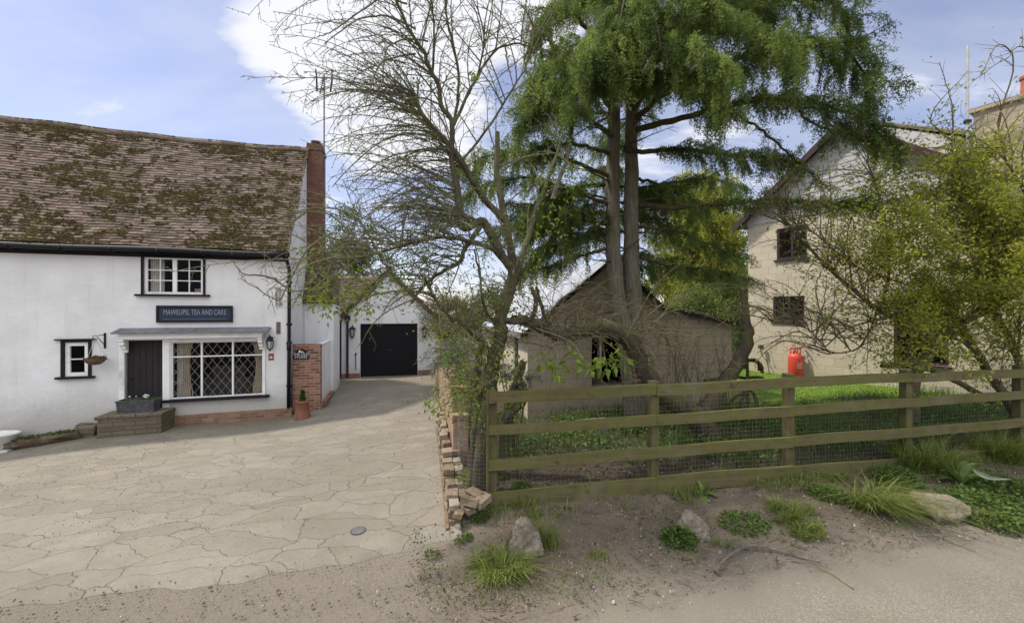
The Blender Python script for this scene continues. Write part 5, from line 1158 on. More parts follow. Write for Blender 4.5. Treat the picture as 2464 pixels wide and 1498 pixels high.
def chimney_pot_planter():
    p = onground(728, 1008); t = thing('terracotta_planter', p, 'tall terracotta pot with a small green conifer against the brick wall', 'planter')
    h = .47; b = MB(); b.lathe([(.185, 0), (.19, .03), (.165, .2), (.135, h - .06), (.15, h - .05), (.152, h), (.135, h + .005), (.125, h - .03)], (0, 0, 0), 28); b.build('pot', M['terracotta'], t, smooth=True)
    a = Acc(); n = 900; z = RNG.uniform(0, 1, n); r = .055 * (1 - z * .75) * np.sqrt(RNG.random(n)); g = RNG.uniform(0, 6.28, n); pos = np.stack([p.x + r * np.cos(g), p.y + r * np.sin(g), p.z + h - .02 + z * .26], 1)
    blades_quad(a, pos, np.stack([np.cos(g), np.sin(g), np.full(n, 1.1)], 1), .06, .014); a.build('conifer', M['grass'], t)
chimney_pot_planter()
#@@PART4
# ------------------------------------------------------------------ trees
def limb(acc, px, r0, r1, n=None, k=8, wob=.0, rough=.08):
    """limb through points given as (u, v, depth)"""
    pts = [list(P(*q)) for q in px]; n = n or max(8, 5 * len(pts)); s = smoothline(pts, n)
    if wob: s[1:-1] += RNG.normal(0, wob, (n - 2, 3))
    acc.tube(s, np.linspace(r0, r1, n), k, RNG.random(), rough); return s
def whip(p, d, length, n=9, droop=.35, curl=.06, lift=0.0):
    """an arching shoot: starts along d, bends over under its weight"""
    pts = [np.array(p, float)]; d = unit(np.array(d, float)); st = length / (n - 1); c = RNG.normal(0, curl, 3)
    for i in range(n - 1):
        f = i / (n - 1); d = unit(d + np.array([0, 0, -droop * f * 2 / (n - 1) + lift / (n - 1)]) + c / (n - 1) * 4 + RNG.normal(0, .035, 3)); pts.append(pts[-1] + d * st)
    return np.array(pts)
def at(line, f):
    x = f * (len(line) - 1); i = min(int(x), len(line) - 2); t = x - i; return line[i] * (1 - t) + line[i + 1] * t, unit(line[i + 1] - line[i])

def twiggy(acc, lines, spacing, l0, l1, r, spread=.8, up=.1, droop=.3, buds=None, k=3, f0=.15, n=5, lines_out=None):
    """side twigs along each line"""
    for L_ in lines:
        ln = np.linalg.norm(np.diff(L_, axis=0), axis=1).sum(); m = max(1, int(ln / spacing))
        for i in range(m):
            f = f0 + (1 - f0) * (i + RNG.random()) / m; p, d = at(L_, min(f, .999)); sd = unit(np.cross(d, RNG.normal(size=3)))
            w = whip(p, d * .7 + sd * spread + np.array([0, 0, up]), RNG.uniform(l0, l1) * (1 - .45 * f), n, droop); acc.tube(w, np.linspace(r, r * .45, n), k, RNG.random())
            if lines_out is not None: lines_out.append(w)
            if buds is not None:
                q = np.repeat(w[1:], 2, 0) + RNG.normal(0, .004, (2 * (n - 1), 3)); buds.append((q, np.repeat(unit(np.diff(w, axis=0)), 2, 0) + RNG.normal(0, .8, (len(q), 3))))

def plum_tree():
    base = P(1150, 1180, 5.0); T = thing('plum_tree', (base.x, base.y, gz1(base.x, base.y) - .03), 'old bare plum tree with arching twigs rising behind the fence end', 'tree')
    tr = Acc(); g0 = (1150, 1200, 5.0)
    t1 = limb(tr, [g0, (1152, 1170, 5.0), (1160, 1060, 5.05), (1178, 950, 5.1), (1188, 865, 5.12), (1204, 810, 5.15), (1204, 765, 5.15), (1224, 705, 5.2), (1240, 655, 5.2)], .095, .080, 40, 12, .004, .14)
    limb(tr, [(1128, 1190, 5.02), (1140, 1060, 5.08), (1152, 960, 5.1), (1148, 880, 5.12), (1160, 820, 5.2)], .06, .035, 22, 8, .006, .2)
    limb(tr, [(1204, 1050, 5.4), (1225, 960, 5.4), (1258, 880, 5.4)], .05, .045, 12, 8, .004, .15)
    limb(tr, [(1204, 1170, 5.4), (1208, 1060, 5.4), (1224, 1000, 5.4), (1262, 950, 5.4), (1245, 905, 5.4), (1260, 870, 5.4)], .10, .05, 20, 9, .004, .15)
    A = limb(tr, [(1236, 665, 5.2), (1229, 643, 5.2), (1206, 611, 5.18), (1183, 566, 5.15), (1164, 533, 5.1), (1148, 536, 5.05), (1118, 549, 5.0), (1106, 530, 4.98), (1104, 500, 4.95), (1102, 464, 4.95), (1096, 427, 4.95)], .062, .042, 34, 9, .003, .1)
    A2 = limb(tr, [(1096, 427, 4.95), (1086, 380, 4.95), (1088, 300, 4.95), (1062, 252, 4.92), (1055, 205, 4.9), (1033, 162, 4.88), (1019, 122, 4.85), (990, 83, 4.8), (965, 29, 4.75), (950, -10, 4.7), (938, -60, 4.7)], .036, .012, 34, 7, .006)
    B = limb(tr, [(1238, 660, 5.22), (1230, 610, 5.22), (1223, 566, 5.22), (1206, 482, 5.25), (1195, 425, 5.3), (1197, 370, 5.32), (1197, 318, 5.33)], .055, .030, 24, 8, .003)
    C = limb(tr, [(1215, 530, 5.25), (1190, 505, 5.2), (1165, 478, 5.15), (1136, 432, 5.1), (1102, 375, 5.0), (1068, 335, 4.95), (1036, 300, 4.9), (1013, 270, 4.85), (1000, 238, 4.85), (992, 214, 4.85)], .045, .020, 30, 8, .003)
    D = limb(tr, [(1241, 661, 5.22), (1254, 626, 5.3), (1273, 565, 5.4), (1289, 507, 5.5), (1305, 470, 5.6), (1322, 420, 5.7), (1340, 370, 5.8), (1352, 330, 5.9)], .045, .016, 22, 8, .003)
    E = limb(tr, [(1206, 622, 5.2), (1183, 598, 5.1), (1144, 585, 5.0), (1099, 575, 4.85), (1045, 572, 4.7), (980, 588, 4.55), (914, 607, 4.4), (860, 622, 4.3)], .030, .012, 26, 7, .004)
    Fm = limb(tr, [(1164, 533, 5.1), (1140, 568, 5.0), (1118, 600, 4.95), (1103, 632, 4.9), (1060, 655, 4.8), (1018, 690, 4.75), (990, 730, 4.7)], .034, .016, 22, 7, .004)
    G = limb(tr, [(1092, 300, 4.95), (1120, 240, 5.05), (1148, 185, 5.15), (1180, 135, 5.25), (1215, 110, 5.3), (1260, 108, 5.35), (1290, 130, 5.4)], .022, .008, 24, 6, .004)
    G2 = limb(tr, [(1086, 330, 4.95), (1105, 200, 5.1), (1090, 110, 5.1), (1075, 40, 5.1), (1068, -60, 5.1)], .020, .008, 20, 6, .005)
    G3 = limb(tr, [(1040, 180, 4.88), (1045, 90, 4.8), (1038, 0, 4.75), (1030, -80, 4.7)], .016, .007, 14, 6, .004)
    G4 = limb(tr, [(1100, 400, 5.0), (1180, 300, 5.2), (1230, 220, 5.3), (1270, 150, 5.4), (1290, 60, 5.4)], .018, .007, 20, 6, .006)
    G5 = limb(tr, [(1148, 185, 5.15), (1165, 100, 5.1), (1150, 30, 5.1), (1120, -40, 5.0)], .014, .006, 14, 5, .005)
    LB = limb(tr, [(1206, 765, 5.15), (1240, 775, 5.1), (1280, 765, 5.1), (1290, 720, 5.1), (1278, 690, 5.1)], .04, .025, 14, 7, .003)
    LF = [limb(tr, [(1200, 790, 5.1), (1165, 740, 5.0), (1155, 660, 4.95), (1140, 600, 4.9)], .02, .010, 14, 6, .006),
          limb(tr, [(1188, 850, 5.1), (1120, 790, 4.9), (1060, 740, 4.8), (1015, 660, 4.75)], .028, .010, 18, 6, .008)]
    tr.build('trunk', M['plumbark'], T, True)
    # arching shoots given by hand from the photograph, then many more of the same habit
    tw = Acc(); shoots = []
    H_ = [[(1098, 470, 4.95), (1060, 475, 4.9), (1010, 480, 4.8), (960, 505, 4.7), (905, 540, 4.6), (850, 590, 4.5)], [(1098, 480, 4.95), (1040, 455, 4.85), (985, 460, 4.75), (920, 490, 4.65), (860, 540, 4.55), (800, 610, 4.5)],
          [(1104, 490, 4.95), (1070, 512, 4.85), (1040, 545, 4.8), (1010, 580, 4.75), (1004, 600, 4.7)], [(1090, 370, 4.95), (1040, 330, 4.8), (975, 320, 4.6), (910, 345, 4.5), (855, 390, 4.4), (800, 450, 4.35)],
          [(1086, 355, 4.95), (1030, 360, 4.8), (960, 370, 4.7), (900, 400, 4.6), (850, 440, 4.55)], [(1092, 420, 4.95), (1040, 425, 4.85), (990, 440, 4.8), (930, 480, 4.75), (880, 530, 4.7)],
          [(900, 665, 4.4), (860, 580, 4.3), (800, 520, 4.25), (740, 508, 4.2), (670, 525, 4.2), (600, 555, 4.2), (560, 585, 4.2)], [(920, 630, 4.5), (885, 560, 4.4), (850, 520, 4.3), (790, 500, 4.25), (700, 512, 4.2), (640, 540, 4.2)],
          [(910, 707, 4.5), (850, 660, 4.4), (780, 610, 4.35), (700, 560, 4.3), (650, 530, 4.3)], [(905, 690, 4.5), (880, 720, 4.5), (930, 660, 4.4), (990, 640, 4.5), (1040, 660, 4.6)],
          [(1062, 252, 4.92), (1010, 235, 4.7), (965, 245, 4.6), (940, 290, 4.5)], [(1000, 130, 4.85), (940, 140, 4.7), (905, 170, 4.6), (880, 250, 4.5)], [(1030, 100, 4.85), (975, 95, 4.7), (930, 120, 4.6), (920, 200, 4.6), (895, 250, 4.55)],
          [(1000, 70, 4.8), (935, 40, 4.6), (870, 45, 4.5), (820, 75, 4.4), (780, 105, 4.4)], [(980, 10, 4.7), (920, -5, 4.6), (850, 40, 4.5), (800, 75, 4.4), (762, 90, 4.4)], [(1290, 130, 5.4), (1280, 180, 5.4), (1240, 215, 5.35), (1190, 240, 5.3)],
          [(1215, 110, 5.3), (1225, 170, 5.3), (1250, 250, 5.3)], [(1195, 425, 5.3), (1250, 385, 5.35), (1320, 365, 5.4), (1380, 400, 5.4), (1400, 440, 5.4)], [(1197, 400, 5.3), (1270, 378, 5.3), (1340, 372, 5.2), (1390, 420, 5.1)],
          [(900, 607, 4.4), (840, 640, 4.35), (780, 690, 4.3), (740, 720, 4.3)], [(1018, 690, 4.75), (960, 700, 4.6), (900, 710, 4.5), (850, 730, 4.45), (800, 720, 4.4)], [(690, 690, 4.2), (640, 665, 4.15), (590, 660, 4.1), (566, 640, 4.1)],
          [(800, 640, 4.3), (760, 690, 4.25), (700, 700, 4.2), (660, 690, 4.2)], [(740, 508, 4.2), (700, 540, 4.2), (680, 600, 4.2)], [(800, 560, 4.3), (740, 600, 4.25), (690, 690, 4.2), (665, 720, 4.2), (580, 670, 4.15)]]
    for h in H_: s = limb(tw, h, .0125, .0045, 20, 5, .004); shoots.append(s)
    lines = [A2, B, C, E, Fm, G, G2, G3, G4, G5, D]; wts = np.array([32, 10, 28, 44, 26, 16, 14, 10, 14, 10, 10])
    for L_, c in zip(lines, wts):
        for _ in range(int(c)):
            p, d = at(L_, RNG.uniform(.12, .98)); o = np.array([RNG.normal(-.35, .75), RNG.normal(-.08, .55), RNG.uniform(.0, .9)])
            n = 11; w = whip(p, unit(d) * .5 + o, RNG.uniform(.5, 1.35), n, RNG.uniform(.3, 1.5), .10); tw.tube(w, np.linspace(RNG.uniform(.006, .010), .003, n), 4, RNG.random()); shoots.append(w)
    for _ in range(95):                                   # dense bundle of shoots arching left from the elbow
        p, d = at(A if RNG.random() < .5 else C, RNG.uniform(.35, 1)); n = 13; w = whip(p, [RNG.uniform(-1.2, -.7), RNG.uniform(-.55, .35), RNG.uniform(.05, .7)], RNG.uniform(.7, 1.6), n, RNG.uniform(.7, 1.5), .08); tw.tube(w, np.linspace(.009, .0032, n), 4, RNG.random()); shoots.append(w)
    for _ in range(80):                                   # tangle on the low left side over the wall
        p, d = at(LF[1] if RNG.random() < .6 else t1[18:], RNG.uniform(0, .95)); n = 10; w = whip(p, [RNG.uniform(-1, .4), RNG.uniform(-.6, .5), RNG.uniform(-.1, .8)], RNG.uniform(.3, .9), n, RNG.uniform(.5, 1.4), .15); tw.tube(w, np.linspace(.008, .003, n), 4, RNG.random()); shoots.append(w)
    for _ in range(64):                                   # long thin whips reaching left toward the cottage
        p, d = at([E, Fm, C, A2][RNG.integers(4)], RNG.uniform(.3, 1)); n = 14; w = whip(p, [RNG.uniform(-1.3, -.8), RNG.uniform(-.45, .3), RNG.uniform(-.1, .75)], RNG.uniform(.9, 1.9), n, RNG.uniform(.5, 1.4), .08); tw.tube(w, np.linspace(.007, .0028, n), 4, RNG.random()); shoots.append(w)
    sub = []; buds = []
    twiggy(tw, shoots, .125, .10, .42, .0036, .9, .15, .35, buds, 3, .1, 5, sub)
    twiggy(tw, [s for s in sub if RNG.random() < .45], .10, .04, .14, .0024, .9, .1, .2, buds, 3, .1, 4)
    tw.build('twigs', M['twig'], T)
    bd = Acc()
    for q, d in buds:
        m = RNG.random(len(q)) < .55; leaves(bd, q[m], d[m], RNG.uniform(.010, .024, m.sum()), .009)
    lf = Acc()
    def cluster(u, v, Y, n, rad, ln, wd):
        c = np.array(P(u, v, Y)); q = c + RNG.normal(0, rad, (n, 3)); d = (q - c) * 4 + RNG.normal(0, .5, (n, 3)) + [0, 0, -.1]; leaves(lf, q, d, RNG.uniform(ln * .7, ln * 1.3, n), RNG.uniform(wd * .7, wd * 1.2, n), droop=.15)
    for (u, v, n, rad) in ((770, 610, 20, .10), (745, 680, 30, .12), (790, 690, 34, .12), (770, 725, 20, .08), (830, 690, 24, .11), (860, 735, 20, .08), (880, 740, 10, .05), (840, 650, 16, .1), (795, 740, 10, .06), (905, 700, 16, .1), (935, 690, 10, .08), (1003, 200, 7, .03), (1106, 218, 8, .035), (1137, 180, 12, .035), (1045, 205, 6, .03), (1080, 215, 7, .03), (1170, 455, 8, .05), (1010, 600, 12, .09), (955, 640, 10, .1), (1040, 640, 12, .1), (985, 680, 16, .13), (1090, 500, 8, .07), (1150, 640, 10, .09)): cluster(u, v, 4.5 if u < 960 else 5.0, int(n * 2.2), rad * 1.15, .055, .030)
    for (u, v, n, rad) in ((1300, 440, 26, .16), (1350, 400, 26, .13), (1290, 520, 20, .16), (1330, 470, 26, .14), (1265, 590, 16, .14), (1370, 420, 18, .1), (1320, 570, 12, .12), (1255, 700, 30, .13), (1235, 740, 22, .1), (1300, 640, 14, .14), (1180, 680, 16, .15), (1130, 700, 18, .16), (1095, 740, 20, .14), (1060, 700, 14, .12), (1150, 790, 26, .12), (1110, 800, 24, .12), (1160, 850, 26, .1), (1120, 860, 20, .1), (1200, 880, 22, .1), (1170, 930, 26, .09), (1130, 960, 24, .09), (1150, 1010, 20, .08), (1050, 795, 14, .12), (1040, 985, 14, .05), (1025, 970, 10, .05), (1225, 960, 10, .05), (1110, 990, 14, .07)): cluster(u, v, 5.1 if v < 760 else 4.85, int(n * 1.9), rad * 1.25, .055, .030)
    for (u, v, n, rad) in ((1335, 885, 11, .045), (1352, 897, 9, .03), (1310, 862, 9, .035), (1380, 858, 9, .03), (1410, 885, 13, .045), (1425, 875, 9, .03), (1475, 862, 14, .05), (1462, 880, 10, .04), (1495, 875, 8, .035), (1440, 880, 6, .03)): cluster(u, v, 4.35, n, rad, .095, .055)
    for _ in range(60):
        u = RNG.uniform(1040, 1260); v = RNG.uniform(700, 1000); cluster(u, v, RNG.uniform(4.75, 5.4), RNG.integers(6, 22), .08, .05, .028)
    for _ in range(50): cluster(RNG.uniform(700, 1150), RNG.uniform(520, 740), RNG.uniform(4.3, 5.1), RNG.integers(3, 9), .07, .042, .022)
    sp = Acc()
    for h in ([(1200, 850, 4.9), (1260, 800, 4.7), (1330, 830, 4.45), (1345, 880, 4.35)], [(1290, 790, 4.9), (1370, 820, 4.5), (1400, 860, 4.35), (1420, 880, 4.35)], [(1530, 905, 4.9), (1500, 890, 4.6), (1480, 870, 4.35), (1470, 855, 4.3)], [(1210, 900, 4.8), (1100, 960, 4.7), (1040, 985, 4.7)]): limb(sp, h, .008, .003, 14, 5)
    sp.build('leaf_sprays', M['twig'], T)
    bd.build('buds', M['greenleaf'], T); lf.build('leaves', M['plumleaf'], T)
plum_tree()

def leaning_tree():
    b = P(1700, 1060, 6.4); T = thing('leaning_tree', (b.x, b.y, gz1(b.x, b.y)), 'thick old mossy tree leaning left in an arch above the fence', 'tree'); tr = Acc()
    A = limb(tr, [(1715, 1110, 6.5), (1700, 1040, 6.45), (1650, 985, 6.4), (1585, 940, 6.3), (1540, 885, 6.2), (1525, 835, 6.1), (1490, 800, 6.0), (1440, 786, 5.9), (1385, 800, 5.8), (1340, 802, 5.7), (1300, 785, 5.6), (1265, 772, 5.5), (1235, 768, 5.4)], .19, .060, 60, 14, .008, .14)
    limb(tr, [(1690, 1100, 6.6), (1695, 1010, 6.6), (1720, 950, 6.7), (1770, 880, 6.9), (1800, 815, 7.0), (1795, 770, 7.1), (1788, 700, 7.2)], .17, .05, 26, 10, .006, .12)
    limb(tr, [(1545, 915, 6.2), (1520, 920, 5.9), (1500, 930, 5.7)], .035, .03, 8, 8)
    K = [limb(tr, [(1330, 800, 5.7), (1310, 760, 5.6), (1295, 705, 5.6), (1290, 690, 5.6)], .035, .02, 12, 7, .004), limb(tr, [(1300, 787, 5.6), (1350, 720, 5.8), (1400, 690, 6.0)], .02, .010, 10, 6, .004)]
    tr.build('trunk', M['leanbark'], T, True)
    tw = Acc(); sh = []
    for _ in range(105):                                  # matted fine shoots over the bend
        p, d = at(A, RNG.uniform(.30, .92)); n = 10; w = whip(p + RNG.normal(0, .1, 3), [RNG.normal(.2, .9), RNG.normal(-.3, .5), RNG.uniform(-.3, 1.2)], RNG.uniform(.4, 1.7), n, RNG.uniform(.7, 2.2), .14); tw.tube(w, np.linspace(RNG.uniform(.004, .009), .0025, n), 4, RNG.random()); sh.append(w)
    for h in ([(1525, 835, 6.1), (1600, 755, 5.9), (1680, 750, 5.8), (1770, 790, 5.8)], [(1510, 815, 6.1), (1560, 790, 5.9), (1680, 800, 5.7), (1800, 800, 5.6)], [(1520, 820, 6.1), (1580, 740, 6.0), (1700, 700, 6.0), (1830, 690, 6.0)], [(1540, 860, 6.2), (1620, 830, 6.0), (1720, 790, 6.0), (1780, 740, 6.0)], [(1600, 950, 6.3), (1610, 840, 6.2), (1570, 770, 6.0), (1500, 730, 5.9)], [(1645, 985, 6.4), (1625, 880, 6.2), (1600, 800, 6.1), (1585, 780, 6.1)], [(1560, 800, 6.1), (1650, 700, 6.1), (1760, 685, 6.1), (1850, 720, 6.0)], [(1500, 800, 6.0), (1480, 720, 5.9), (1430, 680, 5.8), (1380, 690, 5.8)]): sh.append(limb(tw, h, .012, .004, 18, 5, .006))
    for _ in range(46):                                   # upright suckers against the shed wall
        u = RNG.uniform(1560, 1770); p = np.array(P(u, RNG.uniform(930, 1000), RNG.uniform(6.6, 7.6))); w = whip(p, [RNG.normal(0, .2), RNG.normal(0, .15), 1], RNG.uniform(.6, 1.7), 9, .25, .12); tw.tube(w, np.linspace(.007, .0028, 9), 4, RNG.random()); sh.append(w)
    sub = []; bd = []; twiggy(tw, sh, .2, .10, .45, .0035, .9, .1, .4, bd, 3, .1, 5, sub); twiggy(tw, [q for q in sub if RNG.random() < .3], .12, .05, .15, .0024, .9, .1, .2, None, 3, .1, 4)
    tw.build('twigs', M['limb'], T)
    lf = Acc(); q = np.concatenate([a[:1] + RNG.normal(0, .02, (1, 3)) for a, _ in bd]); leaves(lf, q, RNG.normal(size=(len(q), 3)), RNG.uniform(.015, .035, len(q)), .014)
    q = np.concatenate([A[14:44] + RNG.normal(0, .14, (30, 3)) for _ in range(5)]); leaves(lf, q, RNG.normal(size=(len(q), 3)), RNG.uniform(.02, .05, len(q)), .018); lf.build('leaves', M['brownleaf'], T)
leaning_tree()

def spray_branch(wood, nd, line, r0, width, dens=1.0, drop=.32, wscale=1.0, taper=.35, start=.22):
    """one cedar branch: side sprays both ways, each with hanging twiglets covered in needles"""
    ln = np.linalg.norm(np.diff(line, axis=0), axis=1).sum(); n = len(line); wood.tube(line, np.linspace(r0, r0 * .22, n), 7, RNG.random(), .1)
    m = max(4, int(ln / (.085 / dens)))
    for i in range(m):
        f = start + (1 - start) * (i + RNG.random() * .9) / m; p, d = at(line, min(f, .999)); side = unit(np.cross(d, [0, 0, 1.0])) * (1 if i % 2 else -1)
        prof = min(1, (f - start) / .25 + .35) * (1 - taper * f); L1 = width * prof * RNG.uniform(.55, 1.15)
        w = whip(p, d * RNG.uniform(.4, 1.0) + side * RNG.uniform(.5, 1) + [0, 0, RNG.uniform(.0, .28)], L1, 7, RNG.uniform(.5, 1.3), .08); wood.tube(w, np.linspace(.009, .003, 7) * wscale, 3, RNG.random())
        c = max(3, int(L1 / .048)); ff = (np.arange(c) + RNG.random(c)) / c; P0 = []; D0 = []
        for g in ff:
            q, e = at(w, min(.15 + .85 * g, .999)); hang = unit(e * .6 + np.cross(e, [0, 0, 1.0]) * RNG.choice([-1, 1]) * RNG.uniform(.2, .8) + [0, 0, -RNG.uniform(.1, 1.5) * drop / .32]); hl = RNG.uniform(.06, drop) * (1 - .35 * g)
            k = max(3, int(hl / .020)); tt = np.linspace(0, 1, k)[:, None]; s = q + hang * hl * tt + np.array([0, 0, -1]) * (hl * .45) * tt ** 2
            P0.append(s); D0.append(np.repeat(hang[None], k, 0))
        P0 = np.concatenate(P0); D0 = np.concatenate(D0); P0 = np.repeat(P0, 5, 0) + RNG.normal(0, .017, (len(P0) * 5, 3)); D0 = np.repeat(D0, 5, 0)
        r = np.clip(RNG.normal(.45, .20) + RNG.normal(0, .15, len(P0)), 0, 1); blades_quad(nd, P0, D0 * .5 + RNG.normal(0, .6, (len(P0), 3)), RNG.uniform(.032, .068, len(P0)), RNG.uniform(.010, .017, len(P0)), r)

def cedar():
    b = P(1520, 1010, 8.1); T = thing('cedar_tree', (b.x, b.y, gz1(b.x, b.y)), 'large twin-trunked cedar with drooping green sprays in front of the shed', 'tree'); tr = Acc(); Yc = 8.05
    trunks = [limb(tr, [(1528, 1035, Yc), (1514, 880, Yc), (1490, 740, Yc), (1476, 620, Yc), (1475, 500, Yc), (1478, 300, Yc), (1485, 100, Yc), (1495, -200, Yc), (1505, -420, Yc)], .20, .07, 40, 14, .006, .07),
              limb(tr, [(1540, 1035, Yc + .1), (1534, 900, Yc + .1), (1522, 700, Yc + .1), (1518, 500, Yc + .1), (1520, 300, Yc + .1), (1528, 100, Yc), (1540, -200, Yc), (1560, -480, Yc)], .20, .07, 40, 14, .006, .07)]
    tr.build('trunk', M['cedarbark'], T, True)
    wd = Acc(); nd = Acc()
    B = [([(1500, 360, 8.05), (1560, 364, 7.9), (1640, 358, 7.7), (1740, 372, 7.5), (1830, 378, 7.4), (1890, 392, 7.3)], .055, .75, 1.7, .26),
         ([(1535, 495, 8.1), (1640, 498, 7.8), (1760, 488, 7.4), (1880, 482, 7.0), (1990, 492, 6.8), (2080, 488, 6.6)], .055, .55, 1.7, .20),
         ([(1525, 315, 8.1), (1620, 290, 7.8), (1720, 262, 7.5), (1830, 240, 7.2), (1950, 246, 6.9), (2060, 280, 6.7), (2140, 345, 6.6)], .065, .75, 1.35, .32),
         ([(1525, 290, 8.1), (1600, 225, 7.6), (1700, 170, 7.2), (1820, 128, 6.9), (1940, 112, 6.7), (2040, 130, 6.6), (2100, 205, 6.5)], .06, .9, 1.45, .38),
         ([(1530, 200, 8.0), (1640, 90, 7.5), (1760, 30, 7.1), (1880, 0, 6.8), (1990, 0, 6.6), (2045, 50, 6.5)], .055, .8, 1.1, .34),
         ([(1530, 160, 8.0), (1640, 70, 7.2), (1760, 50, 6.6), (1860, 90, 6.2), (1900, 140, 6.1)], .05, .9, 1.2, .4),
         ([(1515, 220, 7.9), (1560, 130, 7.0), (1620, 95, 6.3), (1690, 120, 5.8), (1740, 165, 5.6)], .05, .85, 1.3, .4),
         ([(1510, 250, 7.9), (1560, 210, 7.1), (1620, 190, 6.5), (1690, 215, 6.1), (1730, 270, 6.0)], .045, .75, 1.2, .36),
         ([(1505, 190, 7.9), (1500, 110, 7.0), (1480, 70, 6.4), (1440, 100, 6.0), (1420, 150, 5.9)], .045, .8, 1.25, .4),
         ([(1475, 330, 8.0), (1420, 290, 7.6), (1350, 250, 7.3), (1290, 260, 7.1), (1250, 310, 7.0)], .05, .75, 1.2, .42),
         ([(1470, 260, 8.0), (1400, 170, 7.5), (1340, 140, 7.2), (1290, 180, 7.0), (1265, 250, 7.0)], .05, .8, 1.2, .42),
         ([(1475, 160, 8.0), (1400, 50, 7.5), (1350, 20, 7.3), (1310, 40, 7.1), (1295, 90, 7.1)], .045, .75, 1.2, .40),
         ([(1475, 240, 7.9), (1430, 180, 7.1), (1400, 200, 6.5), (1380, 260, 6.3)], .045, .75, 1.3, .42),
         ([(1470, 370, 8.0), (1400, 350, 7.8), (1330, 345, 7.6), (1270, 370, 7.5)], .045, .55, 1.1, .36),
         ([(1468, 425, 8.0), (1380, 390, 7.9), (1280, 365, 7.8), (1180, 375, 7.7), (1100, 410, 7.7)], .045, .65, 1.2, .42),
         ([(1462, 490, 8.0), (1380, 460, 8.2), (1280, 430, 8.4), (1180, 440, 8.5), (1110, 480, 8.5)], .04, .6, 1.0, .45),
         ([(1458, 530, 8.0), (1400, 565, 7.8), (1330, 590, 7.6), (1270, 610, 7.5)], .04, .6, .95, .4), ([(1458, 600, 8.0), (1400, 615, 8.3), (1330, 640, 8.5), (1260, 655, 8.6)], .04, .65, .95, .4),
         ([(1460, 560, 8.0), (1390, 520, 8.4), (1310, 510, 8.7), (1230, 530, 8.9)], .04, .6, .9, .45),
         ([(1540, 545, 8.1), (1620, 555, 8.3), (1700, 585, 8.5), (1770, 620, 8.6)], .035, .55, .9, .34), ([(1540, 620, 8.1), (1620, 640, 8.4), (1710, 650, 8.6), (1800, 672, 8.7)], .035, .6, 1.0, .36),
         ([(1530, 430, 8.1), (1600, 440, 8.6), (1700, 430, 9.0), (1790, 450, 9.2)], .035, .55, .9, .36), ([(1750, 255, 7.4), (1840, 320, 7.3), (1930, 400, 7.2), (1990, 450, 7.2)], .03, .3, .6, .25), ([(1900, 242, 7.0), (1960, 300, 6.9), (2060, 330, 6.7), (2150, 380, 6.5)], .025, .45, .9, .3)]
    for line, r0, width, dens, drop in B: spray_branch(wd, nd, smoothline([list(P(*q)) for q in line], 26) + np.concatenate([[np.zeros(3)], RNG.normal(0, .012, (25, 3))]), r0, width, dens, drop)
    for _ in range(48):                                   # upper and rear crown
        t = trunks[RNG.integers(2)]; z = RNG.uniform(6.3, 11.8); i = int(np.argmin(np.abs(t[:, 2] - z))); p = t[i]; az = RNG.uniform(0, 2 * math.pi); right = .5 + .5 * math.cos(az)
        ln = (1.5 + 1.9 * right) * (1 - .35 * max(0, (z - 7) / 5)) * RNG.uniform(.75, 1.1); ln *= 1 - .25 * max(0, -math.sin(az))
        w = whip(p, [math.cos(az), math.sin(az) * .9, RNG.uniform(.25, .6)], ln, 16, RNG.uniform(.9, 1.5), .06)
        spray_branch(wd, nd, w, .045, RNG.uniform(.6, .85), 1.05, .40)
    for q in ([(1520, 180, 7.9), (1540, 90, 7.2), (1560, 40, 6.6), (1580, 60, 6.1), (1590, 120, 5.9)], [(1490, 120, 7.9), (1500, 20, 7.2), (1510, -30, 6.6), (1500, 10, 6.1), (1490, 70, 5.9)], [(1530, 260, 8.0), (1580, 190, 7.3), (1640, 170, 6.8), (1700, 210, 6.4)], [(1500, 80, 7.9), (1560, -40, 7.0), (1640, -60, 6.3), (1700, 0, 5.9)], [(1480, 200, 7.9), (1470, 120, 7.2), (1470, 90, 6.7), (1460, 130, 6.3), (1455, 190, 6.2)]): spray_branch(wd, nd, smoothline([list(P(*p)) for p in q], 22), .04, .8, 1.25, .42)
    for k in range(20):                                   # shaded lower tiers, mostly beyond and beside the trunks
        t = trunks[RNG.integers(2)]; z = RNG.uniform(3.3, 6.0); i = int(np.argmin(np.abs(t[:, 2] - z))); az = RNG.uniform(.15, math.pi - .15) if k % 3 else RNG.choice([math.pi, 2.6, 3.5]) + RNG.normal(0, .2)
        spray_branch(wd, nd, whip(t[i], [math.cos(az), math.sin(az), RNG.uniform(.1, .35)], RNG.uniform(1.2, 2.5), 14, RNG.uniform(.8, 1.3), .06), .03, RNG.uniform(.55, .8), .9, .42)
    for _ in range(26):                                   # bare lower snags
        t = trunks[RNG.integers(2)]; i = RNG.integers(10, 26); az = RNG.uniform(0, 6.28); w = whip(t[i], [math.cos(az), math.sin(az), RNG.uniform(-.2, .3)], RNG.uniform(.5, 1.6), 9, .6, .12); wd.tube(w, np.linspace(.02, .004, 9), 5, RNG.random())
        s = []; twiggy(wd, [w], .12, .2, .5, .005, .8, -.1, .4, None, 3, .2, 5)
    wd.build('branches', M['leanbark'], T); print('needles', nd.n // 4); nd.build('crown', M['needle'], T)
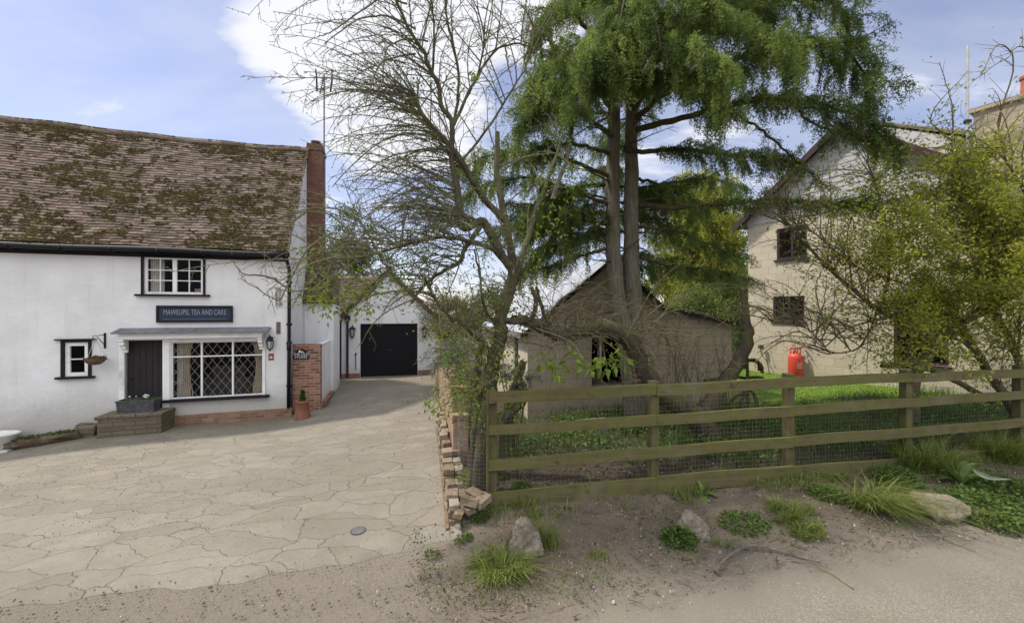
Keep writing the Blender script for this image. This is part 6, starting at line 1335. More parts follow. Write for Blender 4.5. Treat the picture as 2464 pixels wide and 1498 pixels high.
    # the dead grey branch
    d = Acc(); s = [limb(d, [(1350, 420, 6.6), (1364, 383, 6.6), (1376, 310, 6.6), (1360, 262, 6.6), (1328, 225, 6.6)], .035, .012, 18, 7, .004), limb(d, [(1377, 300, 6.6), (1340, 290, 6.5), (1310, 270, 6.4)], .016, .007, 10, 6, .004), limb(d, [(1376, 320, 6.6), (1345, 300, 6.6), (1325, 250, 6.5)], .014, .006, 10, 6, .004), limb(d, [(1330, 480, 6.55), (1350, 420, 6.6)], .04, .035, 6, 7)]
    twiggy(d, s, .12, .08, .3, .005, .9, .1, .2, None, 4); d.build('dead_branch', M['deadwood'], T)
cedar()

def shrub_tree():
    b = P(2205, 930, 6.6); T = thing('yellow_green_tree', (b.x, b.y, gz1(b.x, b.y)), 'spreading young-leaved tree with crossing limbs in front of the block house', 'tree'); tr = Acc()
    L = [limb(tr, [(2195, 1010, 6.6), (2205, 900, 6.6), (2245, 835, 6.5), (2310, 778, 6.4), (2390, 735, 6.2), (2464, 690, 6.0), (2570, 630, 5.8), (2680, 560, 5.7)], .085, .05, 34, 10, .006, .12),
         limb(tr, [(2250, 830, 6.5), (2180, 780, 6.5), (2110, 742, 6.5), (2045, 690, 6.5), (1985, 635, 6.5), (1925, 570, 6.5), (1870, 515, 6.5)], .045, .014, 28, 8, .005, .1),
         limb(tr, [(2330, 770, 6.3), (2260, 752, 6.3), (2190, 752, 6.3), (2110, 770, 6.3), (2040, 790, 6.2), (1985, 835, 6.2)], .03, .01, 24, 7, .005),
         limb(tr, [(2110, 742, 6.5), (2095, 790, 6.4), (2060, 840, 6.4), (1990, 852, 6.4)], .018, .009, 14, 6, .004), limb(tr, [(1985, 835, 6.2), (1940, 790, 6.2), (1850, 770, 6.2)], .012, .006, 12, 6, .004), limb(tr, [(2125, 730, 6.5), (2140, 620, 6.5), (2120, 480, 6.5), (2080, 380, 6.6)], .024, .008, 18, 6, .005),
         limb(tr, [(2200, 690, 6.4), (2060, 640, 6.3), (1960, 560, 6.3), (1900, 560, 6.3)], .016, .006, 16, 6, .005), limb(tr, [(2390, 735, 6.2), (2330, 600, 6.2), (2230, 520, 6.3), (2150, 510, 6.3)], .028, .010, 18, 7, .005),
         limb(tr, [(2464, 690, 6.0), (2400, 560, 6.1), (2320, 450, 6.2), (2290, 360, 6.3)], .026, .01, 18, 7, .005), limb(tr, [(2520, 660, 5.9), (2480, 500, 6.0), (2420, 380, 6.0), (2400, 300, 6.1)], .024, .009, 16, 6, .005)]
    R2 = [limb(tr, [(2480, 1080, 6.9), (2440, 990, 6.9), (2395, 920, 6.9), (2350, 850, 6.9), (2310, 780, 7.0), (2270, 700, 7.0)], .08, .045, 24, 10, .006, .12), limb(tr, [(2440, 985, 6.9), (2455, 900, 7.0), (2440, 840, 7.0), (2400, 760, 7.0), (2360, 690, 7.1), (2345, 560, 7.1)], .06, .03, 22, 9, .006, .12),
          limb(tr, [(2395, 790, 7.0), (2390, 650, 7.0), (2385, 520, 7.0)], .024, .012, 12, 7, .004), limb(tr, [(2450, 870, 7.0), (2456, 700, 7.0), (2450, 560, 7.0)], .022, .012, 12, 7, .004), limb(tr, [(2345, 845, 6.9), (2300, 815, 6.8), (2220, 820, 6.7), (2150, 845, 6.7)], .022, .008, 14, 6, .004), limb(tr, [(2120, 880, 6.8), (2220, 885, 6.8), (2300, 915, 6.9), (2350, 945, 7.0), (2390, 965, 7.0)], .03, .06, 14, 9, .004)]
    tr.build('trunk', M['limb'], T, True)
    tw = Acc(); sh = []
    for Ln, c, f0, spread in [(L[0], 46, .25, 1), (L[1], 52, .15, 1), (L[2], 44, .1, 1), (L[3], 16, .1, 1), (L[4], 18, .1, 1), (L[5], 24, .15, 1), (L[6], 24, .1, 1), (L[7], 26, .1, 1), (L[8], 26, .1, 1), (L[9], 24, .1, 1), (R2[0], 20, .3, 1), (R2[1], 24, .3, 1), (R2[2], 16, .1, 1), (R2[3], 16, .1, 1), (R2[4], 10, .1, 1)]:
        for _ in range(c):
            p, d = at(Ln, RNG.uniform(f0, 1)); n = 10; w = whip(p, unit(d) * .5 + [RNG.normal(0, .7), RNG.normal(-.1, .6), RNG.uniform(.0, 1.1)], RNG.uniform(.5, 1.5), n, RNG.uniform(.3, 1.4), .12); tw.tube(w, np.linspace(.010, .0032, n), 4, RNG.random()); sh.append(w)
    for h in ([(1985, 835, 6.2), (1930, 800, 6.2), (1880, 810, 6.2), (1820, 850, 6.2)], [(1990, 850, 6.3), (1900, 820, 6.2), (1850, 840, 6.2), (1815, 875, 6.2)], [(2050, 790, 6.2), (1960, 750, 6.2), (1870, 745, 6.2), (1810, 790, 6.2)], [(1985, 800, 6.2), (1965, 700, 6.2), (1985, 640, 6.2), (2060, 560, 6.2)], [(1960, 830, 6.2), (1980, 740, 6.2), (1990, 660, 6.2)], [(1925, 570, 6.5), (1900, 500, 6.5), (1890, 430, 6.5), (1840, 390, 6.5)], [(1990, 640, 6.5), (2000, 520, 6.5), (1970, 430, 6.5)], [(2050, 690, 6.5), (2040, 560, 6.5), (2080, 460, 6.5), (2130, 420, 6.5)], [(2030, 640, 6.4), (1950, 530, 6.3), (1900, 520, 6.3)], [(2290, 360, 6.3), (2290, 250, 6.4), (2260, 150, 6.4)], [(2290, 340, 6.3), (2240, 280, 6.3), (2330, 170, 6.3)], [(2400, 300, 6.1), (2440, 150, 6.0), (2400, 110, 6.0), (2360, 180, 6.0)], [(2560, 300, 5.9), (2470, 120, 5.9), (2420, 140, 5.9), (2340, 195, 5.9)]): sh.append(limb(tw, h, .011, .004, 16, 5, .006))
    sub = []; bd = []; twiggy(tw, sh, .13, .12, .5, .004, .9, .15, .3, bd, 3, .1, 5, sub); tw.build('twigs', M['limb'], T)
    lf = Acc(); Q = []; 
    for s in sub:
        m = s[-1]; u = CX + F * m[0] / m[1]; v = CY - F * (m[2] - EYE) / m[1]
        dens = np.interp(u, [1900, 2060, 2150, 2230, 2330], [.03, .14, .5, .85, .9]) * np.interp(v, [150, 290, 380, 470, 640, 750, 900, 960], [.03, .08, .5, 1, 1, .5, .4, .2]) * np.interp(mnoise.noise(Vector(m * 1.6)), [-.35, .25], [.15, 1.35])
        k = RNG.poisson(58 * dens)
        if k: Q.append(s[RNG.integers(1, len(s), k)] + RNG.normal(0, .075, (k, 3)))
    Q = np.concatenate(Q); d = RNG.normal(0, .8, (len(Q), 3)) + [0, 0, -.15]; leaves(lf, Q, d, RNG.uniform(.035, .075, len(Q)), RNG.uniform(.018, .036, len(Q)))
    # leafy skirts low on the left by the post
    for (u, v, n, rad) in ((2160, 850, 260, .14), (2200, 830, 200, .14), (2240, 800, 160, .12), (2140, 880, 130, .07), (2060, 800, 60, .08), (2045, 730, 60, .1), (2090, 810, 60, .09)):
        c = np.array(P(u, v, 6.45)); q = c + RNG.normal(0, rad, (n, 3)); leaves(lf, q, RNG.normal(size=(n, 3)), RNG.uniform(.03, .06, n), .028)
    lf.build('leaves', M['shrubleaf'], T)
shrub_tree()

def monkey_puzzle():
    b = P(1800, 985, 8.4); g = gz1(b.x, b.y); T = thing('monkey_puzzle_tree', (b.x, b.y, g), 'small dark monkey puzzle tree with drooping rope-like arms by the shed corner', 'tree'); w = Acc(); sc = Acc(); Y = 8.4; arms = []
    arms.append(limb(w, [(1800, 1000, Y), (1799, 930, Y), (1798, 862, Y)], .035, .028, 14, 8))
    for pts in ([(1798, 866, Y), (1780, 866, Y - .1), (1770, 890, Y - .2)], [(1798, 866, Y), (1818, 866, Y - .1), (1832, 880, Y - .2), (1834, 895, Y - .2)], [(1798, 866, Y), (1822, 870, Y), (1828, 890, Y)], [(1799, 910, Y), (1760, 905, Y - .2), (1720, 912, Y - .4), (1695, 915, Y - .5)], [(1799, 908, Y), (1830, 908, Y - .1), (1850, 920, Y - .2)], [(1799, 940, Y), (1770, 955, Y - .2), (1735, 985, Y - .3)], [(1799, 935, Y), (1785, 960, Y - .2), (1772, 990, Y - .3)], [(1800, 935, Y), (1798, 965, Y - .3), (1795, 990, Y - .4)], [(1800, 935, Y), (1815, 950, Y - .2), (1825, 985, Y - .3)], [(1799, 905, Y), (1799, 915, Y - .5), (1790, 940, Y - .7)]): arms.append(limb(w, pts, .030, .028, 16, 8))
    for L_ in arms:
        k = 260; i = RNG.integers(0, len(L_), k); q = L_[i] + RNG.normal(0, .012, (k, 3)); d = unit(RNG.normal(size=(k, 3)) + np.gradient(L_, axis=0)[i] * 8); leaves(sc, q, d, RNG.uniform(.02, .04, k), .016)
    w.build('trunk', M['leanbark'], T, True); sc.build('scale_leaves', M['puzzle'], T)
monkey_puzzle()

def foliage_tree(name, label, cat, mat, blobs, n, ln, wd, trunk=None, bark='limb', group=None, droop=0.0, twig=0):
    """background tree or bush: blobs = (u, v, depth, radius_x, radius_z)"""
    u, v, Y = trunk[0] if trunk else (blobs[0][0], blobs[0][1], blobs[0][2]); b = P(u, v, Y); T = thing(name, (b.x, b.y, gz1(b.x, b.y)), label, cat, 0, group); lf = Acc(); w = Acc()
    if trunk:
        t = [list(P(*q)) for q in trunk]; t = [[b.x, b.y, gz1(b.x, b.y)]] + t; s = smoothline(t, 20); w.tube(s, np.linspace(.16, .05, 20), 8)
    tot = sum(q[3] * q[4] for q in blobs)
    for (u, v, Y, rx, rz) in blobs:
        c = np.array(P(u, v, Y)); m = int(n * rx * rz / tot); k = max(3, m // 90)     # clumps through the volume
        cc = c + unit(RNG.normal(size=(k, 3))) * (RNG.random((k, 1)) ** .45) * [rx, rx, rz]
        i = RNG.integers(0, k, m); q = cc[i] + RNG.normal(0, .16, (m, 3)) * max(.5, rx ** .5); leaves(lf, q, RNG.normal(0, .7, (m, 3)) + [0, 0, -droop], RNG.uniform(ln * .6, ln * 1.3, m), wd)
        if trunk or twig:
            e = s[-1] if trunk else c - [0, 0, rz]
            for j in range(min(k, 26)): x = smoothline([e, (e + cc[j]) / 2 + RNG.normal(0, .1, 3) + [0, 0, .1], cc[j]], 8); w.tube(x, np.linspace(.03, .006, 8), 4, RNG.random())
    if w.V: w.build('trunk' if trunk else 'twigs', M[bark], T)
    lf.build('crown' if trunk else 'foliage', M[mat], T); return T
foliage_tree('willow_tree', 'bright yellow-green weeping tree beyond the shed', 'tree', 'willow', [(1690, 500, 24, 2.2, 2.6), (1640, 600, 24, 2.2, 2.2), (1740, 620, 24, 2.0, 2.6), (1690, 700, 24, 2.6, 2.0), (1780, 740, 25, 1.6, 2.2), (1620, 690, 24, 1.6, 1.5), (1700, 560, 25, 2.6, 2.8)], 42000, .24, .075, [(1690, 760, 24), (1690, 560, 24)], droop=1.6)
foliage_tree('background_tree', 'soft green tree rising behind the garage roof', 'tree', 'bgleaf', [(830, 575, 27, 1.9, 2.0), (800, 640, 27, 1.8, 1.6), (880, 630, 28, 2.0, 1.8), (905, 690, 28, 2.2, 1.4)], 9000, .16, .09, [(850, 760, 27), (845, 640, 27)])
foliage_tree('background_tree', 'low hazy tree line bush beyond the left side of the shed', 'tree', 'bgleaf', [(1180, 735, 26, 2.4, .9), (1260, 740, 27, 2.4, .8)], 5000, .16, .09, [(1210, 790, 26), (1210, 745, 26)])
foliage_tree('brown_hedge', 'brown twiggy hedge right of the white garage', 'hedge', 'brownleaf', [(1075, 725, 17, .9, .45), (1115, 735, 16, .9, .45), (1050, 745, 16.5, .7, .5), (1140, 760, 15, .7, .5), (1085, 790, 15, 1.0, .6)], 9000, .07, .035, None, twig=1)
foliage_tree('green_bush', 'green bush in the gap between shed and block house', 'bush', 'bgleaf', [(1775, 770, 14.5, .5, .8), (1780, 850, 14, .45, .7), (1765, 700, 15, .6, .8)], 5000, .09, .05, None, twig=1)
foliage_tree('dark_conifer_bush', 'dark evergreen mass right of the cedar trunks above the shed roof', 'bush', 'needle', [(1690, 705, 11.5, .7, .28), (1750, 690, 11.5, .5, .32), (1640, 735, 11.5, .5, .2), (1720, 740, 11.5, .7, .25)], 4500, .10, .03, None, droop=.6, twig=1)

def wall_conifer():
    b = P(1085, 930, 6.9); T = thing('blue_grey_conifer', (b.x, b.y, gz1(b.x, b.y)), 'blue-grey weeping conifer spilling over the garden wall', 'shrub'); wd = Acc(); nd = Acc()
    for _ in range(46):
        c = P(RNG.uniform(1075, 1120), RNG.uniform(830, 880), RNG.uniform(6.6, 7.6)); w = whip(c, [RNG.uniform(-1, .3), RNG.uniform(-.7, .3), RNG.uniform(-.1, .5)], RNG.uniform(.25, .55), 9, RNG.uniform(1.6, 2.6), .1); wd.tube(w, np.linspace(.008, .003, 9), 4)
        k = 150; i = RNG.integers(0, 9, k); q = w[i] + RNG.normal(0, .022, (k, 3)); blades_quad(nd, q, np.gradient(w, axis=0)[i] * 6 + RNG.normal(0, .5, (k, 3)), RNG.uniform(.03, .06, k), .010)
    wd.build('stems', M['leanbark'], T); nd.build('foliage', M['blueleaf'], T)
wall_conifer()

def fence_conifer():
    b = P(1235, 960, 5.95); T = thing('blue_grey_conifer', (b.x, b.y, gz1(b.x, b.y)), 'few blue-grey conifer sprigs between the plum trunks and the shed wall', 'shrub'); wd = Acc(); nd = Acc(); c0 = np.array([b.x, b.y, gz1(b.x, b.y)])
    for (u, v, Y) in ((1215, 905, 5.9), (1240, 890, 6.0), (1270, 905, 6.0), (1200, 880, 6.0), (1262, 935, 5.9)):
        c = np.array(P(u, v, Y)); wd.tube(smoothline([c0, (c0 + c) / 2 + [.03, 0, .05], c], 8), .008, 4)
        for _ in range(7):
            w = whip(c, RNG.normal(size=3), RNG.uniform(.15, .3), 6, 1.5, .1); wd.tube(w, np.linspace(.006, .003, 6), 3); k = 70; i = RNG.integers(0, 6, k); blades_quad(nd, w[i] + RNG.normal(0, .015, (k, 3)), RNG.normal(0, .6, (k, 3)) + [0, 0, -.3], .045, .010)
    wd.build('stems', M['leanbark'], T); nd.build('foliage', M['blueleaf'], T)
fence_conifer()

def wall_creeper():
    b = P(1110, 1000, 6.0); T = thing('wall_creeper', (b.x, b.y, gz1(b.x, b.y)), 'mixed green creeper and dead stems tumbling over the near end of the brick wall', 'creeper'); lf = Acc(); w = Acc()
    for _ in range(70):
        c = np.array(P(RNG.uniform(1092, 1150), RNG.uniform(870, 960), RNG.uniform(5.5, 6.4))); s = whip(c, [RNG.normal(0, .6), RNG.normal(-.2, .5), RNG.uniform(-.6, .6)], RNG.uniform(.25, .8), 8, RNG.uniform(1.0, 2.4), .12); w.tube(s, np.linspace(.006, .0025, 8), 4, RNG.random()); k = RNG.integers(5, 16); i = RNG.integers(0, 8, k); leaves(lf, s[i] + RNG.normal(0, .02, (k, 3)), RNG.normal(0, .7, (k, 3)) + [0, -.2, 0], RNG.uniform(.025, .06, k), RNG.uniform(.015, .032, k))
    for y in np.arange(6.1, 9.5, .06):
        k = 7; q = np.stack([np.full(k, WX(y) + .12) + RNG.normal(0, .10, k), y + RNG.normal(0, .05, k), np.full(k, gz1(WX(y), y) + 1.27) + RNG.normal(0, .05, k)], 1); leaves(lf, q, RNG.normal(0, .7, (k, 3)) + [-.2, -.2, .4], RNG.uniform(.02, .05, k), .022)
    w.build('stems', M['twig'], T); lf.build('leaves', M['greenleaf'], T)
wall_creeper()

# ------------------------------------------------------------------ grass and weeds
def inside_garden(n, xr, yr):
    x, y = RNG.uniform(*xr, n), RNG.uniform(*yr, n); fy = FY0 + (x - FX0) / 5.8 + .18; return x[y > fy], y[y > fy]
def undergrowth():
    a = Acc(); x, y = inside_garden(46000, (-.6, 10.5), (4.8, 9.4)); dens = np.interp(vnoise(x, y, .8, 5), [-.35, .25], [.15, 1.0]); u = CX + F * x / y
    near = y - (FY0 + (x - FX0) / 5.8); dens *= np.where((u < 1600) & (near < 1.2), .06, 1) * np.where((u < 1480), .35, 1) * np.interp(near, [0, .5, 1.0], [.15, .5, 1]); shedblock = (y > 8.85 + .24 * (x - .3)) & (x > .2) & (x < 5.7); dens *= ~shedblock
    k = RNG.random(len(x)) < dens; x, y = x[k], y[k]; h = RNG.uniform(.10, .36, len(x)) * np.interp(vnoise(x, y, 1.3, 9), [-.4, .4], [.55, 1.3]); grass(a, np.stack([x, y, gz(x, y) - .01], 1), h, RNG.uniform(.006, .012, len(x)), .55)
    o = a.build('garden_grass', M['grass'], None); tag(o, 'long dark green grass growing behind the fence', 'grass', kind='stuff')
    b = Acc(); x, y = inside_garden(26000, (-.5, 10), (4.9, 9)); nn = vnoise(x, y, 1.1, 21); u = CX + F * x / y; near = y - (FY0 + (x - FX0) / 5.8); dens = np.interp(nn, [-.2, .25], [.08, 1.0]) * np.where((u < 1480), np.where(near > .9, 1.0, .30), .6) * np.interp(near, [.1, .6], [.1, 1]); shedblock = (y > 8.85 + .24 * (x - .3)) & (x > .2) & (x < 5.7)
    k = (RNG.random(len(x)) < dens) & ~shedblock; x, y = x[k], y[k]; n = len(x); z = gz(x, y) + RNG.uniform(.01, .20, n); leaves(b, np.stack([x, y, z], 1), RNG.normal(0, .8, (n, 3)) + [0, 0, .25], RNG.uniform(.04, .10, n), RNG.uniform(.03, .055, n))
    o = b.build('ground_weeds', M['greenleaf'], None); tag(o, 'nettles and ground ivy carpeting the shaded garden soil', 'weeds', kind='stuff')
    c = Acc(); n = 30000; y = RNG.uniform(8.6, 14, n); x = RNG.uniform(4.4, 10.5, n); lim = 15.06 - .545 * y - .05; k = (x < lim) & (x > 4.6 + .18 * (y - 8.3)); x, y = x[k], y[k]; grass(c, np.stack([x, y, gz(x, y) + .025], 1), RNG.uniform(.03, .08, len(x)), .009, .6)
    o = c.build('lawn_grass', M['lawn_blade'], None); tag(o, 'bright sunlit lawn grass in front of the cream house', 'grass', kind='stuff')
    # scattered litter, moss and seedlings on the verge
    d = Acc(); n = 9000; x = RNG.uniform(-1.1, 7.5, n); y = RNG.uniform(3.4, 6.1, n); fy = FY0 + (x - FX0) / 5.8; k = (y < fy - .02) & (y > road_edge(x) + .22) & (vnoise(x, y, 1.5, 31) > np.interp(x, [-1, 3.5, 5], [.14, .10, -.28]) - .30 * np.clip(1 - (fy - y) / .25, 0, 1)); x, y = x[k], y[k]; n = len(x); leaves(d, np.stack([x, y, gz(x, y) + RNG.uniform(.02, .07, n)], 1), RNG.normal(0, .8, (n, 3)) + [0, 0, .5], RNG.uniform(.018, .05, n), RNG.uniform(.012, .025, n))
    o = d.build('verge_weeds', M['greenleaf'], None); tag(o, 'small seedlings and moss scattered over the bare verge soil', 'weeds', kind='stuff')
    q = Acc(); n = 6500; x = RNG.uniform(-1.0, 8, n); y = RNG.uniform(3.3, 6.3, n); fy = FY0 + (x - FX0) / 5.8; k = (y < fy + .9) & (y > road_edge(x) + .05) & (vnoise(x, y, 1.2, 44) > -.15); x, y = x[k], y[k]; n = len(x); az = RNG.uniform(0, 6.28, n); leaves(q, np.stack([x, y, gz(x, y) + .018], 1), np.stack([np.cos(az), np.sin(az), RNG.uniform(-.1, .25, n)], 1), RNG.uniform(.015, .05, n), RNG.uniform(.008, .022, n))
    for _ in range(620):
        a0 = RNG.uniform(-1.0, 7.5); b0 = road_edge(a0) + RNG.uniform(.0, 1.6); az = RNG.normal(0, .8); l = RNG.uniform(.05, .22); c = np.array([a0, b0, gz1(a0, b0) + .022]); e = c + [math.cos(az) * l, math.sin(az) * l, 0]; e[2] = gz1(e[0], e[1]) + .024; m_ = (c + e) / 2 + RNG.normal(0, .012, 3); q.tube([c, m_, e], [.0035, .003, .002], 4, RNG.random())
    t = NT('dead_litter'); o = q.build('leaf_litter', t.done(t.ramp(t.attr('rnd'), [(0, (.05, .034, .022)), (.6, (.12, .085, .055)), (1, (.22, .17, .11))]), .95), None); tag(o, 'dead leaves and twig scraps littering the bare verge', 'litter', kind='stuff')
    g_ = Acc(); n = 2600; x = RNG.uniform(-.2, 7.5, n); fy = FY0 + (x - FX0) / 5.8; y = fy - np.abs(RNG.normal(0, .13, n)) - .04; k = vnoise(x, y, 1.6, 71) > np.interp(x, [0, 3, 5], [.10, .02, -.4]); x, y = x[k], y[k]; grass(g_, np.stack([x, y, gz(x, y) + .01], 1), RNG.uniform(.04, .16, len(x)), .007, .8)
    n = 1500; x = RNG.uniform(-.8, 7.5, n); y = road_edge(x) + RNG.uniform(.1, 1.9, n); k = (vnoise(x, y, 1.4, 81) > .16) & (y < FY0 + (x - FX0) / 5.8 - .1); x, y = x[k], y[k]; grass(g_, np.stack([x, y, gz(x, y) + .01], 1), RNG.uniform(.025, .08, len(x)), .006, .9)
    o = g_.build('verge_grass', M['tuft'], None); tag(o, 'sparse short grass along the fence foot and over the verge', 'grass', kind='stuff')
    p = Acc(); n = 7000; x = RNG.uniform(-5.0, 7.5, n); y = RNG.uniform(2.7, 6.0, n); fy = FY0 + (x - FX0) / 5.8; k = (y < fy + .6) & (((x > -.75) & (y > road_edge(x) - .2)) | ((x <= -.75) & (y < np.interp(x, [-4.5, -1.5, -.6], [3.6, 4.05, 4.4])))); x, y = x[k], y[k]; n = len(x); s = RNG.uniform(.0035, .010, n) * np.where(RNG.random(n) < .05, 1.9, 1)
    th = RNG.uniform(0, 6.28, n); z = gz(x, y) + .012; C = np.stack([x, y, z], 1)[:, None, :]; ring = np.stack([np.stack([np.cos(th + i * 1.571), np.sin(th + i * 1.571), np.zeros(n)], 1) for i in range(4)], 1) * RNG.uniform(.7, 1.3, (n, 4, 1)) * s[:, None, None]; lowr = C + ring - [0, 0, .006]; top = C + ring * .62 + np.array([0, 0, 1]) * (s * .75)[:, None, None]; V = np.concatenate([lowr, top], 1).reshape(-1, 3); b0 = np.arange(n)[:, None] * 8; Q = np.concatenate([b0 + [4, 5, 6, 7]] + [b0 + [i, (i + 1) % 4, 4 + (i + 1) % 4, 4 + i] for i in range(4)], 0); p.add(V, Q, np.repeat(RNG.random(n), 8))
    n = 5200; x = RNG.uniform(-9, -.7, n); y = RNG.uniform(3.6, 12, n); k = (x < WX(y) - .05) & (vnoise(x, y, .9, 61) > -.1); x, y = x[k], y[k]; n = len(x); s = RNG.uniform(.003, .007, n); th = RNG.uniform(0, 6.28, n); z = gz(x, y) + .026; C = np.stack([x, y, z], 1)[:, None, :]; ring = np.stack([np.stack([np.cos(th + i * 1.571), np.sin(th + i * 1.571), np.zeros(n)], 1) for i in range(4)], 1) * RNG.uniform(.7, 1.3, (n, 4, 1)) * s[:, None, None]; V = np.concatenate([C + ring - [0, 0, .004], C + ring * .6 + np.array([0, 0, 1]) * (s * .7)[:, None, None]], 1).reshape(-1, 3); b0 = np.arange(n)[:, None] * 8; p.add(V, np.concatenate([b0 + [4, 5, 6, 7]] + [b0 + [i, (i + 1) % 4, 4 + (i + 1) % 4, 4 + i] for i in range(4)], 0), np.repeat(RNG.random(n), 8))
    t = NT('pebbles'); col = t.ramp(t.attr('rnd'), [(0, (.13, .10, .075)), (.5, (.24, .20, .15)), (.85, (.32, .28, .22)), (1, (.46, .42, .35))]); o = p.build('gravel', t.done(col, .95), None); tag(o, 'loose pale pebbles scattered along the verge and drive edge', 'gravel', kind='stuff')
undergrowth()

def tuft(u, v, n, rad, h, lean, label, mat='tuft', wide=.007, dirbias=None, name='grass_tuft'):
    p = onground(u, v); T = thing(name, p, label, 'grass tuft', 0, 'grass tufts on the roadside verge'); a = Acc(); n = int(n * .62); wide *= 1.25; kc = max(3, n // 35); cg = RNG.uniform(0, 6.28, kc); cr = rad * RNG.random(kc) ** .6; ci = RNG.integers(0, kc, n); cx_, cy_ = cr[ci] * np.cos(cg[ci]) + RNG.normal(0, .03, n), cr[ci] * np.sin(cg[ci]) + RNG.normal(0, .03, n); r = np.hypot(cx_, cy_); g = np.arctan2(cy_, cx_); hv = RNG.uniform(.45, 1.15, kc)[ci]; q = np.stack([p.x + r * np.cos(g), p.y + r * .7 * np.sin(g)], 1); az = g + RNG.normal(0, 1.0, n)
    if dirbias is not None: az = np.where(RNG.random(n) < .6, dirbias + RNG.normal(0, .5, n), az)
    grass(a, np.stack([q[:, 0], q[:, 1], gz(q[:, 0], q[:, 1]) - .005], 1), RNG.uniform(.4, 1.2, n) * h * hv, RNG.uniform(wide * .6, wide * 1.2, n), lean * RNG.uniform(.6, 1.3), az); a.build('blades', M[mat], T)
tuft(1205, 1372, 1500, .26, .21, 1.05, 'big bright grass tuft in front of the tan rock at the fence end')
tuft(1325, 1315, 240, .09, .36, .5, 'tall narrow seeding grass tuft just right of the tan rock', wide=.006)
tuft(1282, 1250, 260, .09, .12, .7, 'small leafy green tuft under the fence bottom board above the tan rock')
tuft(2085, 1215, 1300, .24, .42, 1.1, 'long sprawling grass tuft leaning over the bottom rail left of the grey boulder', dirbias=R(-50))
tuft(1900, 1245, 1000, .28, .18, .8, 'spreading green grass patch between the white rock and the sprawling tuft')
tuft(1935, 1285, 700, .20, .14, .9, 'short fresh green grass patch on the bank above the fallen branch')
tuft(1735, 1315, 130, .08, .12, .7, 'thin pale grass tuft between the white rock and the fallen branch')
tuft(2230, 1125, 1800, .36, .50, .6, 'tall dark grass clump growing against the fence post right of the bottom rail')
tuft(2400, 1100, 1500, .40, .46, .6, 'tall grass clump at the far right end of the fence')
tuft(1505, 1225, 60, .07, .09, .7, 'tiny green sprig midway along the bare verge below the bottom rail')
tuft(1430, 1345, 160, .12, .07, .9, 'low dark weed patch on the verge between the tan and white rocks')

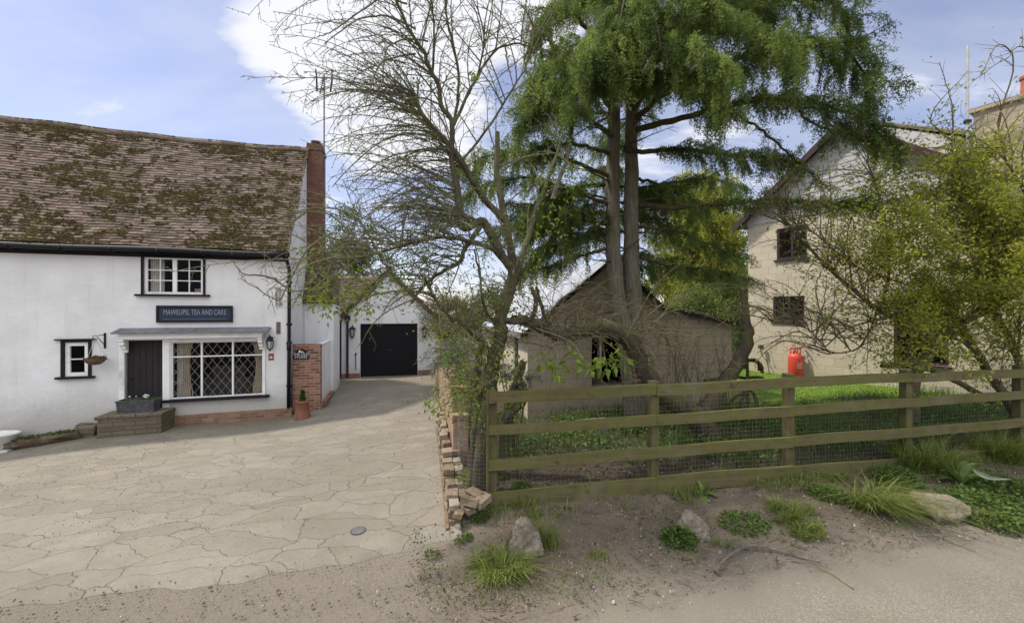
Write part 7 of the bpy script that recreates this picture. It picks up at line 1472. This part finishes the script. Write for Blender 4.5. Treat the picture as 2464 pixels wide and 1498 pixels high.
def leafy_weeds():
    def weed(u, v, n, rad, hgt, ln, wd, label, mat='greenleaf', name='weed_clump', cat='weed'):
        p = onground(u, v); T = thing(name, p, label, cat); a = Acc(); r = rad * np.sqrt(RNG.random(n)); g = RNG.uniform(0, 6.28, n); x, y = p.x + r * np.cos(g), p.y + r * .75 * np.sin(g); z = gz(x, y) + RNG.random(n) ** .7 * hgt * (1 - .5 * r / rad); leaves(a, np.stack([x, y, z], 1), np.stack([np.cos(g), np.sin(g), RNG.uniform(-.2, .7, n)], 1) + RNG.normal(0, .5, (n, 3)), RNG.uniform(ln * .6, ln * 1.2, n), wd); k = min(60, n // 8)
        for i in range(k): a.tube(np.array([[x[i], y[i], gz1(x[i], y[i]) - .01], [x[i] + .01, y[i], (z[i] + gz1(x[i], y[i])) / 2], [x[i], y[i], z[i]]]), .0025, 3)
        a.build('leaves', M[mat], T)
    weed(1635, 1308, 520, .17, .20, .045, .032, 'dark green nettle clump growing over the left of the white rock')
    weed(1790, 1265, 420, .26, .09, .045, .03, 'low bluish green leafy clump between the white rock and grass patch')
    weed(2370, 1235, 1300, .48, .20, .055, .04, 'wide mat of dark green leaves right of the grey boulder')
    weed(1255, 1200, 420, .13, .24, .045, .03, 'small bush of green leaves at the foot of the fence end post')
    weed(1135, 1180, 520, .16, .40, .05, .032, 'leafy green shoots at the near end of the brick wall', 'plumleaf')
    weed(1160, 1250, 300, .10, .16, .035, .025, 'low green leaves between the wall end and the fence end board')
    weed(1115, 1300, 120, .09, .06, .035, .022, 'sparse weeds at the corner of the crazy paving by the wall')
    weed(1040, 1335, 80, .09, .04, .03, .02, 'tiny weeds along the front edge of the crazy paving')
    def dock(u, v, leafs, label, mat='dockleaf'):
        p = onground(u, v); T = thing('dock_plant', p, label, 'plant'); a = Acc()
        for az, el, L_, wd in leafs:
            d = np.array([math.cos(az) * math.cos(el), math.sin(az) * math.cos(el), math.sin(el)]); w = whip(np.array(p), d, L_, 9, 1.9, .12); sd = unit(np.cross(d, [0, 0, 1.0])); prof = np.array([.08, .35, .75, 1, 1, .9, .7, .4, .02])[:, None] * wd / 2; up = np.array([0, 0, 1.0]) * prof * .35
            V = np.stack([w + sd * prof + up, w, w - sd * prof + up], 1).reshape(-1, 3); Q = np.concatenate([np.array([[3 * i, 3 * i + 3, 3 * i + 4, 3 * i + 1], [3 * i + 1, 3 * i + 4, 3 * i + 5, 3 * i + 2]]) for i in range(8)]); a.add(V, Q, RNG.random())
        a.build('leaves', M[mat], T)
    weed(1085, 1060, 260, .16, .22, .045, .028, 'straggling weeds among the loose bricks midway along the drive edge')
    weed(1100, 1150, 240, .14, .20, .045, .028, 'leafy weeds among the loose bricks nearest the road')
    weed(1990, 1195, 420, .20, .14, .05, .03, 'low leafy weeds under the bottom rail beside the sprawling tuft')
    weed(2160, 1165, 700, .26, .24, .05, .032, 'dense weeds between the sprawling tuft and the grey boulder')
    weed(2420, 1190, 700, .34, .24, .055, .036, 'dense leafy weeds at the right edge under the pale turned leaf')
    dock(2315, 1165, [(R(60), R(60), .42, .09), (R(20), R(40), .45, .10), (R(100), R(55), .35, .08), (R(160), R(30), .3, .09), (R(-30), R(20), .3, .09), (R(0), R(65), .4, .08), (R(40), R(75), .45, .08), (R(130), R(60), .4, .09), (R(-60), R(35), .32, .10), (R(200), R(45), .34, .09), (R(80), R(35), .42, .09)], 'broad-leaved dock plant behind the grey boulder')
    dock(1690, 1190, [(R(170), R(10), .22, .10), (R(-10), R(15), .2, .09), (R(-70), R(5), .28, .05), (R(90), R(80), .2, .05), (R(-120), R(10), .2, .09)], 'small thistle-like plant at the foot of the middle bottom rail')
    dock(1445, 1062, [(R(170), R(25), .22, .12), (R(20), R(20), .2, .12), (R(-60), R(20), .22, .1), (R(80), R(40), .2, .1), (R(210), R(15), .25, .1)], 'pale large-leaved burdock rosette behind the fence near the blocks')
    p = P(2340, 1128, 4.95); a = Acc(); w = smoothline([list(p), list(P(2380, 1148, 4.9)), list(P(2435, 1152, 4.85))], 9); prof = np.array([.02, .6, .9, 1, 1, .9, .7, .45, .05])[:, None] * .035; sd = np.array([0.1, -.55, .83]); V = np.stack([w + sd * prof, w + [0, .012, 0], w - sd * prof], 1).reshape(-1, 3); Q = np.concatenate([np.array([[3 * i, 3 * i + 3, 3 * i + 4, 3 * i + 1], [3 * i + 1, 3 * i + 4, 3 * i + 5, 3 * i + 2]]) for i in range(8)]); a.add(V, Q)
    o = a.build('turned_leaf', M['paleleaf'], None); tag(o, 'large pale leaf turned underside up above the grey boulder', 'leaf')
leafy_weeds()

def fallen_branch():
    def g(u, v, dz=.02): p = onground(u, v); return [p.x, p.y, p.z + dz]
    p = onground(1725, 1380); T = thing('fallen_branch', p, 'curved bare fallen branch lying on the road edge', 'branch'); a = Acc(); s = smoothline([g(1722, 1382), g(1740, 1358, .04), (g(1780, 1335, .06)), g(1820, 1325, .06), g(1880, 1335, .04), g(1930, 1348, .03), g(1975, 1357)], 30); a.tube(s, np.linspace(.016, .006, 30), 7, .4, .12)
    t = smoothline([g(1810, 1327, .05), g(1830, 1310, .04), g(1850, 1290, .03)], 8); a.tube(t, np.linspace(.006, .003, 8), 5); a.tube(smoothline([g(1722, 1382), g(1745, 1380), g(1752, 1366)], 8), .005, 4); twiggy(a, [s], .14, .04, .12, .003, .9, .0, .2, None, 4); a.build('wood', M['deadwood'], T)
    p = onground(1960, 1362); T = thing('fallen_twig', p, 'thin straight dead twig below the curved fallen branch on the road', 'twig'); a = Acc(); a.tube(smoothline([g(1955, 1360), g(2000, 1385), g(2055, 1423)], 12), np.linspace(.005, .007, 12), 5, .3, .1); a.build('wood', M['twig'], T)
fallen_branch()
